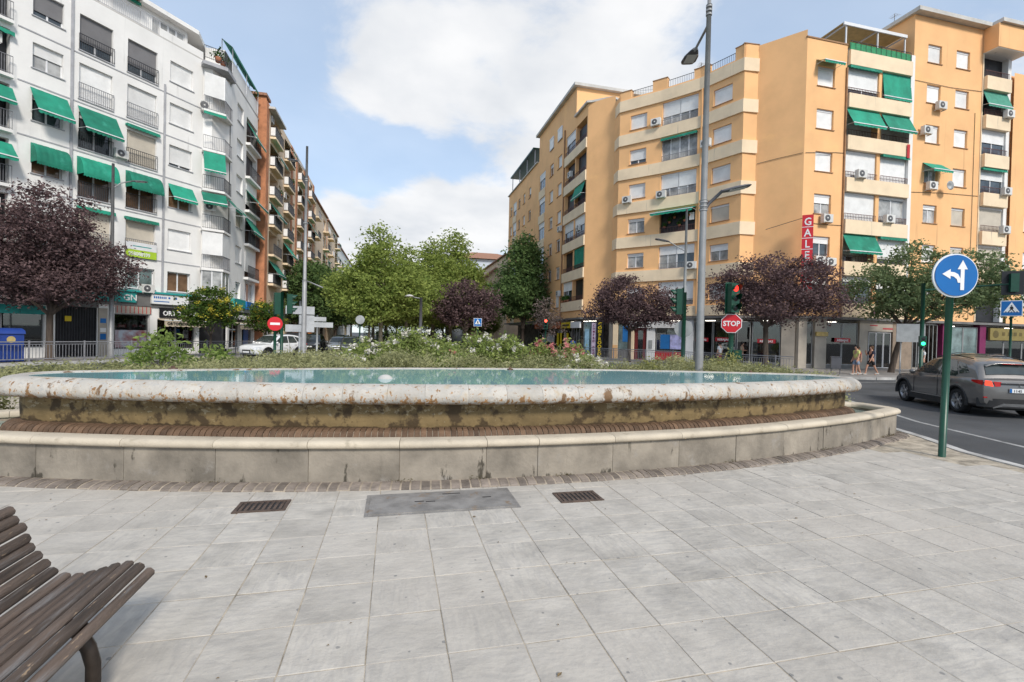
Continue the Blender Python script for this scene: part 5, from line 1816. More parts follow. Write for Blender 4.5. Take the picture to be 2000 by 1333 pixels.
# avenue side
for a, c in ((30.0, 31.5), (25, 29.5), (18, 24)):
    shop(FV, a, c, 2)
slab(ob, FV, 'shop_sign', 27.0, 29.6, -0.28, -0.15, 2.7, 3.3, M_YEL)
slab(ob, FV, 'sign_print', 27.3, 29.3, -0.29, -0.281, 2.92, 3.1, M_BLACK)
slab(ob, FV, 'shop_sign', 29.7, 32.2, -0.28, -0.15, 2.7, 3.3, M_WSIGN)
slab(ob, FV, 'shop_sign', 17, 26.5, -0.28, -0.15, 2.7, 3.4, mat('orange sign', (0.5, 0.11, 0.03), 0.5))
for k, (a, m_) in enumerate(((25.2, M_YEL), (26.2, M_YEL), (28.2, M_YEL))):
    slab(ob, FV, 'poster', a, a + 0.5, -0.12, -0.08, 0.8, 2.2, m_)
# the corner pier: gold buyer's vertical signs
shop(FPi, 0.1, 1.0, 1, glass=M_GLASSG)
slab(ob, FPi, 'notice', 0.3, 0.75, -0.12, -0.10, 0.6, 2.6, mat('pale blue notice', (0.25, 0.42, 0.55), 0.5, 0.2, 3))
slab(ob, FPi, 'vertical_sign', 1.05, 1.5, -0.16, -0.06, 0.1, 3.2, mat('lilac sign panel', (0.55, 0.45, 0.58), 0.5))
for k, ch in enumerate('COMPRO ORO'):
    text(ob, FPi, ch, 1.275, 2.85 - 0.29 * k, 0.26, M_MAG, -0.175, off=0.006, align='CENTER')
slab(ob, FPi, 'vertical_sign', 1.55, 2.3, -0.22, -0.06, 0.05, 3.35, M_BLACK)
for k, ch in enumerate('COMPROORO'):
    text(ob, FPi, ch, 1.925, 2.93 - 0.345 * k, 0.40, M_YEL, -0.235, off=0.012, sx=1.25, align='CENTER')
pier(F0, 0.1, 0.9)
# below the curved front
slab(ob, F1, 'pier_base', -0.1, 0.36, -0.14, -0.125, 0, 1.2, M_ORANGE)
pier(F1, -0.1, 0.35, M_CREAM)
slab(ob, F1, 'shop_window', 0.4, 1.35, -0.05, 0.0, 0.8, 3.0, M_GLASSG)
slab(ob, F1, 'screen_panel', 0.8, 1.3, -0.07, -0.055, 1.5, 2.9, M_BLUE)
slab(ob, F1, 'shutter_panel', 0.36, 1.4, -0.04, 0.0, 0.0, 0.78, M_FASC)
pier(F1, 1.4, 1.85, M_CREAM)
slab(ob, F1, 'door_surround', 1.9, 2.95, -0.02, 0.1, 0.0, 2.7, mat('dark red joinery', (0.16, 0.02, 0.02), 0.5, 0.15))
slab(ob, F1, 'door_glass', 2.2, 2.65, -0.03, -0.021, 0.1, 2.5, M_SHOPG)
pier(F1, 3.0, 3.7, M_WSIGN)
slab(ob, F1, 'cash_machine', 3.2, 3.5, -0.17, -0.121, 1.0, 1.7, M_SGREY)
slab(ob, F1, 'shop_sign', 1.35, 3.7, -0.26, -0.125, 2.75, 3.3, M_WSIGN)
text(ob, F1, 'INMO C', 1.5, 2.87, 0.36, M_BLACK, -0.27, off=0.012, sx=1.45)
slab(ob, F2, 'shop_sign', 0.0, 3.2, -0.26, -0.125, 2.75, 3.3, M_WSIGN)
shop(F2, 0.1, 2.6, 1, z1=2.7, stall=0.8)
slab(ob, F2, 'display_screen', 0.5, 1.3, -0.09, -0.06, 1.0, 2.2, M_BLUE)
slab(ob, F2, 'display_screen', 1.35, 2.3, -0.09, -0.06, 1.0, 2.2, mat('pale lilac poster', (0.45, 0.45, 0.75), 0.4, 0.3, 3))
slab(ob, F2, 'red_panel', 0.05, 2.6, -0.08, -0.061, 0.05, 0.75, M_RED)
pier(F2, 2.65, 3.25, M_WSIGN)
shop(F3, 0.1, 1.7, 1)
shop(F3, 1.75, 3.6, 1)
shop(F4, 0.0, 1.1, 1)
shop(F5, 0.1, 2.0, 1)
pier(F5, 2.05, 2.9)
M_OLV = mat('olive sign print', (0.11, 0.08, 0.02), 0.5)
REB = mat('red sale strip', (0.42, 0.02, 0.03), 0.5, 0.1)
def sale(F, u, z, w_=1.1):
    slab(ob, F, 'sale_strip', u, u + w_, -0.14, -0.12, z, z + 0.3, REB)
    text(ob, F, 'REBAJAS', u + w_ / 2, z + 0.06, 0.22, M_WSIGN, -0.15, sx=w_ / 1.12, align='CENTER', off=0.004)
sale(F3, 0.3, 1.7)
sale(F3, 2.0, 1.75, 1.3)
sale(F5, 0.5, 1.7, 1.2)
pier(FR_, -0.1, 0.6)
shop(FR_, 0.65, 1.2, 1)
pier(FR_, 1.3, 2.3)
shop(FR_, 2.35, 5.2, 2)
sale(FR_, 3.0, 1.9, 1.4)
slab(ob, FR_, 'gold_sign', 1.3, 2.3, -0.25, -0.13, 2.3, 2.6, mat('gold letters panel', (0.5, 0.36, 0.12), 0.4))
pier(FR_, 5.25, 6.0)
slab(ob, FR_, 'portal_head', 6.0, 10.4, -0.1, 0.0, 2.75, 3.5, M_STONE)
slab(ob, FR_, 'sign_print', 7.4, 8.9, -0.11, -0.101, 2.92, 3.02, REB)
slab(ob, FR_, 'sign_print', 6.2, 6.9, -0.11, -0.101, 3.15, 3.22, REB)
shop(FR_, 6.2, 8.3, 3, z1=2.7, stall=0.05, fr=M_RAILW)
pier(FR_, 8.35, 10.2, mat('brown stone', (0.26, 0.20, 0.15), 0.7))
rail(ob, FR_, 10.3, 0.0, 2.4, 3.4, M_SGREY, -0.08, 0.35, 'grille_shutter', th=0.02)
slab(ob, FR_, 'magenta_pier', 13.2, 13.9, -0.14, 0.3, 0.0, 3.5, M_MAG)
shop(FR_, 13.95, 17.0, 2, glass=M_GLASSG)
slab(ob, FR_, 'magenta_pier', 17.05, 17.7, -0.14, 0.3, 0.0, 3.5, M_MAG)
slab(ob, FR_, 'shop_sign', 17.9, 26.0, -0.3, -0.16, 2.35, 3.3, mat('mustard sign', (0.22, 0.17, 0.05), 0.5, 0.1))
put(ob, 'sign_emblem', MB().lathe([(0, -0.31), (0.3, -0.31), (0.3, -0.301)], 18, 'y', smooth=False).mesh('sign_emblem'), M_OLV, FR_, 18.5, 0, 2.82)
for k, w_ in enumerate((0.3, 0.5, 0.35, 0.3)):
    slab(ob, FR_, 'sign_print', 19.2 + 0.62 * k, 19.2 + 0.62 * k + w_, -0.31, -0.301, 2.72, 3.0, M_OLV)
shop(FR_, 17.8, 26.0, 4, z1=2.3)
# projecting vertical sign
FS = Fac((27.35, 27.35), (0.75, -0.66))
slab(ob, FS, 'projecting_sign', -0.33, 0.33, -0.09, 0.09, 4.4, 10.55, M_SRED)
for k, ch in enumerate('GALERIAS'):
    text(ob, FS, ch, 0.0, 9.84 - 0.76 * k, 0.72, M_WSIGN, -0.10, off=0.012, sx=0.85, align='CENTER')
    slab(ob, FS, 'letter_divider', -0.33, 0.33, -0.098, -0.091, 9.70 - 0.76 * k, 9.74 - 0.76 * k, M_WSIGN)
link('sign_stay', MB().tube([(26.2, 29.9, 10.0), (27.2, 27.5, 10.4)], 0.02, 5).mesh('sign_stay'), M_RAIL, ob, NEG)

# cables strung along the facades
def cable(F, pts, name='cable'):
    return link(name, MB().tube([tuple(F.w(u, -0.035, z)) for u, z in pts], 0.016, 5).mesh(name), M_RAIL, ob, NEG)
cable(FR_, [(rx(31.3), 15.5), (rx(30.4), 15.45), (rx(28.2), 15.2), (0.1, 15.15)])
cable(FR_, [(rx(44.2), 21.75), (rx(41), 21.6), (rx(37.5), 21.65)])
cable(FR_, [(rx(44.2), 13.6), (rx(40.5), 13.5), (rx(37.5), 13.3)])
cable(FR_, [(rx(43.6), 20.0), (rx(43.62), 12.0), (rx(43.6), 4.0)])
cable(F5, [(0.1, 15.0), (1.6, 15.1), (3.05, 15.15)])
cable(FR_, [(0.1, 10.3), (1.5, 10.25), (3.4, 10.3)])
cable(F1, [(0.1, 7.3), (2.0, 7.2), (3.6, 7.25)])

# roof aerials
for x, y, z, h_ in ((39.5, 31.5, 26.85, 2.2), (21.5, 52.0, 27.3, 2.6), (29.0, 35.5, 22.78, 3.2), (25.0, 36.5, 22.7, 2.8)):
    ae = MB().tube([(x, y, z), (x, y, z + h_)], 0.025, 6)
    for k in range(5):
        ae.box(x - 0.35 + 0.03 * k, x + 0.35 - 0.03 * k, y - 0.28 + 0.14 * k, y - 0.265 + 0.14 * k, z + h_ - 0.2, z + h_ - 0.185)
    ae.box(x - 0.01, x + 0.01, y - 0.3, y + 0.32, z + h_ - 0.205, z + h_ - 0.19)
    link('aerial', ae.mesh('aerial'), M_POLE, ob, NEG)
# ================================================================ street furniture
def disc(mb, r_, y0, y1, n=28, c=(0, 0, 0)):
    return mb.lathe([(0, y0), (r_, y0), (r_, y1), (0, y1)], n, 'y', c, smooth=False)

def bench():
    t = thing('park_bench', 'weathered dark wooden slat bench with curved seat in the corner of the plaza', 'bench', (-1.6, 2.6, 0))
    prof = [(-2.07, 0.80), (-2.04, 0.752), (-2.015, 0.702), (-1.985, 0.645), (-1.965, 0.592), (-1.935, 0.54), (-1.90, 0.49), (-1.86, 0.447), (-1.80, 0.415), (-1.74, 0.405), (-1.68, 0.412), (-1.62, 0.428), (-1.56, 0.446), (-1.49, 0.456), (-1.43, 0.438), (-1.385, 0.392)]
    M_WOOD = mat('weathered bench wood', (0.125, 0.092, 0.072), 0.65, 0.3, 2.2, 0.5, 30, rnd=0.28)
    N, L = nodes(M_WOOD)
    for n in N:
        if n.type == 'MAPPING':
            n.inputs['Scale'].default_value = (9, 0.7, 9)
    add_layer(M_WOOD, (0.22, 0.21, 0.205), 0.52, 0.2, 3.0, 2.0, (6, 0.5, 6))
    add_layer(M_WOOD, (0.36, 0.26, 0.17), 0.62, 0.05, 9.0, 5.0, (5, 0.9, 5))
    W, T = 0.056, 0.030
    loc = t.location
    for i, (x, z) in enumerate(prof):
        a = prof[max(i - 1, 0)]
        c = prof[min(i + 1, len(prof) - 1)]
        ang = math.atan2(c[1] - a[1], c[0] - a[0])
        rr = random.Random(i)
        sec = [(-W / 2 + 0.01, -T / 2), (W / 2 - 0.01, -T / 2), (W / 2, -T / 2 + 0.009), (W / 2, T / 2 - 0.011), (W / 2 - 0.012, T / 2), (-W / 2 + 0.012, T / 2), (-W / 2, T / 2 - 0.011), (-W / 2, -T / 2 + 0.009)]
        ye = 3.275 + rr.uniform(-0.012, 0.012)
        ys = [(1.38, 0.9), (1.40, 1.0), (2.2, 1.0), (ye - 0.012, 1.0), (ye, 0.82)]
        rows = []
        for y, k in ys:
            bow = 0.0
            rows.append([(x - loc.x + (p * math.cos(ang) - q * math.sin(ang)) * (k if k < 1 else 1), y - loc.y, z + bow + (p * math.sin(ang) + q * math.cos(ang)) * (k if k < 1 else 1)) for p, q in sec])
        mb = MB().grid(rows, closed_v=True)
        mb.f.append(tuple(range(8)))
        mb.f.append(tuple(len(mb.v) - 1 - k for k in range(8)))
        mb.sm += [False, False]
        me = mb.mesh('slat', fix=True)
        auto_smooth(me, 50)
        link('slat', me, M_WOOD, t)
    M_IRON = mat('bronze brown cast iron', (0.055, 0.042, 0.034), 0.45, 0.2, 6, metal=0.5)
    for y in (2.72, 1.75):
        pts = [(p[0] - loc.x, y - loc.y, p[1] - 0.03) for p in prof]
        link('support_rib', MB().tube(pts, 0.016, 6).mesh('support_rib'), M_IRON, t)
        leg = [(-1.47, 0.42), (-1.44, 0.36), (-1.405, 0.29), (-1.385, 0.21), (-1.385, 0.12), (-1.40, 0.05), (-1.43, 0.02)]
        link('leg', MB().tube([(x - loc.x, y - loc.y, z) for x, z in leg], [0.03, 0.032, 0.032, 0.032, 0.033, 0.036, 0.04], 8).mesh('leg'), M_IRON, t)
        link('leg', MB().tube([(x - loc.x, y - loc.y, z) for x, z in ((-1.84, 0.42), (-1.83, 0.3), (-1.87, 0.12), (-1.90, 0.02))], 0.032, 8).mesh('leg'), M_IRON, t)
        link('foot', MB().tube([(x - loc.x, y - loc.y, z) for x, z in ((-1.32, 0.018), (-1.40, 0.035), (-1.6, 0.09), (-1.85, 0.05), (-2.0, 0.018))], 0.028, 8).mesh('foot'), M_IRON, t)
bench()

def post(t, h, r_=0.06, m=None, lean=(0, 0), name='post', n=12, z0=-0.02):
    return link(name, MB().tube([(0, 0, z0), (lean[0], lean[1], h)], r_, n).mesh(name), m or M_GREEN, t)

def arrow(pts, m, t, y, name='arrow'):
    mb = MB().yprism(pts, y - 0.004, y)
    return link(name, mb.mesh(name, fix=True), m, t)

# blue "straight ahead or left" sign on its green pole; the disc faces the road, a little turned
t = thing('traffic_sign', 'round blue sign with white straight and left arrows on a green pole', 'road sign', (8.89, 6.05, 0), R(-16))
post(t, 3.28, 0.052, lean=(0.05, 0.0))
M_EDGE = M_SWHITE
fc = MB()
disc(fc, 0.335, -0.075, -0.09, 40, (0.06, 0, 3.0))
sg = link('disc', fc.mesh('disc', fix=True), M_SBLUE, t)
bk = MB()
disc(bk, 0.36, -0.045, -0.072, 40, (0.06, 0, 3.0))
link('rim', bk.mesh('rim', fix=True), M_SWHITE, t)
A = lambda pts: [(0.06 + x, 3.0 + z) for x, z in pts]
arrow(A([(0.06, -0.24), (0.12, -0.24), (0.12, 0.10), (0.17, 0.10), (0.09, 0.25), (0.01, 0.10), (0.06, 0.10)]), M_SWHITE, t, -0.093)
arrow(A([(0.058, -0.12), (0.058, -0.05), (0.02, 0.02), (-0.04, 0.05), (-0.10, 0.055), (-0.10, 0.10), (-0.23, 0.02), (-0.10, -0.06), (-0.10, -0.01), (-0.05, -0.02), (0.0, -0.06), (0.02, -0.12)]), M_SWHITE, t, -0.093)

def light_head(t, z, lit=None, y=-0.1, x=0.0, n=3, rz=0.0, face=True):
    h = 0.30 * n
    hd = link('signal_head', MB().box(-0.15, 0.15, -0.10, 0.12, 0, h).box(-0.2, 0.2, 0.121, 0.13, -0.05, h + 0.05).mesh('signal_head'), M_GREEN, t, (x, y, z), rz)
    for k in range(n):
        c = (0, -0.10, h - 0.15 - 0.30 * k)
        ml = {0: M_LRED, 1: M_LDARK, 2: M_LGREEN}.get(k) if lit == k else M_LDARK
        lb = MB().lathe([(0.0, -0.035), (0.06, -0.03), (0.105, -0.005)], 16, 'y', c)
        link('lens', lb.mesh('lens'), ml, hd)
        hood = MB()
        rows = []
        for j in range(13):
            a = PI * (-0.12 + 1.24 * j / 12)
            rows.append([(0.125 * math.cos(a), -0.10, c[2] + 0.125 * math.sin(a)), (0.13 * math.cos(a), -0.10 - 0.22 * (0.45 + 0.55 * max(0, math.sin(a))), c[2] + 0.13 * math.sin(a))])
        hood.grid(rows)
        link('hood', hood.mesh('hood'), M_GREEN, hd)
    return hd
M_LRED = emit_mat('lit red lens', (0.8, 0.03, 0.02), 1.0)
M_LGREEN = emit_mat('lit green lens', (0.02, 0.75, 0.25), 2.0)
M_LDARK = mat('unlit lens', (0.02, 0.02, 0.02), 0.2)
M_LREDF = emit_mat('far red signal', (0.95, 0.05, 0.03), 3.0)

# STOP sign under a red signal
t = thing('traffic_light', 'green traffic light post with red light above an octagonal STOP sign', 'traffic light', (10.35, 13.15, 0), R(-38))
post(t, 3.55, 0.075)
light_head(t, 2.72, 0, -0.16, 0.03, 3, R(42))
oc = [(0.32 * math.cos(PI / 8 + PI / 4 * k), 2.38 + 0.32 * math.sin(PI / 8 + PI / 4 * k)) for k in range(8)]
oc2 = [(x * 0.93, 2.38 + (z - 2.38) * 0.93) for x, z in oc]
o_ = link('stop_plate', MB().yprism(oc, -0.13, -0.105).mesh('stop_plate', fix=True), M_SWHITE, t)
link('stop_face', MB().yprism(oc2, -0.137, -0.131).mesh('stop_face', fix=True), M_SRED, o_)
FT = Fac((0, 0), (1, 0))
def word(t, s, x, y, z, size, m, sx=1.0, off=0.0, name='lettering'):
    c = bpy.data.curves.new(name, 'FONT')
    c.body, c.size, c.extrude, c.offset, c.align_x = s, size, 0.003, off, 'CENTER'
    c.resolution_u = 2
    tmp = bpy.data.objects.new(name, c)
    me = bpy.data.meshes.new_from_object(tmp)
    bpy.data.objects.remove(tmp)
    o = link(name, me, m, t, (x, y, z))
    o.rotation_euler = (PI / 2, 0, 0)
    o.scale = (sx, 1, 1)
    return o
word(t, 'STOP', 0, -0.142, 2.30, 0.225, M_SWHITE, 0.9, 0.006)
link('push_box', MB().box(-0.09, 0.09, -0.2, -0.07, 0.95, 1.3).mesh('push_box'), M_GREEN, t)
link('sleeve', MB().tube([(0, 0, 0), (0, 0, 1.45)], 0.10, 12).mesh('sleeve'), M_GREEN, t)
link('signal_box', MB().box(0.09, 0.32, -0.1, 0.1, 1.25, 1.55).mesh('signal_box'), M_GREEN, t)

# second signal, seen from the side, with the grey back of a round sign
t = thing('traffic_light', 'green traffic light seen side-on with a grey round sign back below it', 'traffic light', (9.92, 15.08, 0), R(-30))
post(t, 3.5, 0.07)
light_head(t, 2.72, None, 0.0, -0.18, 3, R(-82))
fc = MB()
disc(fc, 0.31, 0.09, 0.075, 30, (0.0, 0, 2.22))
link('sign_back', fc.mesh('sign_back', fix=True), M_SGREY, t)

# tall lamp post by the fountain
t = thing('street_lamp', 'tall grey lamp post with two lamp heads rising behind the fountain', 'street lamp', (7.45, 10.62, 0), R(-13.75))
link('pole', MB().tube([(0, 0, -0.02), (0.0, 0, 0.6), (0.0, 0, 3.0), (0.0, 0, 5.3), (0, 0, 9.9)], [0.105, 0.10, 0.09, 0.08, 0.058], 18).mesh('pole'), M_POLE, t)
link('upper_pole', MB().tube([(0, 0, 9.9), (0.0, 0, 13)], 0.045, 14).mesh('upper_pole'), M_POLE, t)
for z in (9.95, 10.05, 10.15, 5.1, 5.2, 5.3):
    link('collar', MB().tube([(0, 0, z - 0.03), (0, 0, z + 0.03)], 0.098 if z < 6 else 0.074, 16).mesh('collar'), M_POLE, t)
def lamp_head(t, p, yaw, pitch=0.0, s=1.0, name='lamp_head'):
    mb = MB()
    pr = [(0.0, 0.06, 0.04), (0.12, 0.10, 0.055), (0.35, 0.16, 0.06), (0.6, 0.17, 0.05), (0.72, 0.13, 0.03), (0.75, 0.08, 0.012)]
    rows = []
    for x, w_, h_ in pr:
        rows.append([(x * s, w_ * s * math.cos(a), h_ * s * max(math.sin(a), -0.35)) for a in [2 * PI * k / 14 for k in range(14)]])
    mb.grid(rows, closed_v=True)
    mb.f.append(tuple(range(14)))
    mb.f.append(tuple(len(mb.v) - 1 - k for k in range(14)))
    mb.sm += [False, False]
    o = link(name, mb.mesh(name, fix=True), M_LAMP, t, p)
    o.rotation_euler = (0, pitch, yaw)
    gl = link('diffuser', MB().box(0.2 * s, 0.62 * s, -0.11 * s, 0.11 * s, -0.03 * s, -0.0225 * s).mesh('diffuser'), M_LAMPGL, o)
    return o
link('arm', MB().tube([(0, 0, 9.72), (0.06, 0.4, 9.78), (0.16, 1.35, 9.85)], 0.035, 8).mesh('arm'), M_POLE, t)
lamp_head(t, (0.15, 1.28, 9.85), R(84), R(-6), 1.25)
link('arm', MB().tube([(0, 0, 5.05), (0.12, -0.05, 5.25), (0.42, -0.1, 5.55)], 0.04, 8).mesh('arm'), M_LAMP, t)
lamp_head(t, (0.38, -0.1, 5.52), R(-8), R(-12), 0.95)

# thin lamp behind the side-on signal
t = thing('street_lamp', 'thin pale lamp post with short arm behind the side-on traffic light', 'street lamp', (14.6, 22.2, 0), 0)
link('pole', MB().tube([(0, 0, 0), (0, 0, 8.6)], [0.10, 0.055], 10).mesh('pole'), M_SGREY, t)
link('arm', MB().tube([(0, 0, 6.4), (-0.9, 0.2, 6.9)], 0.03, 6).mesh('arm'), M_SGREY, t)
lamp_head(t, (-0.85, 0.2, 6.88), R(168), R(-10), 1.0)

# left-hand pole by the avenue
t = thing('street_lamp', 'tall grey pole with lamp arm beside the white car, at the avenue mouth', 'street lamp', (-4.4, 25.85, 0))
link('pole', MB().tube([(0, 0, -0.1), (0, 0, 4.3), (0, 0, 4.32), (0, 0, 11.0)], [0.13, 0.105, 0.085, 0.055], 14).mesh('pole'), M_POLE, t)
for z in (9.3, 9.4, 4.32, 7.2):
    link('collar', MB().tube([(0, 0, z - 0.04), (0, 0, z + 0.04)], 0.115 if z < 8 else 0.08, 14).mesh('collar'), M_POLE, t)
link('arm', MB().tube([(0, 0, 9.7), (-0.5, 0.4, 10.4)], 0.04, 7).mesh('arm'), M_POLE, t)
lamp_head(t, (-0.45, 0.35, 10.35), R(140), R(-10), 1.0)
link('arm', MB().tube([(0, 0, 4.35), (0.8, 0.4, 4.05)], 0.035, 7).mesh('arm'), M_POLE, t)

# lamp in front of the white building
t = thing('street_lamp', 'grey lamp post with side arm in front of the white building', 'street lamp', (-15.6, 31.9, 0))
link('pole', MB().tube([(0, 0, 0), (0, 0, 3.2), (0, 0, 11.0)], [0.13, 0.11, 0.065], 12).mesh('pole'), M_POLE, t)
link('arm', MB().tube([(0, 0, 9.6), (0.3, 0.2, 10.0), (0.75, 0.4, 10.2)], 0.035, 7).mesh('arm'), M_POLE, t)
lamp_head(t, (0.72, 0.38, 10.2), R(20), R(-6), 1.0)

# boulevard lamp
t = thing('street_lamp', 'low dark boulevard lamp post before the purple tree down the avenue', 'street lamp', (2.1, 40.7, 0))
link('pole', MB().tube([(0, 0, 0), (0, 0, 4.8)], [0.16, 0.12], 10).mesh('pole'), M_LAMP, t)
link('arm', MB().tube([(0, 0, 4.72), (-0.8, -0.1, 4.8)], 0.04, 6).mesh('arm'), M_POLE, t)
link('lamp_head', MB().lathe([(0.0, 0.16), (0.2, 0.12), (0.42, 0.0), (0.3, -0.04), (0.0, -0.05)], 18, c=(-0.95, -0.1, 4.85)).mesh('lamp_head'), M_ROOFW, t)

# no-entry sign
t = thing('traffic_sign', 'round red no-entry sign with white bar on a green post', 'road sign', (-5.04, 22.76, 0), R(13))
post(t, 2.5, 0.06)
fc = MB()
disc(fc, 0.30, -0.07, -0.085, 32, (0, 0, 2.1))
link('disc', fc.mesh('disc', fix=True), M_SRED, t)
link('bar', MB().box(-0.19, 0.19, -0.09, -0.086, 2.05, 2.15).mesh('bar'), M_SWHITE, t)
t = thing('traffic_light', 'green twin traffic light heads above the no-entry sign', 'traffic light', (-5.05, 24.1, 0), R(25))
post(t, 3.6, 0.07)
link('backboard', MB().box(-0.32, -0.02, -0.02, 0.22, 2.55, 3.55).mesh('backboard'), M_GREEN, t)
light_head(t, 2.6, None, -0.1, 0.33, 3, R(70))
M_PANEL = mat('pale grey board', (0.45, 0.46, 0.47), 0.5, 0.1)
# white direction boards seen from behind
def dir_sign(label, x, y, rz, boards, h):
    t = thing('direction_sign', label, 'road sign', (x, y, 0), R(rz))
    post(t, h, 0.06, M_SGREY)
    for a, c, z0, z1 in boards:
        link('board', MB().box(a, c, -0.09, -0.06, z0, z1).mesh('board'), M_PANEL, t)
    return t
dir_sign('stack of pale direction boards on a post beside the twin traffic light', -5.2, 29.3, 16, [(-0.75, 0.75, 2.75, 3.2), (-0.05, 0.75, 2.2, 2.7), (-0.75, 0.75, 1.75, 2.15)], 3.5)
dir_sign('pair of pale direction boards at the foot of the tall avenue pole', -4.6, 31.5, 14, [(-0.9, 0.5, 2.42, 2.68), (-0.9, 0.9, 2.05, 2.36)], 2.8)
t = thing('traffic_sign', 'small grey round sign back on a green post in the avenue', 'road sign', (-2.31, 34.55, 0), R(12))
post(t, 3.0, 0.05)
fc = MB()
disc(fc, 0.30, -0.055, -0.07, 28, (0, 0, 2.66))
link('disc', fc.mesh('disc', fix=True), M_SGREY, t)

def zebra_sign(label, x, y, z, rz, s=0.6):
    t = thing('traffic_sign', label, 'road sign', (x, y, 0), R(rz))
    post(t, z + s / 2, 0.05)
    link('plate', MB().box(-s / 2, s / 2, -0.08, -0.06, z - s / 2, z + s / 2).mesh('plate'), M_SWHITE, t)
    link('face', MB().box(-s * 0.46, s * 0.46, -0.084, -0.081, z - s * 0.46, z + s * 0.46).mesh('face'), M_SBLUE, t)
    link('triangle', MB().yprism([(-s * 0.36, z - s * 0.25), (s * 0.36, z - s * 0.25), (0, z + s * 0.40)], -0.088, -0.085).mesh('triangle', fix=True), M_SWHITE, t)
    mb = MB()
    k = s
    mb.yprism([(-0.03 * k, z + 0.14 * k), (0.03 * k, z + 0.14 * k), (0.03 * k, z + 0.2 * k), (-0.03 * k, z + 0.2 * k)], -0.092, -0.089)
    mb.yprism([(-0.05 * k, z + 0.12 * k), (0.05 * k, z + 0.12 * k), (0.10 * k, z), (0.05 * k, z - 0.06 * k), (0.13 * k, z - 0.2 * k), (0.08 * k, z - 0.2 * k), (0, z - 0.08 * k), (-0.08 * k, z - 0.2 * k), (-0.13 * k, z - 0.2 * k), (-0.04 * k, z - 0.03 * k), (-0.09 * k, z)], -0.092, -0.089)
    for q in range(5):
        mb.box((-0.28 + 0.125 * q) * k, (-0.22 + 0.125 * q) * k, -0.092, -0.089, z - 0.245 * k, z - 0.2 * k)
    link('walking_figure', mb.mesh('walking_figure'), M_BLACK, t)
    return t
zebra_sign('blue pedestrian crossing sign in the avenue before the purple tree', 6.04, 35.6, 2.75, -10)
zebra_sign('blue pedestrian crossing sign over the grey car at the picture edge', 29.9, 17.45, 3.77, -58, 0.78)

# overhead signal on its mast arm, with a lit green man on the post
t = thing('traffic_light', 'overhead traffic light on a mast arm with a lit green walking signal', 'traffic light', (29.6, 21.4, 0), R(-35))
post(t, 5.4, 0.10)
link('arm', MB().tube([(0, 0, 5.0), (1.2, 0, 5.1), (4.0, 0, 5.3)], 0.055, 8).mesh('arm'), M_GREEN, t)
link('backboard', MB().box(3.45, 4.4, -0.03, 0.0, 4.7, 6.0).mesh('backboard'), M_BLACK, t)
link('signal_head', MB().box(3.75, 4.1, -0.25, -0.03, 4.85, 5.85).mesh('signal_head'), M_GREEN, t)
pd = link('walk_signal', MB().box(-0.18, 0.14, -0.30, -0.08, 1.75, 2.35).mesh('walk_signal'), M_GREEN, t)
link('lens', MB().lathe([(0, -0.318), (0.10, -0.305)], 14, 'y', (-0.02, 0, 1.92)).mesh('lens'), M_LGREEN, pd)
link('lens', MB().lathe([(0, -0.318), (0.10, -0.305)], 14, 'y', (-0.02, 0, 2.2)).mesh('lens'), M_LDARK, pd)

# far signal showing red by the avenue trees
t = thing('traffic_light', 'distant traffic light showing red beneath the bare purple tree', 'traffic light', (13.8, 43.2, 0), R(-18))
post(t, 3.2, 0.06)
hd = light_head(t, 2.5, None, -0.15, 0, 3)
link('lens', MB().lathe([(0, -0.18), (0.09, -0.15), (0.12, -0.12)], 16, 'y', (0, 0, 0.75)).mesh('lens'), M_LREDF, hd)

# grey notice board seen from behind under the green tree
t = thing('notice_board', 'grey board on two posts, seen from behind, under the green tree', 'notice board', (30.6, 22.6, 0), R(-35))
link('board', MB().box(-0.85, 0.55, -0.03, 0.03, 2.0, 3.1).mesh('board'), M_SGREY, t)
for x in (-0.6, 0.3):
    link('post', MB().tube([(x, 0.05, 0), (x, 0.05, 3.0)], 0.04, 8).mesh('post'), M_SGREY, t)

# litter bin
t = thing('litter_bin', 'small grey litter bin on legs beside the walking people', 'bin', (25.3, 23.0, 0), R(-40))
link('basket', MB().box(-0.24, 0.24, -0.18, 0.18, 0.35, 1.0).box(-0.26, 0.26, -0.2, 0.2, 1.0, 1.04).mesh('basket'), M_LAMP, t)
for x in (-0.22, 0.22):
    link('leg', MB().tube([(x, 0, 0), (x, 0, 0.4)], 0.025, 6).mesh('leg'), M_LAMP, t)

# blue container at the left kerb
t = thing('recycling_bin', 'blue recycling container with yellow emblem at the railing', 'bin', (-18.15, 28.0, 0), R(54))
bm_ = mat('blue plastic', (0.02, 0.055, 0.26), 0.45, 0.1)
link('body', MB().prism([(-0.62, -0.5), (0.62, -0.5), (0.62, 0.5), (-0.62, 0.5)], 0.05, 1.35).mesh('body', fix=True), bm_, t)
for k in range(5):
    link('rib', MB().box(-0.55 + 0.25 * k, -0.47 + 0.25 * k, -0.53, -0.501, 0.1, 0.8).mesh('rib'), bm_, t)
link('lid', MB().grid([[(x, y, z) for y, z in ((-0.55, 1.35), (-0.5, 1.5), (-0.2, 1.62), (0.2, 1.62), (0.5, 1.5), (0.55, 1.35))] for x in (-0.66, 0.66)]).mesh('lid'), bm_, t)
link('emblem', MB().lathe([(0, -0.506), (0.16, -0.506), (0.16, -0.502)], 20, 'y', (0.15, 0, 1.08), smooth=False).mesh('emblem'), mat('pale yellow emblem', (0.5, 0.38, 0.15), 0.6), t)

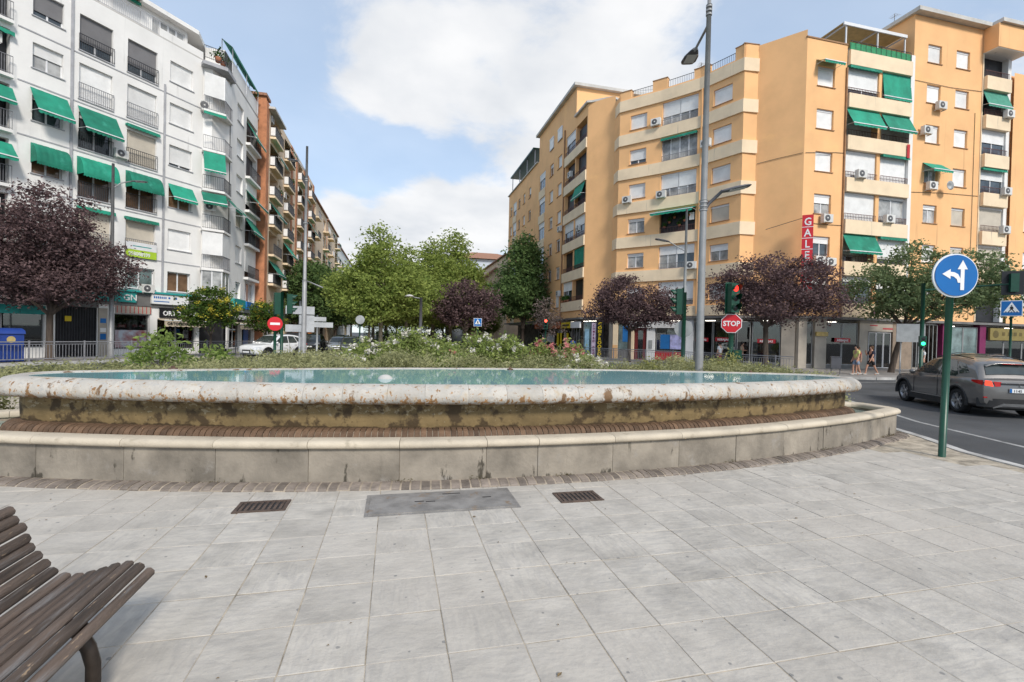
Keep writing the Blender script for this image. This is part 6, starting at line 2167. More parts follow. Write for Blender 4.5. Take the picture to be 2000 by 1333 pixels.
# railings
def fence(label, pts, m, h=1.0, sec=2.2, z=0.0):
    t = thing('railing_fence', label, 'railing', (*pts[0], z))
    o0 = Vector((*pts[0], 0))
    for a, c in zip(pts, pts[1:]):
        a, c = Vector((*a, 0)), Vector((*c, 0))
        d = c - a
        n = max(1, round(d.length / sec))
        rz = math.atan2(d.y, d.x)
        w_ = d.length / n
        for k in range(n):
            p = a + d * (k / n) - o0
            link('post', cached(('fp', h), lambda: MB().box(-0.03, 0.03, -0.03, 0.03, 0, h + 0.04).box(-0.06, 0.06, -0.06, 0.06, 0, 0.03), 'post'), m, t, p, rz)
            def inf():
                mb = MB().box(0.03, w_ - 0.03, -0.02, 0.02, h - 0.05, h).box(0.03, w_ - 0.03, -0.015, 0.015, h - 0.16, h - 0.13).box(0.03, w_ - 0.03, -0.015, 0.015, 0.12, 0.16)
                q = int(w_ / 0.13)
                for j in range(1, q):
                    mb.box(w_ * j / q - 0.009, w_ * j / q + 0.009, -0.009, 0.009, 0.16, h - 0.16)
                return mb
            link('rail_panel', cached(('fi', round(w_, 2), h), inf, 'rail_panel'), m, t, p, rz)
    return t
fence('grey iron railing along the kerb before the white building', [wpt(6, 3.6), wpt(21.6, 3.6), (-9.5, 38.7)], M_RAILG)
fence('grey iron railing along the kerb before the orange corner building', [(15.2, 36.9), (18.1, 32.3), (20.1, 28.2), (21.9, 23.9), (22.4, 23.0)], M_RAILG)
# ================================================================ vehicles
M_TYRE = mat('tyre rubber', (0.012, 0.012, 0.013), 0.8, 0.2, 8)
M_RIMS = mat('alloy wheel', (0.42, 0.42, 0.43), 0.3, 0.08, 4, metal=0.8)
M_CLAD = mat('dark plastic cladding', (0.022, 0.022, 0.023), 0.6, 0.2, 5)
M_CGL = mat('tinted car glass', (0.04, 0.05, 0.048), 0.02, 0.2, 2, spec=0.9)
M_TAIL = mat('red tail light', (0.45, 0.012, 0.01), 0.15, 0.15, 8)
M_TAILE = emit_mat('lit tail light', (0.9, 0.05, 0.02), 0.6)
M_HEAD = mat('headlight glass', (0.6, 0.62, 0.64), 0.1, 0.1, 6)
M_CHROME = mat('satin silver trim', (0.5, 0.5, 0.5), 0.25, 0.05, metal=0.9)
def paint(name, col, metal=0.4):
    m = mat(name, col, 0.28, 0.04, 2, metal=metal, spec=0.5)
    b = m.node_tree.nodes['Principled BSDF']
    b.inputs['Coat Weight'].default_value = 0.8
    b.inputs['Coat Roughness'].default_value = 0.05
    return m

ROOF = [(1.08, 0.99), (0.66, 1.30), (0.22, 1.555), (-0.2, 1.632), (-0.7, 1.645), (-1.2, 1.61), (-1.62, 1.535), (-1.84, 1.47), (-2.0, 1.26), (-2.13, 1.06)]
def zroof(x):
    for (a, za), (c, zc) in zip(ROOF, ROOF[1:]):
        if c <= x <= a:
            return za + (zc - za) * (a - x) / (a - c)
    return 0.99
def ysec(z):
    return 0.885 - 0.205 * max(0.0, (z - 0.97)) / 0.66

def lower_body():
    st = [(-2.265, .70, .46, .90), (-2.23, .82, .36, 1.02), (-2.12, .885, .31, 1.075), (-1.85, .925, .28, 1.09), (-1.3, .932, .25, 1.075), (-.5, .922, .22, 1.045), (.4, .922, .22, 1.02), (1.0, .925, .23, 1.0), (1.45, .918, .25, .985), (1.85, .88, .28, .93), (2.1, .80, .33, .85), (2.22, .68, .38, .74), (2.26, .5, .44, .64)]
    rows = []
    for x, hw, zb, zt in st:
        half = [(hw * .86, zb), (hw * .965, zb + .07), (hw * .99, zb + (zt - zb) * .32), (hw, zb + (zt - zb) * .55), (hw * .995, zb + (zt - zb) * .72), (hw * .978, zt - .075), (hw * .945, zt - .02), (hw * .87, zt), (hw * .45, zt + .025)]
        row = [(x, y, z) for y, z in half] + [(x, 0, zt + .032)] + [(x, -y, z) for y, z in reversed(half)]
        rows.append(row)
    mb = MB().grid(rows, closed_v=True)
    n = len(rows[0])
    mb.f.append(tuple(range(n)))
    mb.f.append(tuple(len(mb.v) - 1 - k for k in range(n)))
    mb.sm += [False, False]
    me = mb.mesh('body', fix=True)
    cu = MB()
    for ax in (1.38, -1.30):
        for s in (1, -1):
            n = 28
            b = len(cu.v)
            cu.v += [(ax + .415 * math.cos(2 * PI * k / n), s * .62, .36 + .415 * math.sin(2 * PI * k / n)) for k in range(n)] + [(ax + .415 * math.cos(2 * PI * k / n), s * 1.2, .36 + .415 * math.sin(2 * PI * k / n)) for k in range(n)]
            cu.f.append(tuple(b + k for k in range(n)))
            cu.f.append(tuple(b + n + n - 1 - k for k in range(n)))
            for k in range(n):
                cu.f.append((b + k, b + (k + 1) % n, b + n + (k + 1) % n, b + n + k))
            cu.sm += [False] * (n + 2)
    cm = cu.mesh('cut', fix=True)
    a = bpy.data.objects.new('body_tmp', me)
    c = bpy.data.objects.new('cut_tmp', cm)
    COL.objects.link(a)
    COL.objects.link(c)
    md = a.modifiers.new('b', 'BOOLEAN')
    md.object = c
    md.operation = 'DIFFERENCE'
    md.solver = 'EXACT'
    dg = bpy.context.evaluated_depsgraph_get()
    r_ = bpy.data.meshes.new_from_object(a.evaluated_get(dg))
    bpy.data.objects.remove(a)
    bpy.data.objects.remove(c)
    auto_smooth(r_, 38)
    return r_
def greenhouse():
    rows = []
    xs = [1.08, .87, .66, .44, .22, 0, -.2, -.45, -.7, -1.0, -1.2, -1.42, -1.62, -1.84, -1.92, -2.0, -2.13]
    for x in xs:
        zr = zroof(x)
        zb = .97
        row = []
        sd = []
        for q in (0, .35, .7, .92):
            z = zb + (zr - .05 - zb) * q
            sd.append((ysec(z), z))
        yt = ysec(zr)
        sd += [(yt - .035, zr - .018), (yt - .12, zr), (yt * .5, zr + .022)]
        row = [(x, y, z) for y, z in sd] + [(x, 0, zr + .03)] + [(x, -y, z) for y, z in reversed(sd)]
        rows.append(row)
    me = MB().grid(rows, flip=True).mesh('cabin', fix=True)
    auto_smooth(me, 45)
    return me
def side_pane(poly, s):
    mb = MB()
    p = [(x, s * (ysec(z) + .007), z) for x, z in poly]
    mb.face(p if s < 0 else p[::-1])
    return mb.mesh('side_window')
def end_pane(x0, x1, k=.86):
    rows = []
    for i in range(5):
        x = x0 + (x1 - x0) * i / 4
        zr = zroof(x)
        yt = ysec(zr) * k
        rows.append([(x + (.012 if x0 > 0 else -.012), yt * (j / 4 - 1), zr + .012 + (.03 - .03 * abs(j / 4 - 1) ** 1.5)) for j in range(9)])
    return MB().grid(rows).mesh('screen', fix=True)
def wheel_meshes():
    ty = MB().lathe([(.245, -.10), (.30, -.115), (.345, -.10), (.355, -.06), (.355, .06), (.345, .10), (.30, .115), (.245, .10)], 32, 'y').mesh('tyre')
    rm = MB()
    rm.lathe([(.25, .105), (.255, .085), (.225, .06), (.22, -.08)], 32, 'y')
    rm.lathe([(0, .075), (.05, .078), (.065, .06), (.065, .0)], 16, 'y')
    for k in range(5):
        for o in (-.17, .17):
            a = 2 * PI * k / 5 + o
            m_ = Matrix.Rotation(a, 4, 'Y')
            b = [Vector((.045, .07, -.022)), Vector((.235, .085, -.016)), Vector((.235, .085, .016)), Vector((.045, .07, .022))]
            rm.face([m_ @ v for v in b])
            rm.face([m_ @ v for v in (b[0], b[1], b[1] + Vector((0, -.05, 0)), b[0] + Vector((0, -.05, 0)))])
            rm.face([m_ @ v for v in (b[3], b[2], b[2] + Vector((0, -.05, 0)), b[3] + Vector((0, -.05, 0)))])
    dk = MB().lathe([(0, .0), (.23, .0)], 24, 'y').mesh('wheel_dish')
    return ty, rm.mesh('rim'), dk
CARM = {}
def car(label, x, y, hdg, col, kind='SUV', group=None, scale=(1, 1, 1), detail=True, lit=True, cat='car', z=-0.12):
    """hdg: direction the car points, degrees clockwise from +Y"""
    if not CARM:
        CARM['body'] = lower_body()
        CARM['cabin'] = greenhouse()
        CARM['ty'], CARM['rm'], CARM['dk'] = wheel_meshes()
    t = thing('parked_car' if group else 'car', label, cat, (x, y, z), R(90 - hdg), group)
    t.scale = scale
    body_ = link('body', CARM['body'], col, t)
    link('cabin', CARM['cabin'], col, t)
    for s in (1, -1):
        for nm, poly in (('side_window', [(.80, 1.07), (.16, 1.505), (-.40, 1.545), (-.40, 1.07)]), ('side_window', [(-.47, 1.07), (-.47, 1.545), (-.98, 1.525), (-1.22, 1.13), (-1.15, 1.075)]), ('quarter_window', [(-1.27, 1.15), (-1.05, 1.515), (-1.38, 1.45), (-1.66, 1.20)])):
            link(nm, side_pane(poly, s), M_CGL, t)
        for nm, zz, x0 in (('door_handle', .94, -.30), ('door_handle', .94, -1.12)):
            link(nm, MB().box(x0, x0 + .2, s * .922 - .012, s * .922 + .03, zz, zz + .03).mesh(nm), col, t)
        link('door_seam', MB().box(-.44, -.43, s * .925 - .006, s * .925 + .004, .35, 1.04).mesh('door_seam'), M_CLAD, t)
        link('door_seam', MB().box(.78, .79, s * .925 - .006, s * .925 + .004, .35, 1.0).mesh('door_seam'), M_CLAD, t)
        mr = link('mirror', MB().lathe([(0, -.07), (.06, -.06), (.085, 0), (.07, .06), (0, .08)], 12, 'x', (.72, s * 1.0, 1.08)).mesh('mirror'), col, t)
        sl_ = link('sill_cladding', MB().box(-.92, 1.0, s * .925 - .03, s * .925 + .012, .2, .38).mesh('sill_cladding'), M_CLAD, t)
        link('sill_trim', MB().box(-.9, .98, s * .925, s * .925 + .018, .385, .405).mesh('sill_trim'), M_CHROME, t)
        for ax in (1.38, -1.30):
            mb = MB()
            rows = []
            for k in range(17):
                a = PI * (-.06 + 1.12 * k / 16)
                rows.append([(ax + r_ * math.cos(a), s * yy, .36 + r_ * math.sin(a)) for r_, yy in ((.405, .86), (.405, .945), (.455, .95), (.47, .925), (.47, .87))])
            mb.grid(rows)
            link('wheel_arch', mb.mesh('wheel_arch'), M_CLAD, t)
            wh = link('wheel', CARM['ty'], M_TYRE, t, (ax, s * .80, .355), 0 if s > 0 else PI)
            link('rim', CARM['rm'], M_RIMS, wh)
            link('wheel_dish', CARM['dk'], M_CLAD, wh)
        link('roof_rail', MB().tube([(.1, s * .62, 1.60), (-.3, s * .62, 1.672), (-.9, s * .615, 1.67), (-1.45, s * .60, 1.60)], .016, 6).mesh('roof_rail'), M_CLAD, t)
        # lights
        tl = MB()
        tl.grid([[(-1.93, s * .932, .985), (-1.93, s * .928, 1.03)], [(-2.12, s * .897, .93), (-2.12, s * .893, 1.035)], [(-2.215, s * .845, .90), (-2.235, s * .83, 1.035)]], smooth=False)
        link('tail_light', tl.mesh('tail_light'), M_TAIL, t)
        t2 = MB()
        t2.grid([[(-2.245, s * .805, .90), (-2.245, s * .80, 1.03)], [(-2.275, s * .62, .87), (-2.262, s * .66, 1.02)]], smooth=False)
        link('tail_light', t2.mesh('tail_light'), M_TAILE if lit else M_TAIL, t)
        t3 = MB()
        t3.grid([[(-2.277, s * .58, .87), (-2.265, s * .62, 1.01)], [(-2.283, s * .46, .88), (-2.27, s * .44, 1.0)]], smooth=False)
        link('tail_light', t3.mesh('tail_light'), M_TAIL, t)
        link('reflector', MB().box(-2.25, -2.19, s * .72 - .1, s * .72 + .1, .555, .585).mesh('reflector'), M_TAIL, t)
        hl_ = MB()
        hl_.grid([[(1.93, s * .872, .70), (1.90, s * .868, .86)], [(2.17, s * .75, .66), (2.12, s * .76, .83)], [(2.262, s * .52, .66), (2.235, s * .54, .77)]], smooth=False)
        link('headlight', hl_.mesh('headlight'), M_HEAD, t)
    link('windscreen', end_pane(.98, .30), M_CGL, t)
    link('rear_window', end_pane(-1.85, -2.06, .82), M_CGL, t)
    sp = MB().grid([[(-1.60, y_, 1.575 - .1 * (y_ / .62) ** 4), (-1.93, y_ * .98, 1.515 - .1 * (y_ / .62) ** 4), (-1.95, y_ * .98, 1.49 - .1 * (y_ / .62) ** 4), (-1.75, y_, 1.47 - .1 * (y_ / .62) ** 4)] for y_ in [-.62 + .155 * k for k in range(9)]])
    link('spoiler', sp.mesh('spoiler'), col, t)
    link('brake_light', MB().box(-1.962, -1.948, -.22, .22, 1.478, 1.494).mesh('brake_light'), M_TAIL, t)
    link('rear_bumper', MB().grid([[(-2.10, -.90, z_), (-2.255, -.70, z_), (-2.295, -.4, z_), (-2.30, 0, z_), (-2.295, .4, z_), (-2.255, .70, z_), (-2.10, .90, z_)] for z_ in (.30, .42, .54)]).mesh('rear_bumper'), M_CLAD, t)
    link('skid_plate', MB().grid([[(-2.29, -.62, .31), (-2.31, -.4, .42), (-2.315, .4, .42), (-2.29, .62, .31)], [(-2.28, -.62, .27), (-2.30, -.4, .34), (-2.305, .4, .34), (-2.28, .62, .27)]], smooth=False).mesh('skid_plate'), M_CHROME, t)
    link('tail_panel', MB().box(-2.285, -2.24, -.46, .46, .93, .97).mesh('tail_panel'), M_CLAD, t)
    np_ = link('number_plate', MB().box(-2.30, -2.285, -.26, .26, .72, .83).mesh('number_plate'), M_SWHITE, t)
    link('country_strip', MB().box(-2.304, -2.301, .21, .26, .722, .828).mesh('country_strip'), M_SBLUE, np_)
    if detail:
        w_ = word(np_, '1145', -2.303, .08, .735, .105, M_BLACK, 0.95)
        w_.rotation_euler = (PI / 2, 0, -PI / 2)
        link('badge', MB().box(-2.292, -2.285, -.03, .03, .885, .915).mesh('badge'), M_CHROME, t)
    link('grille', MB().grid([[(2.20, -.55, z_), (2.272, -.3, z_), (2.28, 0, z_), (2.272, .3, z_), (2.20, .55, z_)] for z_ in (.40, .52, .64)]).mesh('grille'), M_CLAD, t)
    link('front_plate', MB().box(2.28, 2.29, -.26, .26, .44, .55).mesh('front_plate'), M_SWHITE, t)
    link('interior_floor', MB().box(-1.9, 1.9, -.6, .6, .2, .3).mesh('interior_floor'), M_CLAD, t)
    return t
PT_BR = paint('warm grey metallic paint', (0.17, 0.162, 0.155))
PT_W = paint('white car paint', (0.72, 0.72, 0.72), 0.0)
PT_S = paint('silver car paint', (0.42, 0.43, 0.44), 0.7)
PT_D = paint('dark car paint', (0.025, 0.027, 0.032), 0.3)
PT_K = paint('graphite car paint', (0.09, 0.095, 0.10), 0.4)
hd_ = 26.3
fx, fy = math.sin(R(hd_)), math.cos(R(hd_))
# near-side wheels stand at (16.18,10.63) and (17.4,13.1)
cx_, cy_ = 16.18 + 1.30 * fx + 0.86 * fy, 10.63 + 1.30 * fy - 0.86 * fx
car('warm grey SUV turning past the fountain, seen from behind', cx_, cy_, hd_, PT_BR)
car('white SUV facing the crossing behind the no-entry sign', -8.0, 35.9, 212, PT_W, detail=False, lit=False)
car('silver car waiting in the avenue to the side of the white SUV', -4.9, 46.5, 178, PT_S, detail=False, lit=False, scale=(.95, .95, .9))
car('dark car behind the round sign back in the avenue', -3.6, 43.8, 176, PT_K, detail=False, lit=False, scale=(.95, .95, .92))
car('graphite car queueing behind the silver one', -5.3, 53.0, 178, PT_K, detail=False, lit=False, scale=(1, 1, .95))
car('black car parked by the bins on the brick side of the avenue', -7.6, 49.5, 180, PT_D, detail=False, lit=False)
car('dark car passing between the pink roses and the avenue trees', 10.6, 42.0, 15, PT_D, detail=False, lit=False, scale=(.95, .95, .88))
car('pale car half hidden by roses beneath the purple avenue tree', 9.6, 52, 5, PT_S, detail=False, lit=False, scale=(.95, .95, .88))
car('charcoal car beyond the grey SUV, only its roof showing', 23.9, 14.7, 82, PT_K, detail=False, lit=False, scale=(1, 1, 1.0))
def dumpster(label, x, y, m):
    t = thing('waste_container', label, 'container', (x, y, 0.0), R(8))
    link('tub', MB().grid([[(-.75, -.5, .2), (.75, -.5, .2), (.75, .5, .2), (-.75, .5, .2)], [(-.9, -.6, 1.25), (.9, -.6, 1.25), (.9, .6, 1.25), (-.9, .6, 1.25)]], closed_v=True, smooth=False).mesh('tub', fix=True), m, t)
    link('lid', MB().grid([[(-.95, y_, z_), (.95, y_, z_)] for y_, z_ in ((-.65, 1.25), (-.5, 1.5), (0, 1.62), (.5, 1.5), (.65, 1.25))]).mesh('lid'), m, t)
    for s in (-.6, .6):
        link('castor', MB().lathe([(0, -.04), (.1, -.04), (.1, .04), (0, .04)], 12, 'y', (s, 0, .1)).mesh('castor'), M_TYRE, t)
dumpster('dark waste container on the avenue pavement by the direction boards', -9.3, 51, M_CLAD)
dumpster('orange-lidded waste container next to the dark one on the avenue', -9.4, 54, mat('orange lid', (0.4, 0.12, 0.02), 0.6))

# ================================================================ people
M_SKIN = mat('skin', (0.46, 0.25, 0.17), 0.55, 0.06, 6)
def skin_mesh(name, verts, edges, rad, root=0, sub=1):
    me = bpy.data.meshes.new(name)
    me.from_pydata([tuple(v) for v in verts], edges, [])
    o = bpy.data.objects.new(name + '_tmp', me)
    COL.objects.link(o)
    o.modifiers.new('s', 'SKIN')
    sv = me.skin_vertices[0].data
    for i, r_ in enumerate(rad):
        sv[i].radius = r_ if isinstance(r_, tuple) else (r_, r_)
        sv[i].use_root = (i == root)
    m2 = o.modifiers.new('u', 'SUBSURF')
    m2.levels = m2.render_levels = sub
    dg = bpy.context.evaluated_depsgraph_get()
    r = bpy.data.meshes.new_from_object(o.evaluated_get(dg))
    bpy.data.objects.remove(o)
    for p in r.polygons:
        p.use_smooth = True
    r.name = name
    return r

def person(label, x, y, face, shirt, legs, hair, stride=0.0, arms='down', long_legs=False, long_sleeve=False, h=1.72, bag=None, z=0.0, group=None):
    """face: heading in degrees clockwise from +Y; local +y is forward"""
    t = thing('person', label, 'person', (x, y, z), R(-face), group)
    s = h / 1.72
    st = stride
    V, E, RA = [], [], []
    def add(p, r_, par=None):
        V.append(Vector(p) * s)
        RA.append(tuple(q * s for q in r_) if isinstance(r_, tuple) else r_ * s)
        if par is not None:
            E.append((par, len(V) - 1))
        return len(V) - 1
    pel = add((0, 0, .93), (.145, .105))
    wa = add((0, 0, 1.08), (.13, .10), pel)
    ch = add((0, .01, 1.28), (.155, .11), wa)
    nk = add((0, .0, 1.46), .055, ch)
    hd0 = add((0, .02, 1.545), .075, nk)
    hd1 = add((0, .025, 1.63), .088, hd0)
    hd2 = add((0, .015, 1.69), .055, hd1)
    add((0, .115, 1.60), .018, hd1)              # nose
    segs = {}
    for q, sd in enumerate((1, -1)):
        f = st * sd
        hip = add((.085 * sd, 0, .88), .085, pel)
        kn = add((.09 * sd, .22 * f + .04, .50), .058, hip)
        an = add((.09 * sd, .38 * f - (.06 if f < 0 else 0), .09 + (.05 if f < -.2 else 0)), .04, kn)
        toe = add((.10 * sd, .38 * f + .15, .035 + (.0 if f >= 0 else .0)), .035, an)
        sh = add((.165 * sd, 0, 1.395), .06, ch)
        if arms == 'up' and sd > 0:
            el, wr = (.22 * sd, .12, 1.16), (.10 * sd, .28, 1.36)
        elif arms == 'fold':
            el, wr = (.23 * sd, .05, 1.14), (.08 * sd, .24, 1.16)
        else:
            el, wr = (.215 * sd, -.16 * f, 1.13), (.225 * sd, -.26 * f + .06, .90)
        ei = add(el, .042, sh)
        wi = add(wr, .03, ei)
        d = (Vector(wr) - Vector(el)).normalized()
        pm = add(Vector(wr) + d * .06, .032, wi)
        sidev = Vector((0, 1, 0)) if arms == 'down' else Vector((sd, 0, 0))
        for k, ln in enumerate((.055, .08, .085, .08, .06)):
            off = sidev * (.034 - .017 * k)
            base = Vector(wr) + d * (.075 if k else .03) + off
            fi = add(base + d * ln * .5 + (sidev * .025 if k == 0 else Vector((0, 0, 0))), .0085, pm)
            add(base + d * ln + Vector((-sd * .012, 0, 0)), .0075, fi)
        segs[sd] = (hip, kn, an, sh, ei, wi)
    link('body', skin_mesh('body', V, E, RA), M_SKIN, t)
    # shirt
    v, e, r_ = [], [], []
    def ad(p, q, par=None):
        v.append(Vector(p))
        r_.append(q)
        if par is not None:
            e.append((par, len(v) - 1))
        return len(v) - 1
    a = ad(V[pel] + Vector((0, 0, .0)), (.155 * s, .12 * s))
    c = ad(V[wa], (.148 * s, .118 * s), a)
    d_ = ad(V[ch], (.172 * s, .127 * s), c)
    ad(V[nk] - Vector((0, 0, .05)), .075 * s, d_)
    for sd in (1, -1):
        sh = ad(V[segs[sd][3]], .072 * s, d_)
        if long_sleeve:
            el = ad(V[segs[sd][4]], .056 * s, sh)
            ad(V[segs[sd][5]], .042 * s, el)
        else:
            ad(V[segs[sd][3]].lerp(V[segs[sd][4]], .72), .062 * s, sh)
    link('shirt', skin_mesh('shirt', v, e, r_), shirt, t)
    v, e, r_ = [], [], []
    a = ad(V[pel] + Vector((0, 0, .03)), (.152 * s, .117 * s))
    b_ = ad(V[pel] - Vector((0, 0, .03)), (.155 * s, .118 * s), a)
    for sd in (1, -1):
        hp = ad(V[segs[sd][0]] - Vector((0, 0, .03)), .10 * s, b_)
        if long_legs:
            k = ad(V[segs[sd][1]], .075 * s, hp)
            ad(V[segs[sd][2]] + Vector((0, 0, .02)), .06 * s, k)
        else:
            ad(V[segs[sd][0]].lerp(V[segs[sd][1]], .8), .088 * s, hp)
    link('trousers' if long_legs else 'shorts', skin_mesh('legs', v, e, r_), legs, t)
    hm = MB().lathe([(.0, .125), (.05, .118), (.085, .085), (.098, .04), (.097, -.02), (.085, -.06)], 14, c=(0, 0, 0))
    hr = link('hair', hm.mesh('hair'), hair, t, (0, -.012 * s, 1.615 * s))
    hr.scale = (s * .98, s * 1.05, s)
    for sd in (1, -1):
        sh_ = link('shoe', MB().lathe([(0, -.13), (.04, -.12), (.05, -.05), (.048, .05), (.035, .11), (0, .13)], 10, 'y').mesh('shoe'), M_SHOE, t, V[segs[sd][2]] + Vector((.0, .055, -.045)) * s)
    if bag is not None:
        link('bag', MB().prism([(-.06, -.16), (.06, -.16), (.06, .16), (-.06, .16)], -.15, .15).mesh('bag', fix=True), bag, t, (.27, .02, .98))
    return t
M_SHOE = mat('pale shoes', (0.4, 0.38, 0.35), 0.6)
cloth = lambda n, c: mat(n, c, 0.85, 0.15, 6, 0.2, 30)
H_D = cloth('dark hair', (0.015, 0.011, 0.009))
H_B = cloth('brown hair', (0.09, 0.045, 0.02))
C_Y = cloth('yellow cotton', (0.62, 0.60, 0.20))
C_N = cloth('navy cotton', (0.02, 0.022, 0.045))
C_BL = cloth('pale denim', (0.22, 0.27, 0.36))
C_K = cloth('black cotton', (0.014, 0.014, 0.016))
C_W = cloth('white cotton', (0.68, 0.69, 0.70))
C_BG = cloth('beige cotton', (0.34, 0.27, 0.19))
C_R = cloth('red cotton', (0.32, 0.03, 0.04))
C_PK = cloth('pink cotton', (0.5, 0.2, 0.2))
C_B = cloth('bright blue cotton', (0.015, 0.09, 0.42))
person('person in yellow T-shirt and pale shorts walking past the shop window', 26.0, 22.3, -85, C_Y, C_BL, H_D, 0.35)
person('person in red top and pale shorts walking just behind the yellow shirt', 26.6, 22.75, -80, C_R, C_BL, H_B, -0.4, h=1.66)
person('person in dark navy clothes striding behind the yellow shirt', 27.15, 22.35, -82, C_N, C_K, H_B, 0.75, arms='up', h=1.7)
person('person in white T-shirt beyond the bonnet of the grey SUV', 30.4, 21.9, -70, C_W, C_K, H_D, 0.3)
person('person in pale shirt with their back to us at the shop railing', 20.9, 27.6, -20, C_W, C_R, H_D, 0.1)
person('person in beige top standing by the shop door near the bin', 23.9, 29.2, 150, C_BG, C_K, H_D, 0.05, arms='fold', long_legs=True)
person('person in bright blue T-shirt by the gold shop', 15.7, 41.0, 15, C_B, C_K, H_D, 0.2)
person('person in pink top beside the blue T-shirt by the gold shop', 15.2, 41.3, 20, C_PK, C_K, H_B, 0.15, h=1.6)
person('person in pale top with an orange bag at the picture edge', 31.0, 16.6, -75, C_W, C_K, H_D, 0.2, arms='fold', bag=mat('orange bag', (0.6, 0.16, 0.04), 0.7), h=1.75)
# ================================================================ trees and planting
def leaf_mesh(name, centers, rng, size, aspect=0.5, droop=0.3):
    """one diamond-shaped, slightly folded leaf at each centre"""
    n = len(centers)
    a = rng.normal(size=(n, 3))
    a[:, 2] = a[:, 2] * 0.6 - droop
    a /= np.linalg.norm(a, axis=1)[:, None]
    b = np.cross(a, rng.normal(size=(n, 3)))
    b /= np.linalg.norm(b, axis=1)[:, None] + 1e-9
    c = np.cross(a, b)
    s = size * rng.uniform(0.6, 1.35, size=(n, 1))
    v = np.empty((n, 4, 3))
    v[:, 0] = centers - a * s
    v[:, 1] = centers + b * s * aspect + c * s * 0.12
    v[:, 2] = centers + a * s
    v[:, 3] = centers - b * s * aspect + c * s * 0.12
    me = bpy.data.meshes.new(name)
    me.vertices.add(n * 4)
    me.vertices.foreach_set('co', v.reshape(-1).astype(np.float32))
    me.loops.add(n * 4)
    me.loops.foreach_set('vertex_index', np.arange(n * 4, dtype=np.int32))
    me.polygons.add(n)
    me.polygons.foreach_set('loop_start', np.arange(0, n * 4, 4, dtype=np.int32))
    me.polygons.foreach_set('loop_total', np.full(n, 4, dtype=np.int32))
    me.update()
    me.validate()
    return me

M_BARK = mat('grey brown bark', (0.10, 0.075, 0.058), 0.9, 0.3, 6, 0.7, 25, streak=True)
M_BARKP = mat('pale plane bark', (0.30, 0.26, 0.19), 0.85, 0.25, 3, 0.3, 15)
L_PUR = leaf_mat('purple plum leaves', (0.07, 0.044, 0.048), (0.22, 0.145, 0.142), 0.28)
L_PUR2 = leaf_mat('faded purple leaves', (0.10, 0.08, 0.075), (0.25, 0.19, 0.17), 0.2)
L_GRN = leaf_mat('mid green leaves', (0.08, 0.13, 0.05), (0.27, 0.33, 0.17), 0.35)
L_DRK = leaf_mat('dark green leaves', (0.055, 0.105, 0.035), (0.18, 0.26, 0.09), 0.38)
L_PLN = leaf_mat('light green plane leaves', (0.13, 0.20, 0.045), (0.42, 0.48, 0.13), 0.45)
L_KOE = leaf_mat('green pinnate leaves', (0.035, 0.08, 0.015), (0.11, 0.16, 0.03), 0.3)
L_YEL = leaf_mat('yellow blossom', (0.48, 0.40, 0.03), (0.70, 0.60, 0.10), 0.2)

def crown_points(lobes, ntip, per, sig, rng):
    vol = np.array([l[3] * l[4] * l[5] for l in lobes])
    pr = vol / vol.sum()
    tips = []
    for _ in range(ntip):
        l = lobes[rng.choice(len(lobes), p=pr)]
        d = rng.normal(size=3)
        d /= np.linalg.norm(d)
        k = rng.uniform(0.25, 1.0) ** 0.45
        k *= 1 + 0.13 * math.sin(d[0] * 5 + l[0] * 3) * math.cos(d[2] * 6 + l[1])
        tips.append([l[0] + d[0] * l[3] * k, l[1] + d[1] * l[4] * k, l[2] + d[2] * l[5] * k])
    tips = np.array(tips)
    m = rng.integers(int(per * 0.4), int(per * 1.6), size=ntip)
    idx = np.repeat(np.arange(ntip), m)
    sg = sig * rng.uniform(0.6, 1.4, size=(ntip, 1))
    pts = tips[idx] + rng.normal(size=(len(idx), 3)) * sg[idx] * np.array([1, 1, 0.62])
    return tips, pts

TREEC = {}
def tree(name, label, x, y, lobes, trunk_h, trunk_r, leaf, bark=None, seed=0, ntip=230, per=34, sig=0.30, size=0.11, lean=(0, 0), group=None, key=None, rz=0.0, sc=1.0, aspect=0.5, nlimb=26):
    t = thing(name, label, 'tree', (x, y, 0), rz, group)
    t.scale = (sc, sc, sc)
    if key is None or key not in TREEC:
        rng = np.random.default_rng(seed)
        tips, pts = crown_points(lobes, ntip, per, sig, rng)
        cm = leaf_mesh('crown', pts, rng, size, aspect)
        mb = MB()
        top = Vector((lean[0], lean[1], trunk_h))
        mb.tube([(0, 0, -0.1), (0, 0, 0.1), (lean[0] * 0.4, lean[1] * 0.4, trunk_h * 0.5), top], [trunk_r * 1.35, trunk_r * 1.1, trunk_r * 0.9, trunk_r * 0.85], 10)
        main = []
        for l in lobes:
            c = Vector(l[:3])
            mid_ = top.lerp(c, 0.5) + Vector((rng.normal() * 0.15, rng.normal() * 0.15, 0.1))
            e = c + Vector((0, 0, l[5] * 0.35))
            mb.tube([top - Vector((0, 0, 0.15)), mid_, e], [trunk_r * 0.6, trunk_r * 0.42, trunk_r * 0.12], 7)
            main.append((mid_, e))
        for k in range(nlimb):
            tip = Vector(tips[rng.integers(len(tips))])
            a, e = min(main, key=lambda q: (q[1] - tip).length)
            s0 = a.lerp(e, float(rng.uniform(0.1, 0.9)))
            md = s0.lerp(tip, 0.5) + Vector((rng.normal() * 0.12, rng.normal() * 0.12, 0.12))
            mb.tube([s0, md, tip], [trunk_r * 0.2, trunk_r * 0.13, trunk_r * 0.05], 5, caps=False)
        tm = mb.mesh('trunk')
        if key:
            TREEC[key] = (tm, cm)
    else:
        tm, cm = TREEC[key]
    link('trunk', tm, bark or M_BARK, t)
    link('crown', cm, leaf, t)
    return t

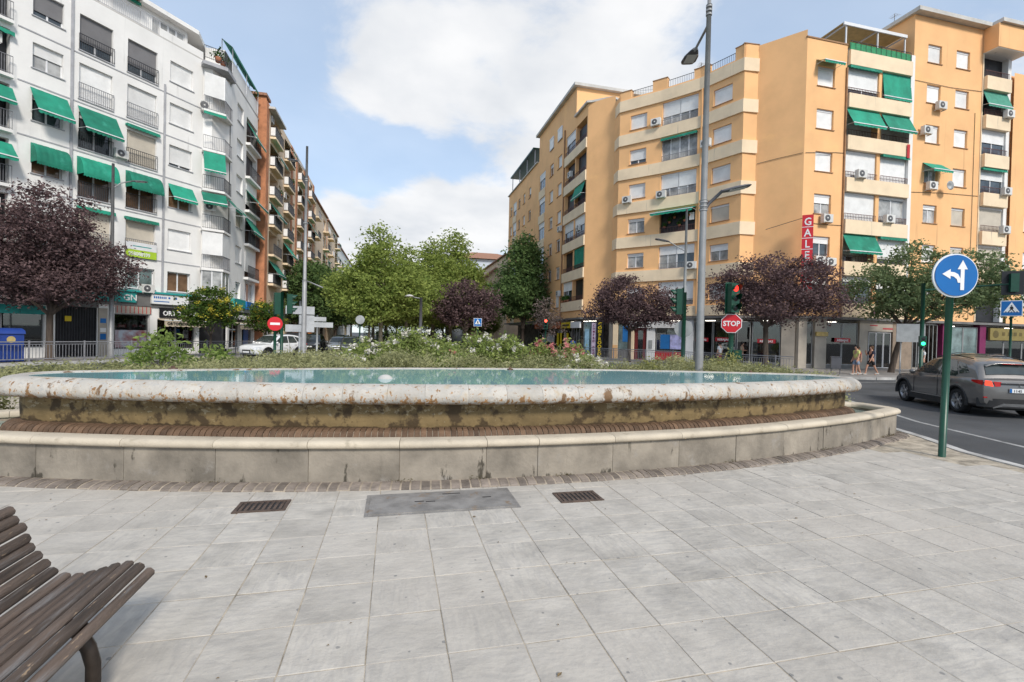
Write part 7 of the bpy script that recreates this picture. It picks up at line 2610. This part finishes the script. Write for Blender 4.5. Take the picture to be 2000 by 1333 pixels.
# purple plum trees
tree('plum_tree', 'large purple-leaved tree before the white building by the blue container', -17.4, 30.0,
     [(-0.8, 0.2, 6.3, 2.6, 2.4, 2.2), (1.2, 0.8, 5.3, 2.2, 2.1, 2.0), (-2.2, -1.0, 4.9, 2.3, 2.2, 2.0), (0.3, -0.4, 7.8, 1.7, 1.6, 1.5), (2.1, 1.3, 5.0, 1.4, 1.5, 1.4), (-0.1, 0.2, 4.2, 2.6, 2.4, 1.3)],
     2.6, 0.17, L_PUR, seed=1, ntip=640, per=58, sig=0.32, size=0.085, sc=0.95)
tree('plum_tree', 'purple-leaved tree in front of the estate agent sign', 17.5, 33.7,
     [(-0.6, 0.2, 5.2, 1.9, 1.8, 1.55), (1.5, -0.9, 4.5, 1.9, 1.7, 1.3), (-1.7, 0.9, 4.0, 1.5, 1.5, 1.1), (0.2, 0.0, 3.8, 2.6, 2.2, 1.0), (2.6, -1.6, 4.0, 1.2, 1.2, 1.0)],
     2.5, 0.15, L_PUR, seed=2, ntip=430, per=50, sig=0.27, size=0.085)
tree('plum_tree', 'purple-leaved tree behind the STOP sign', 22.9, 25.8,
     [(-0.3, 0.0, 5.7, 2.2, 2.0, 1.7), (2.0, -0.9, 5.5, 2.0, 1.9, 1.6), (-1.9, 0.9, 5.0, 1.7, 1.7, 1.5), (0.5, -0.3, 4.2, 3.0, 2.6, 1.1), (2.9, -1.6, 4.3, 1.4, 1.4, 1.2)],
     2.9, 0.17, L_PUR, seed=3, ntip=500, per=56, sig=0.28, size=0.08, lean=(0.0, 0.1))
tree('plum_tree', 'purple tree at the boulevard edge far down the avenue', 7.3, 50.5,
     [(-0.5, 0, 5.6, 2.2, 2.2, 2.1), (1.6, 0, 5.0, 2.3, 2.2, 1.8), (-1.9, 0, 4.2, 1.9, 1.9, 1.3), (0.3, 0, 3.6, 2.9, 2.6, 1.1)],
     2.2, 0.17, L_PUR, seed=4, ntip=320, per=34, sig=0.33, size=0.14)
tree('plum_tree', 'half bare greyish purple tree over the red signal', 14.6, 45.6,
     [(0, 0, 4.2, 1.4, 1.4, 1.5), (0.5, -0.3, 3.0, 1.5, 1.4, 1.0)],
     1.8, 0.12, L_PUR2, seed=5, ntip=130, per=14, sig=0.25, size=0.09, nlimb=60)
# green trees
tree('street_tree', 'spreading green tree behind the blue arrow sign', 31.4, 24.5,
     [(0.6, -0.6, 6.7, 2.1, 2.0, 1.5), (2.9, -2.2, 6.1, 2.1, 2.1, 1.7), (-1.2, 0.6, 5.6, 1.9, 1.8, 1.3), (1.6, -1.2, 4.9, 3.2, 2.8, 1.3), (4.3, -3.2, 5.0, 1.7, 1.7, 1.4), (0.0, 0.0, 4.3, 2.0, 1.8, 0.9)],
     3.0, 0.17, L_GRN, seed=6, ntip=480, per=46, sig=0.28, size=0.10, lean=(0.55, -0.35))
tree('street_tree', 'tall dark green tree on the avenue before the orange wing', 14.6, 54.5,
     [(0, 0, 8.6, 2.3, 2.3, 3.2), (-1.0, -0.5, 6.0, 2.7, 2.6, 2.4), (1.2, 0.5, 5.4, 2.3, 2.3, 2.2), (-0.3, 0, 11.0, 1.4, 1.4, 1.8), (0.8, 0, 9.9, 1.5, 1.4, 1.5)],
     2.4, 0.2, L_DRK, seed=7, ntip=560, per=34, sig=0.40, size=0.17, sc=1.08)
for k, (x, y, sc_, rz_, lb) in enumerate(((-9.3, 58.5, 1.0, 0.4, 'dark green tree beside the tall avenue pole'), (-9.4, 68, 1.06, 2.1, 'dark green tree behind the one at the avenue pole'), (-9.0, 80, 1.1, 4.0, 'third dark green tree along the brick side of the avenue'))):
    tree('street_tree', lb, x, y, [(0, 0, 7.0, 2.7, 2.7, 2.6), (-1.0, 1.0, 5.0, 2.6, 2.6, 2.2), (1.2, -1.0, 4.6, 2.5, 2.5, 2.1), (0.3, 0, 8.8, 1.7, 1.7, 1.5)],
         2.0, 0.2, L_DRK, seed=8, ntip=430, per=34, sig=0.40, size=0.17, key='dark', rz=rz_, sc=sc_, group='dark trees along the avenue pavement')
PL = [(-1.2, 45.0, 1.02, 0.0, 'nearest light green plane tree on the boulevard with a pale trunk'), (4.6, 60.5, 1.20, 1.4, 'tall light green plane tree above the purple avenue tree'), (1.2, 52.5, 0.98, 2.6, 'light green plane tree in the middle of the boulevard'), (-2.4, 58, 1.05, 3.4, 'light green plane tree behind the nearest one'), (7.4, 66, 1.42, 4.4, 'plane tree farther along the purple tree side'), (2.0, 76, 1.1, 5.2, 'plane tree in the depth of the boulevard'), (-1.5, 84, 1.15, 0.9, 'plane tree near the far end of the boulevard'), (7.0, 90, 1.2, 1.9, 'farthest plane tree below the brown hipped roof'), (12.5, 72, 0.75, 2.2, 'small plane tree before the gabled house')]
PL += [(x_, y_, s_, x_ + y_, 'one of the plane trees massed at the end of the boulevard') for x_, y_, s_ in ((-1.5, 98, 1.2), (3.0, 104, 1.25), (7.5, 108, 1.25), (-5.5, 112, 1.2), (0.5, 118, 1.3), (5.0, 122, 1.3), (10.5, 100, 1.1), (11.5, 118, 1.2), (-9, 96, 1.1), (-9, 108, 1.1), (3, 88, 1.1), (12.5, 86, 1.0), (-3.5, 128, 1.3), (9, 130, 1.3))]
for x, y, sc_, rz_, lb in PL:
    tree('plane_tree', lb, x, y, [(0, 0, 7.6, 2.4, 2.4, 2.2), (1.8, 0.6, 6.0, 2.3, 2.3, 1.8), (-2.2, -0.4, 5.4, 2.5, 2.3, 1.9), (0.3, -1.8, 5.4, 2.2, 2.0, 1.7), (-0.2, 1.8, 5.8, 2.2, 2.0, 1.8), (-0.3, 0.2, 9.9, 1.3, 1.3, 1.3), (-1.8, -1.2, 3.9, 1.8, 1.8, 1.1), (2.1, 1.0, 4.2, 2.0, 1.9, 1.3), (-0.4, -2.2, 3.8, 1.9, 1.6, 1.1)],
         3.2, 0.19, L_PLN, M_BARKP, seed=9, ntip=680, per=38, sig=0.40, size=0.15, key='plane', rz=rz_, sc=sc_, group='plane trees along the boulevard')

def infill(label, x0, x1, y0, y1, h, seed):  # leaf mass added to darken the bright gap beneath the avenue trees
    g_ = np.random.default_rng(seed)
    n = int((x1 - x0 + 1) * (y1 - y0 + 1) * 130)
    P = np.stack([g_.uniform(x0, x1, n), g_.uniform(y0, y1, n), h * g_.uniform(0, 1, n) ** 0.6 * (1 + 0.1 * np.sin(g_.uniform(0, 6, n)))], axis=1)
    o = link('infill', leaf_mesh('infill', P, g_, 0.14), L_DRK)
    tag(o, label, 'infill')
infill('added dark leaf hedge across the middle of the boulevard', -2.4, 7.6, 66.0, 67.2, 1.9, 60)
infill('added tall dark leaf hedge at the far end of the boulevard', -8, 13, 133, 135, 4.2, 61)
def koel(label, x, y, sc_, rz_):
    t = tree('golden_rain_tree', label, x, y, [(0, 0, 3.6, 1.1, 1.1, 0.95), (0.7, 0.4, 2.8, 1.0, 1.0, 0.8), (-0.7, -0.4, 2.7, 1.0, 1.0, 0.8)],
             1.5, 0.07, L_KOE, seed=10, ntip=190, per=24, sig=0.22, size=0.10, key='koel', rz=rz_, sc=sc_)
    if 'koelf' not in TREEC:
        rng = np.random.default_rng(11)
        tips, pts = crown_points([(0, 0, 3.8, 1.25, 1.25, 0.95), (0.8, 0.4, 2.9, 1.15, 1.15, 0.8), (-0.6, -0.6, 2.8, 1.15, 1.15, 0.8)], 36, 46, 0.13, rng)
        TREEC['koelf'] = leaf_mesh('blossom', pts, rng, 0.05)
    link('blossom', TREEC['koelf'], L_YEL, t)
koel('small tree with yellow blossom before the orthopaedic shop', -11.15, 33.7, 0.98, 0.3)
koel('little yellow-blossomed tree beside the twin traffic light', -8.9, 37.4, 0.84, 1.9)

# ---------------------------------------------------------------- planting behind the fountain
L_ROS = leaf_mat('grey green ground cover leaves', (0.15, 0.165, 0.06), (0.52, 0.51, 0.28), 0.4)
L_ROSE = leaf_mat('rose leaves', (0.11, 0.175, 0.04), (0.38, 0.43, 0.14), 0.4)
L_LIME = leaf_mat('yellowish shrub leaves', (0.17, 0.19, 0.05), (0.46, 0.43, 0.18), 0.35)
L_BIG = leaf_mat('broad bright leaves', (0.11, 0.19, 0.04), (0.30, 0.37, 0.11), 0.4)
P_WHI = leaf_mat('white petals', (0.62, 0.58, 0.50), (0.78, 0.76, 0.70), 0.25)
P_PNK = leaf_mat('pink petals', (0.55, 0.16, 0.16), (0.70, 0.34, 0.32), 0.25)
rng = np.random.default_rng(21)
def hedge_top(x, y):
    h = 1.06 + 0.07 * math.sin(x * 1.7) + 0.05 * math.sin(x * 4.1 + 1)
    if x < -2.5:
        h -= 0.05 * (-2.5 - x)
    if -2.5 < x < 4.8:
        h += 0.16
    if 5.1 < x < 6.3:
        h -= 0.35
    return h + 0.05 * math.sin(y * 3 + x)
pts = []
for _ in range(2900):
    x = rng.uniform(-8.6, 10.6)
    yb = 8.12 + 2.22 - (x - 1.8) ** 2 / 38 + 0.25
    y = rng.uniform(max(yb, 8.6 if x < -6 else yb), yb + 3.4)
    if y > 17.6 or (x > 9.6 and y < 9.3):
        continue
    ht = hedge_top(x, y) + (y - yb) * 0.03
    zc = ht * rng.uniform(0.55, 1.0) ** 0.6
    m = 34
    pts.append(np.array([x, y, zc]) + rng.normal(size=(m, 3)) * np.array([0.09, 0.09, 0.075]))
pts = np.concatenate(pts)
gc = link('ground_cover', leaf_mesh('ground_cover', pts, rng, 0.042, 0.30, -0.5), L_ROS)
tag(gc, 'grey green ground cover filling the bed behind the fountain', 'ground cover', kind='stuff')

def bush(name, label, x, y, h, r_, leaf, n=60, per=34, size=0.045, flowers=None, nf=0, fm=None, seed=0, cat='shrub', fsz=0.036, group=None, aspect=0.55):
    g_ = np.random.default_rng(seed)
    t = thing(name, label, cat, (x, y, 0), 0, group)
    mb = MB()
    tips = []
    for k in range(n):
        a = g_.uniform(0, 2 * PI)
        q = r_ * math.sqrt(g_.uniform(0, 1))
        z = h * (0.45 + 0.55 * (1 - (q / r_) ** 2) * g_.uniform(0.5, 1.05)) 
        p = Vector((q * math.cos(a), q * math.sin(a), z))
        tips.append(p)
        if k < 26:
            mb.tube([(p.x * 0.15, p.y * 0.15, 0), (p.x * 0.6, p.y * 0.6, z * 0.55), p], [0.012, 0.009, 0.004], 4, caps=False)
    link('stems', mb.mesh('stems'), M_BARK, t)
    P = np.concatenate([np.array(p) + g_.normal(size=(per, 3)) * np.array([0.11, 0.11, 0.10]) for p in tips])
    link('foliage', leaf_mesh('foliage', P, g_, size, aspect), leaf, t)
    if nf:
        hi = sorted(tips, key=lambda p: -p.z + g_.uniform(-0.25, 0.25))
        fp = []
        for k in range(nf):
            p = np.array(hi[k % len(hi)]) + g_.normal(size=3) * np.array([0.10, 0.10, 0.05]) + np.array([0, -0.06, 0.08])
            c = p + g_.normal(size=(26, 3)) * 0.034
            fp.append(c)
        link('blooms', leaf_mesh('blooms', np.concatenate(fp), g_, fsz, 0.9), fm, t)['kind'] = 'stuff'
    return t
RB = [(-0.6, 13.2, 1.66, 0.85, 90, 26, P_WHI, 'rose bush with white blooms nearest the silver and dark cars'), (0.35, 13.4, 1.98, 0.85, 100, 12, P_WHI, 'tall rose bush topped by a white spray in front of the plane trees'),
      (1.2, 13.0, 1.86, 0.9, 100, 6, P_WHI, 'green rose bush between the white spray and the salmon bloom'), (1.5, 12.0, 1.5, 0.7, 80, 2, P_PNK, 'green rose bush with one salmon bloom in the middle of the bed'),
      (2.2, 13.2, 1.9, 0.9, 100, 12, P_WHI, 'rose bush with pale blooms before the boulevard lamp'), (3.1, 12.9, 1.84, 0.95, 100, 9, P_WHI, 'broad green rose bush with a few white blooms before the purple avenue tree'),
      (3.9, 12.8, 1.72, 0.8, 90, 10, P_PNK, 'rose bush with scattered pink blooms before the dark avenue car'), (4.6, 12.3, 1.68, 0.75, 80, 34, P_PNK, 'rose bush crowned with pink blooms before the gold shop'),
      (4.7, 11.6, 1.42, 0.75, 80, 46, P_WHI, 'rose bush covered in white blooms at the end of the bed beside the pink roses'), (-1.1, 12.2, 1.32, 0.5, 60, 16, P_WHI, 'low rose bush with white blooms at the waterside before the cars')]
for k, (x, y, h, r_, n_, nf_, fm_, lb) in enumerate(RB):
    bush('rose_bush', lb, x, y, h * 0.95, r_ * 1.05, L_ROSE, n_ + 20, 40, 0.046, nf=int(nf_ * 1.4) if nf_ > 2 else nf_, fm=fm_, seed=31 + k, fsz=0.033)
for k, (x, y, h, r_, lb) in enumerate(((6.9, 11.9, 1.28, 0.5, 'yellowish low shrub between the pink roses and the side-on traffic light'), (7.9, 11.6, 1.2, 0.5, 'yellowish low shrub at the foot of the tall two-headed lamp post'), (8.9, 11.4, 1.5, 0.5, 'leafy bright shrub under the STOP sign'), (9.7, 11.0, 1.25, 0.4, 'last small shrub before the pavement with the walking people'))):
    bush('shrub', lb, x, y, h, r_, L_LIME, 40, 30, 0.04, seed=40 + k, group='low shrubs behind the fountain')
bush('shrub', 'grey green sprawling shrub between the fountain end and the road', 10.35, 9.9, 0.85, 0.55, L_ROS, 50, 30, 0.04, seed=47)
bush('shrub', 'grey green low shrub at the bench end of the fountain', -6.9, 9.8, 0.72, 0.6, L_ROS, 50, 30, 0.04, seed=48)
bush('broadleaf_plant', 'tall broad-leaved plant behind the water before the poster window', -5.6, 13.6, 1.72, 0.8, L_BIG, 60, 16, 0.075, seed=49, cat='plant', aspect=0.42)
bush('broadleaf_plant', 'second broad-leaved plant towards the orthopaedic shop', -4.6, 14.0, 1.45, 0.6, L_BIG, 40, 16, 0.07, seed=50, cat='plant', aspect=0.42)

# ---------------------------------------------------------------- leaves and twigs blown over the paving
mb = MB()
rr = random.Random(5)
for _ in range(150):
    x, y = rr.uniform(-3.5, 8.3), rr.uniform(2.3, 6.6)
    if y > fr_front(x) - 0.25:
        continue
    a = rr.uniform(0, 2 * PI)
    big = rr.random() < 0.10
    L_ = rr.uniform(0.018, 0.035) if big else rr.uniform(0.005, 0.013)
    w_ = L_ * rr.uniform(0.3, 0.6)
    c, s_ = math.cos(a), math.sin(a)
    z = 0.006
    q = [(-L_, 0, 0), (0, w_, 0.006), (L_, 0, 0.002), (0, -w_, 0.004)]
    mb.face([(x + px_ * c - py_ * s_, y + px_ * s_ + py_ * c, z + pz_) for px_, py_, pz_ in q])
lf = link('leaf_litter', mb.mesh('leaf_litter'), leaf_mat('dry leaf litter', (0.05, 0.035, 0.025), (0.30, 0.22, 0.12), 0.1))
tag(lf, 'dry leaves and crumbs scattered over the paving', 'leaf litter', kind='stuff')
# dry tufts along the fountain foot
g_ = np.random.default_rng(77)
P = []
for s_ in (-3.9, -1.6, -0.9, 0.35, 2.9, 5.4, 7.7, 7.9, 8.1):
    for _ in range(4):
        b_ = np.array(OUT.pt(s_ + g_.normal() * 0.12, 0.03, 0.05))
        P.append(b_ + g_.normal(size=(14, 3)) * np.array([0.05, 0.02, 0.018]))
lf = link('dry_weeds', leaf_mesh('dry_weeds', np.concatenate(P), g_, 0.018, 0.2), leaf_mat('dry weed blades', (0.06, 0.05, 0.02), (0.16, 0.13, 0.05), 0.2))
tag(lf, 'small dry weeds along the foot of the fountain wall', 'weeds', kind='stuff')
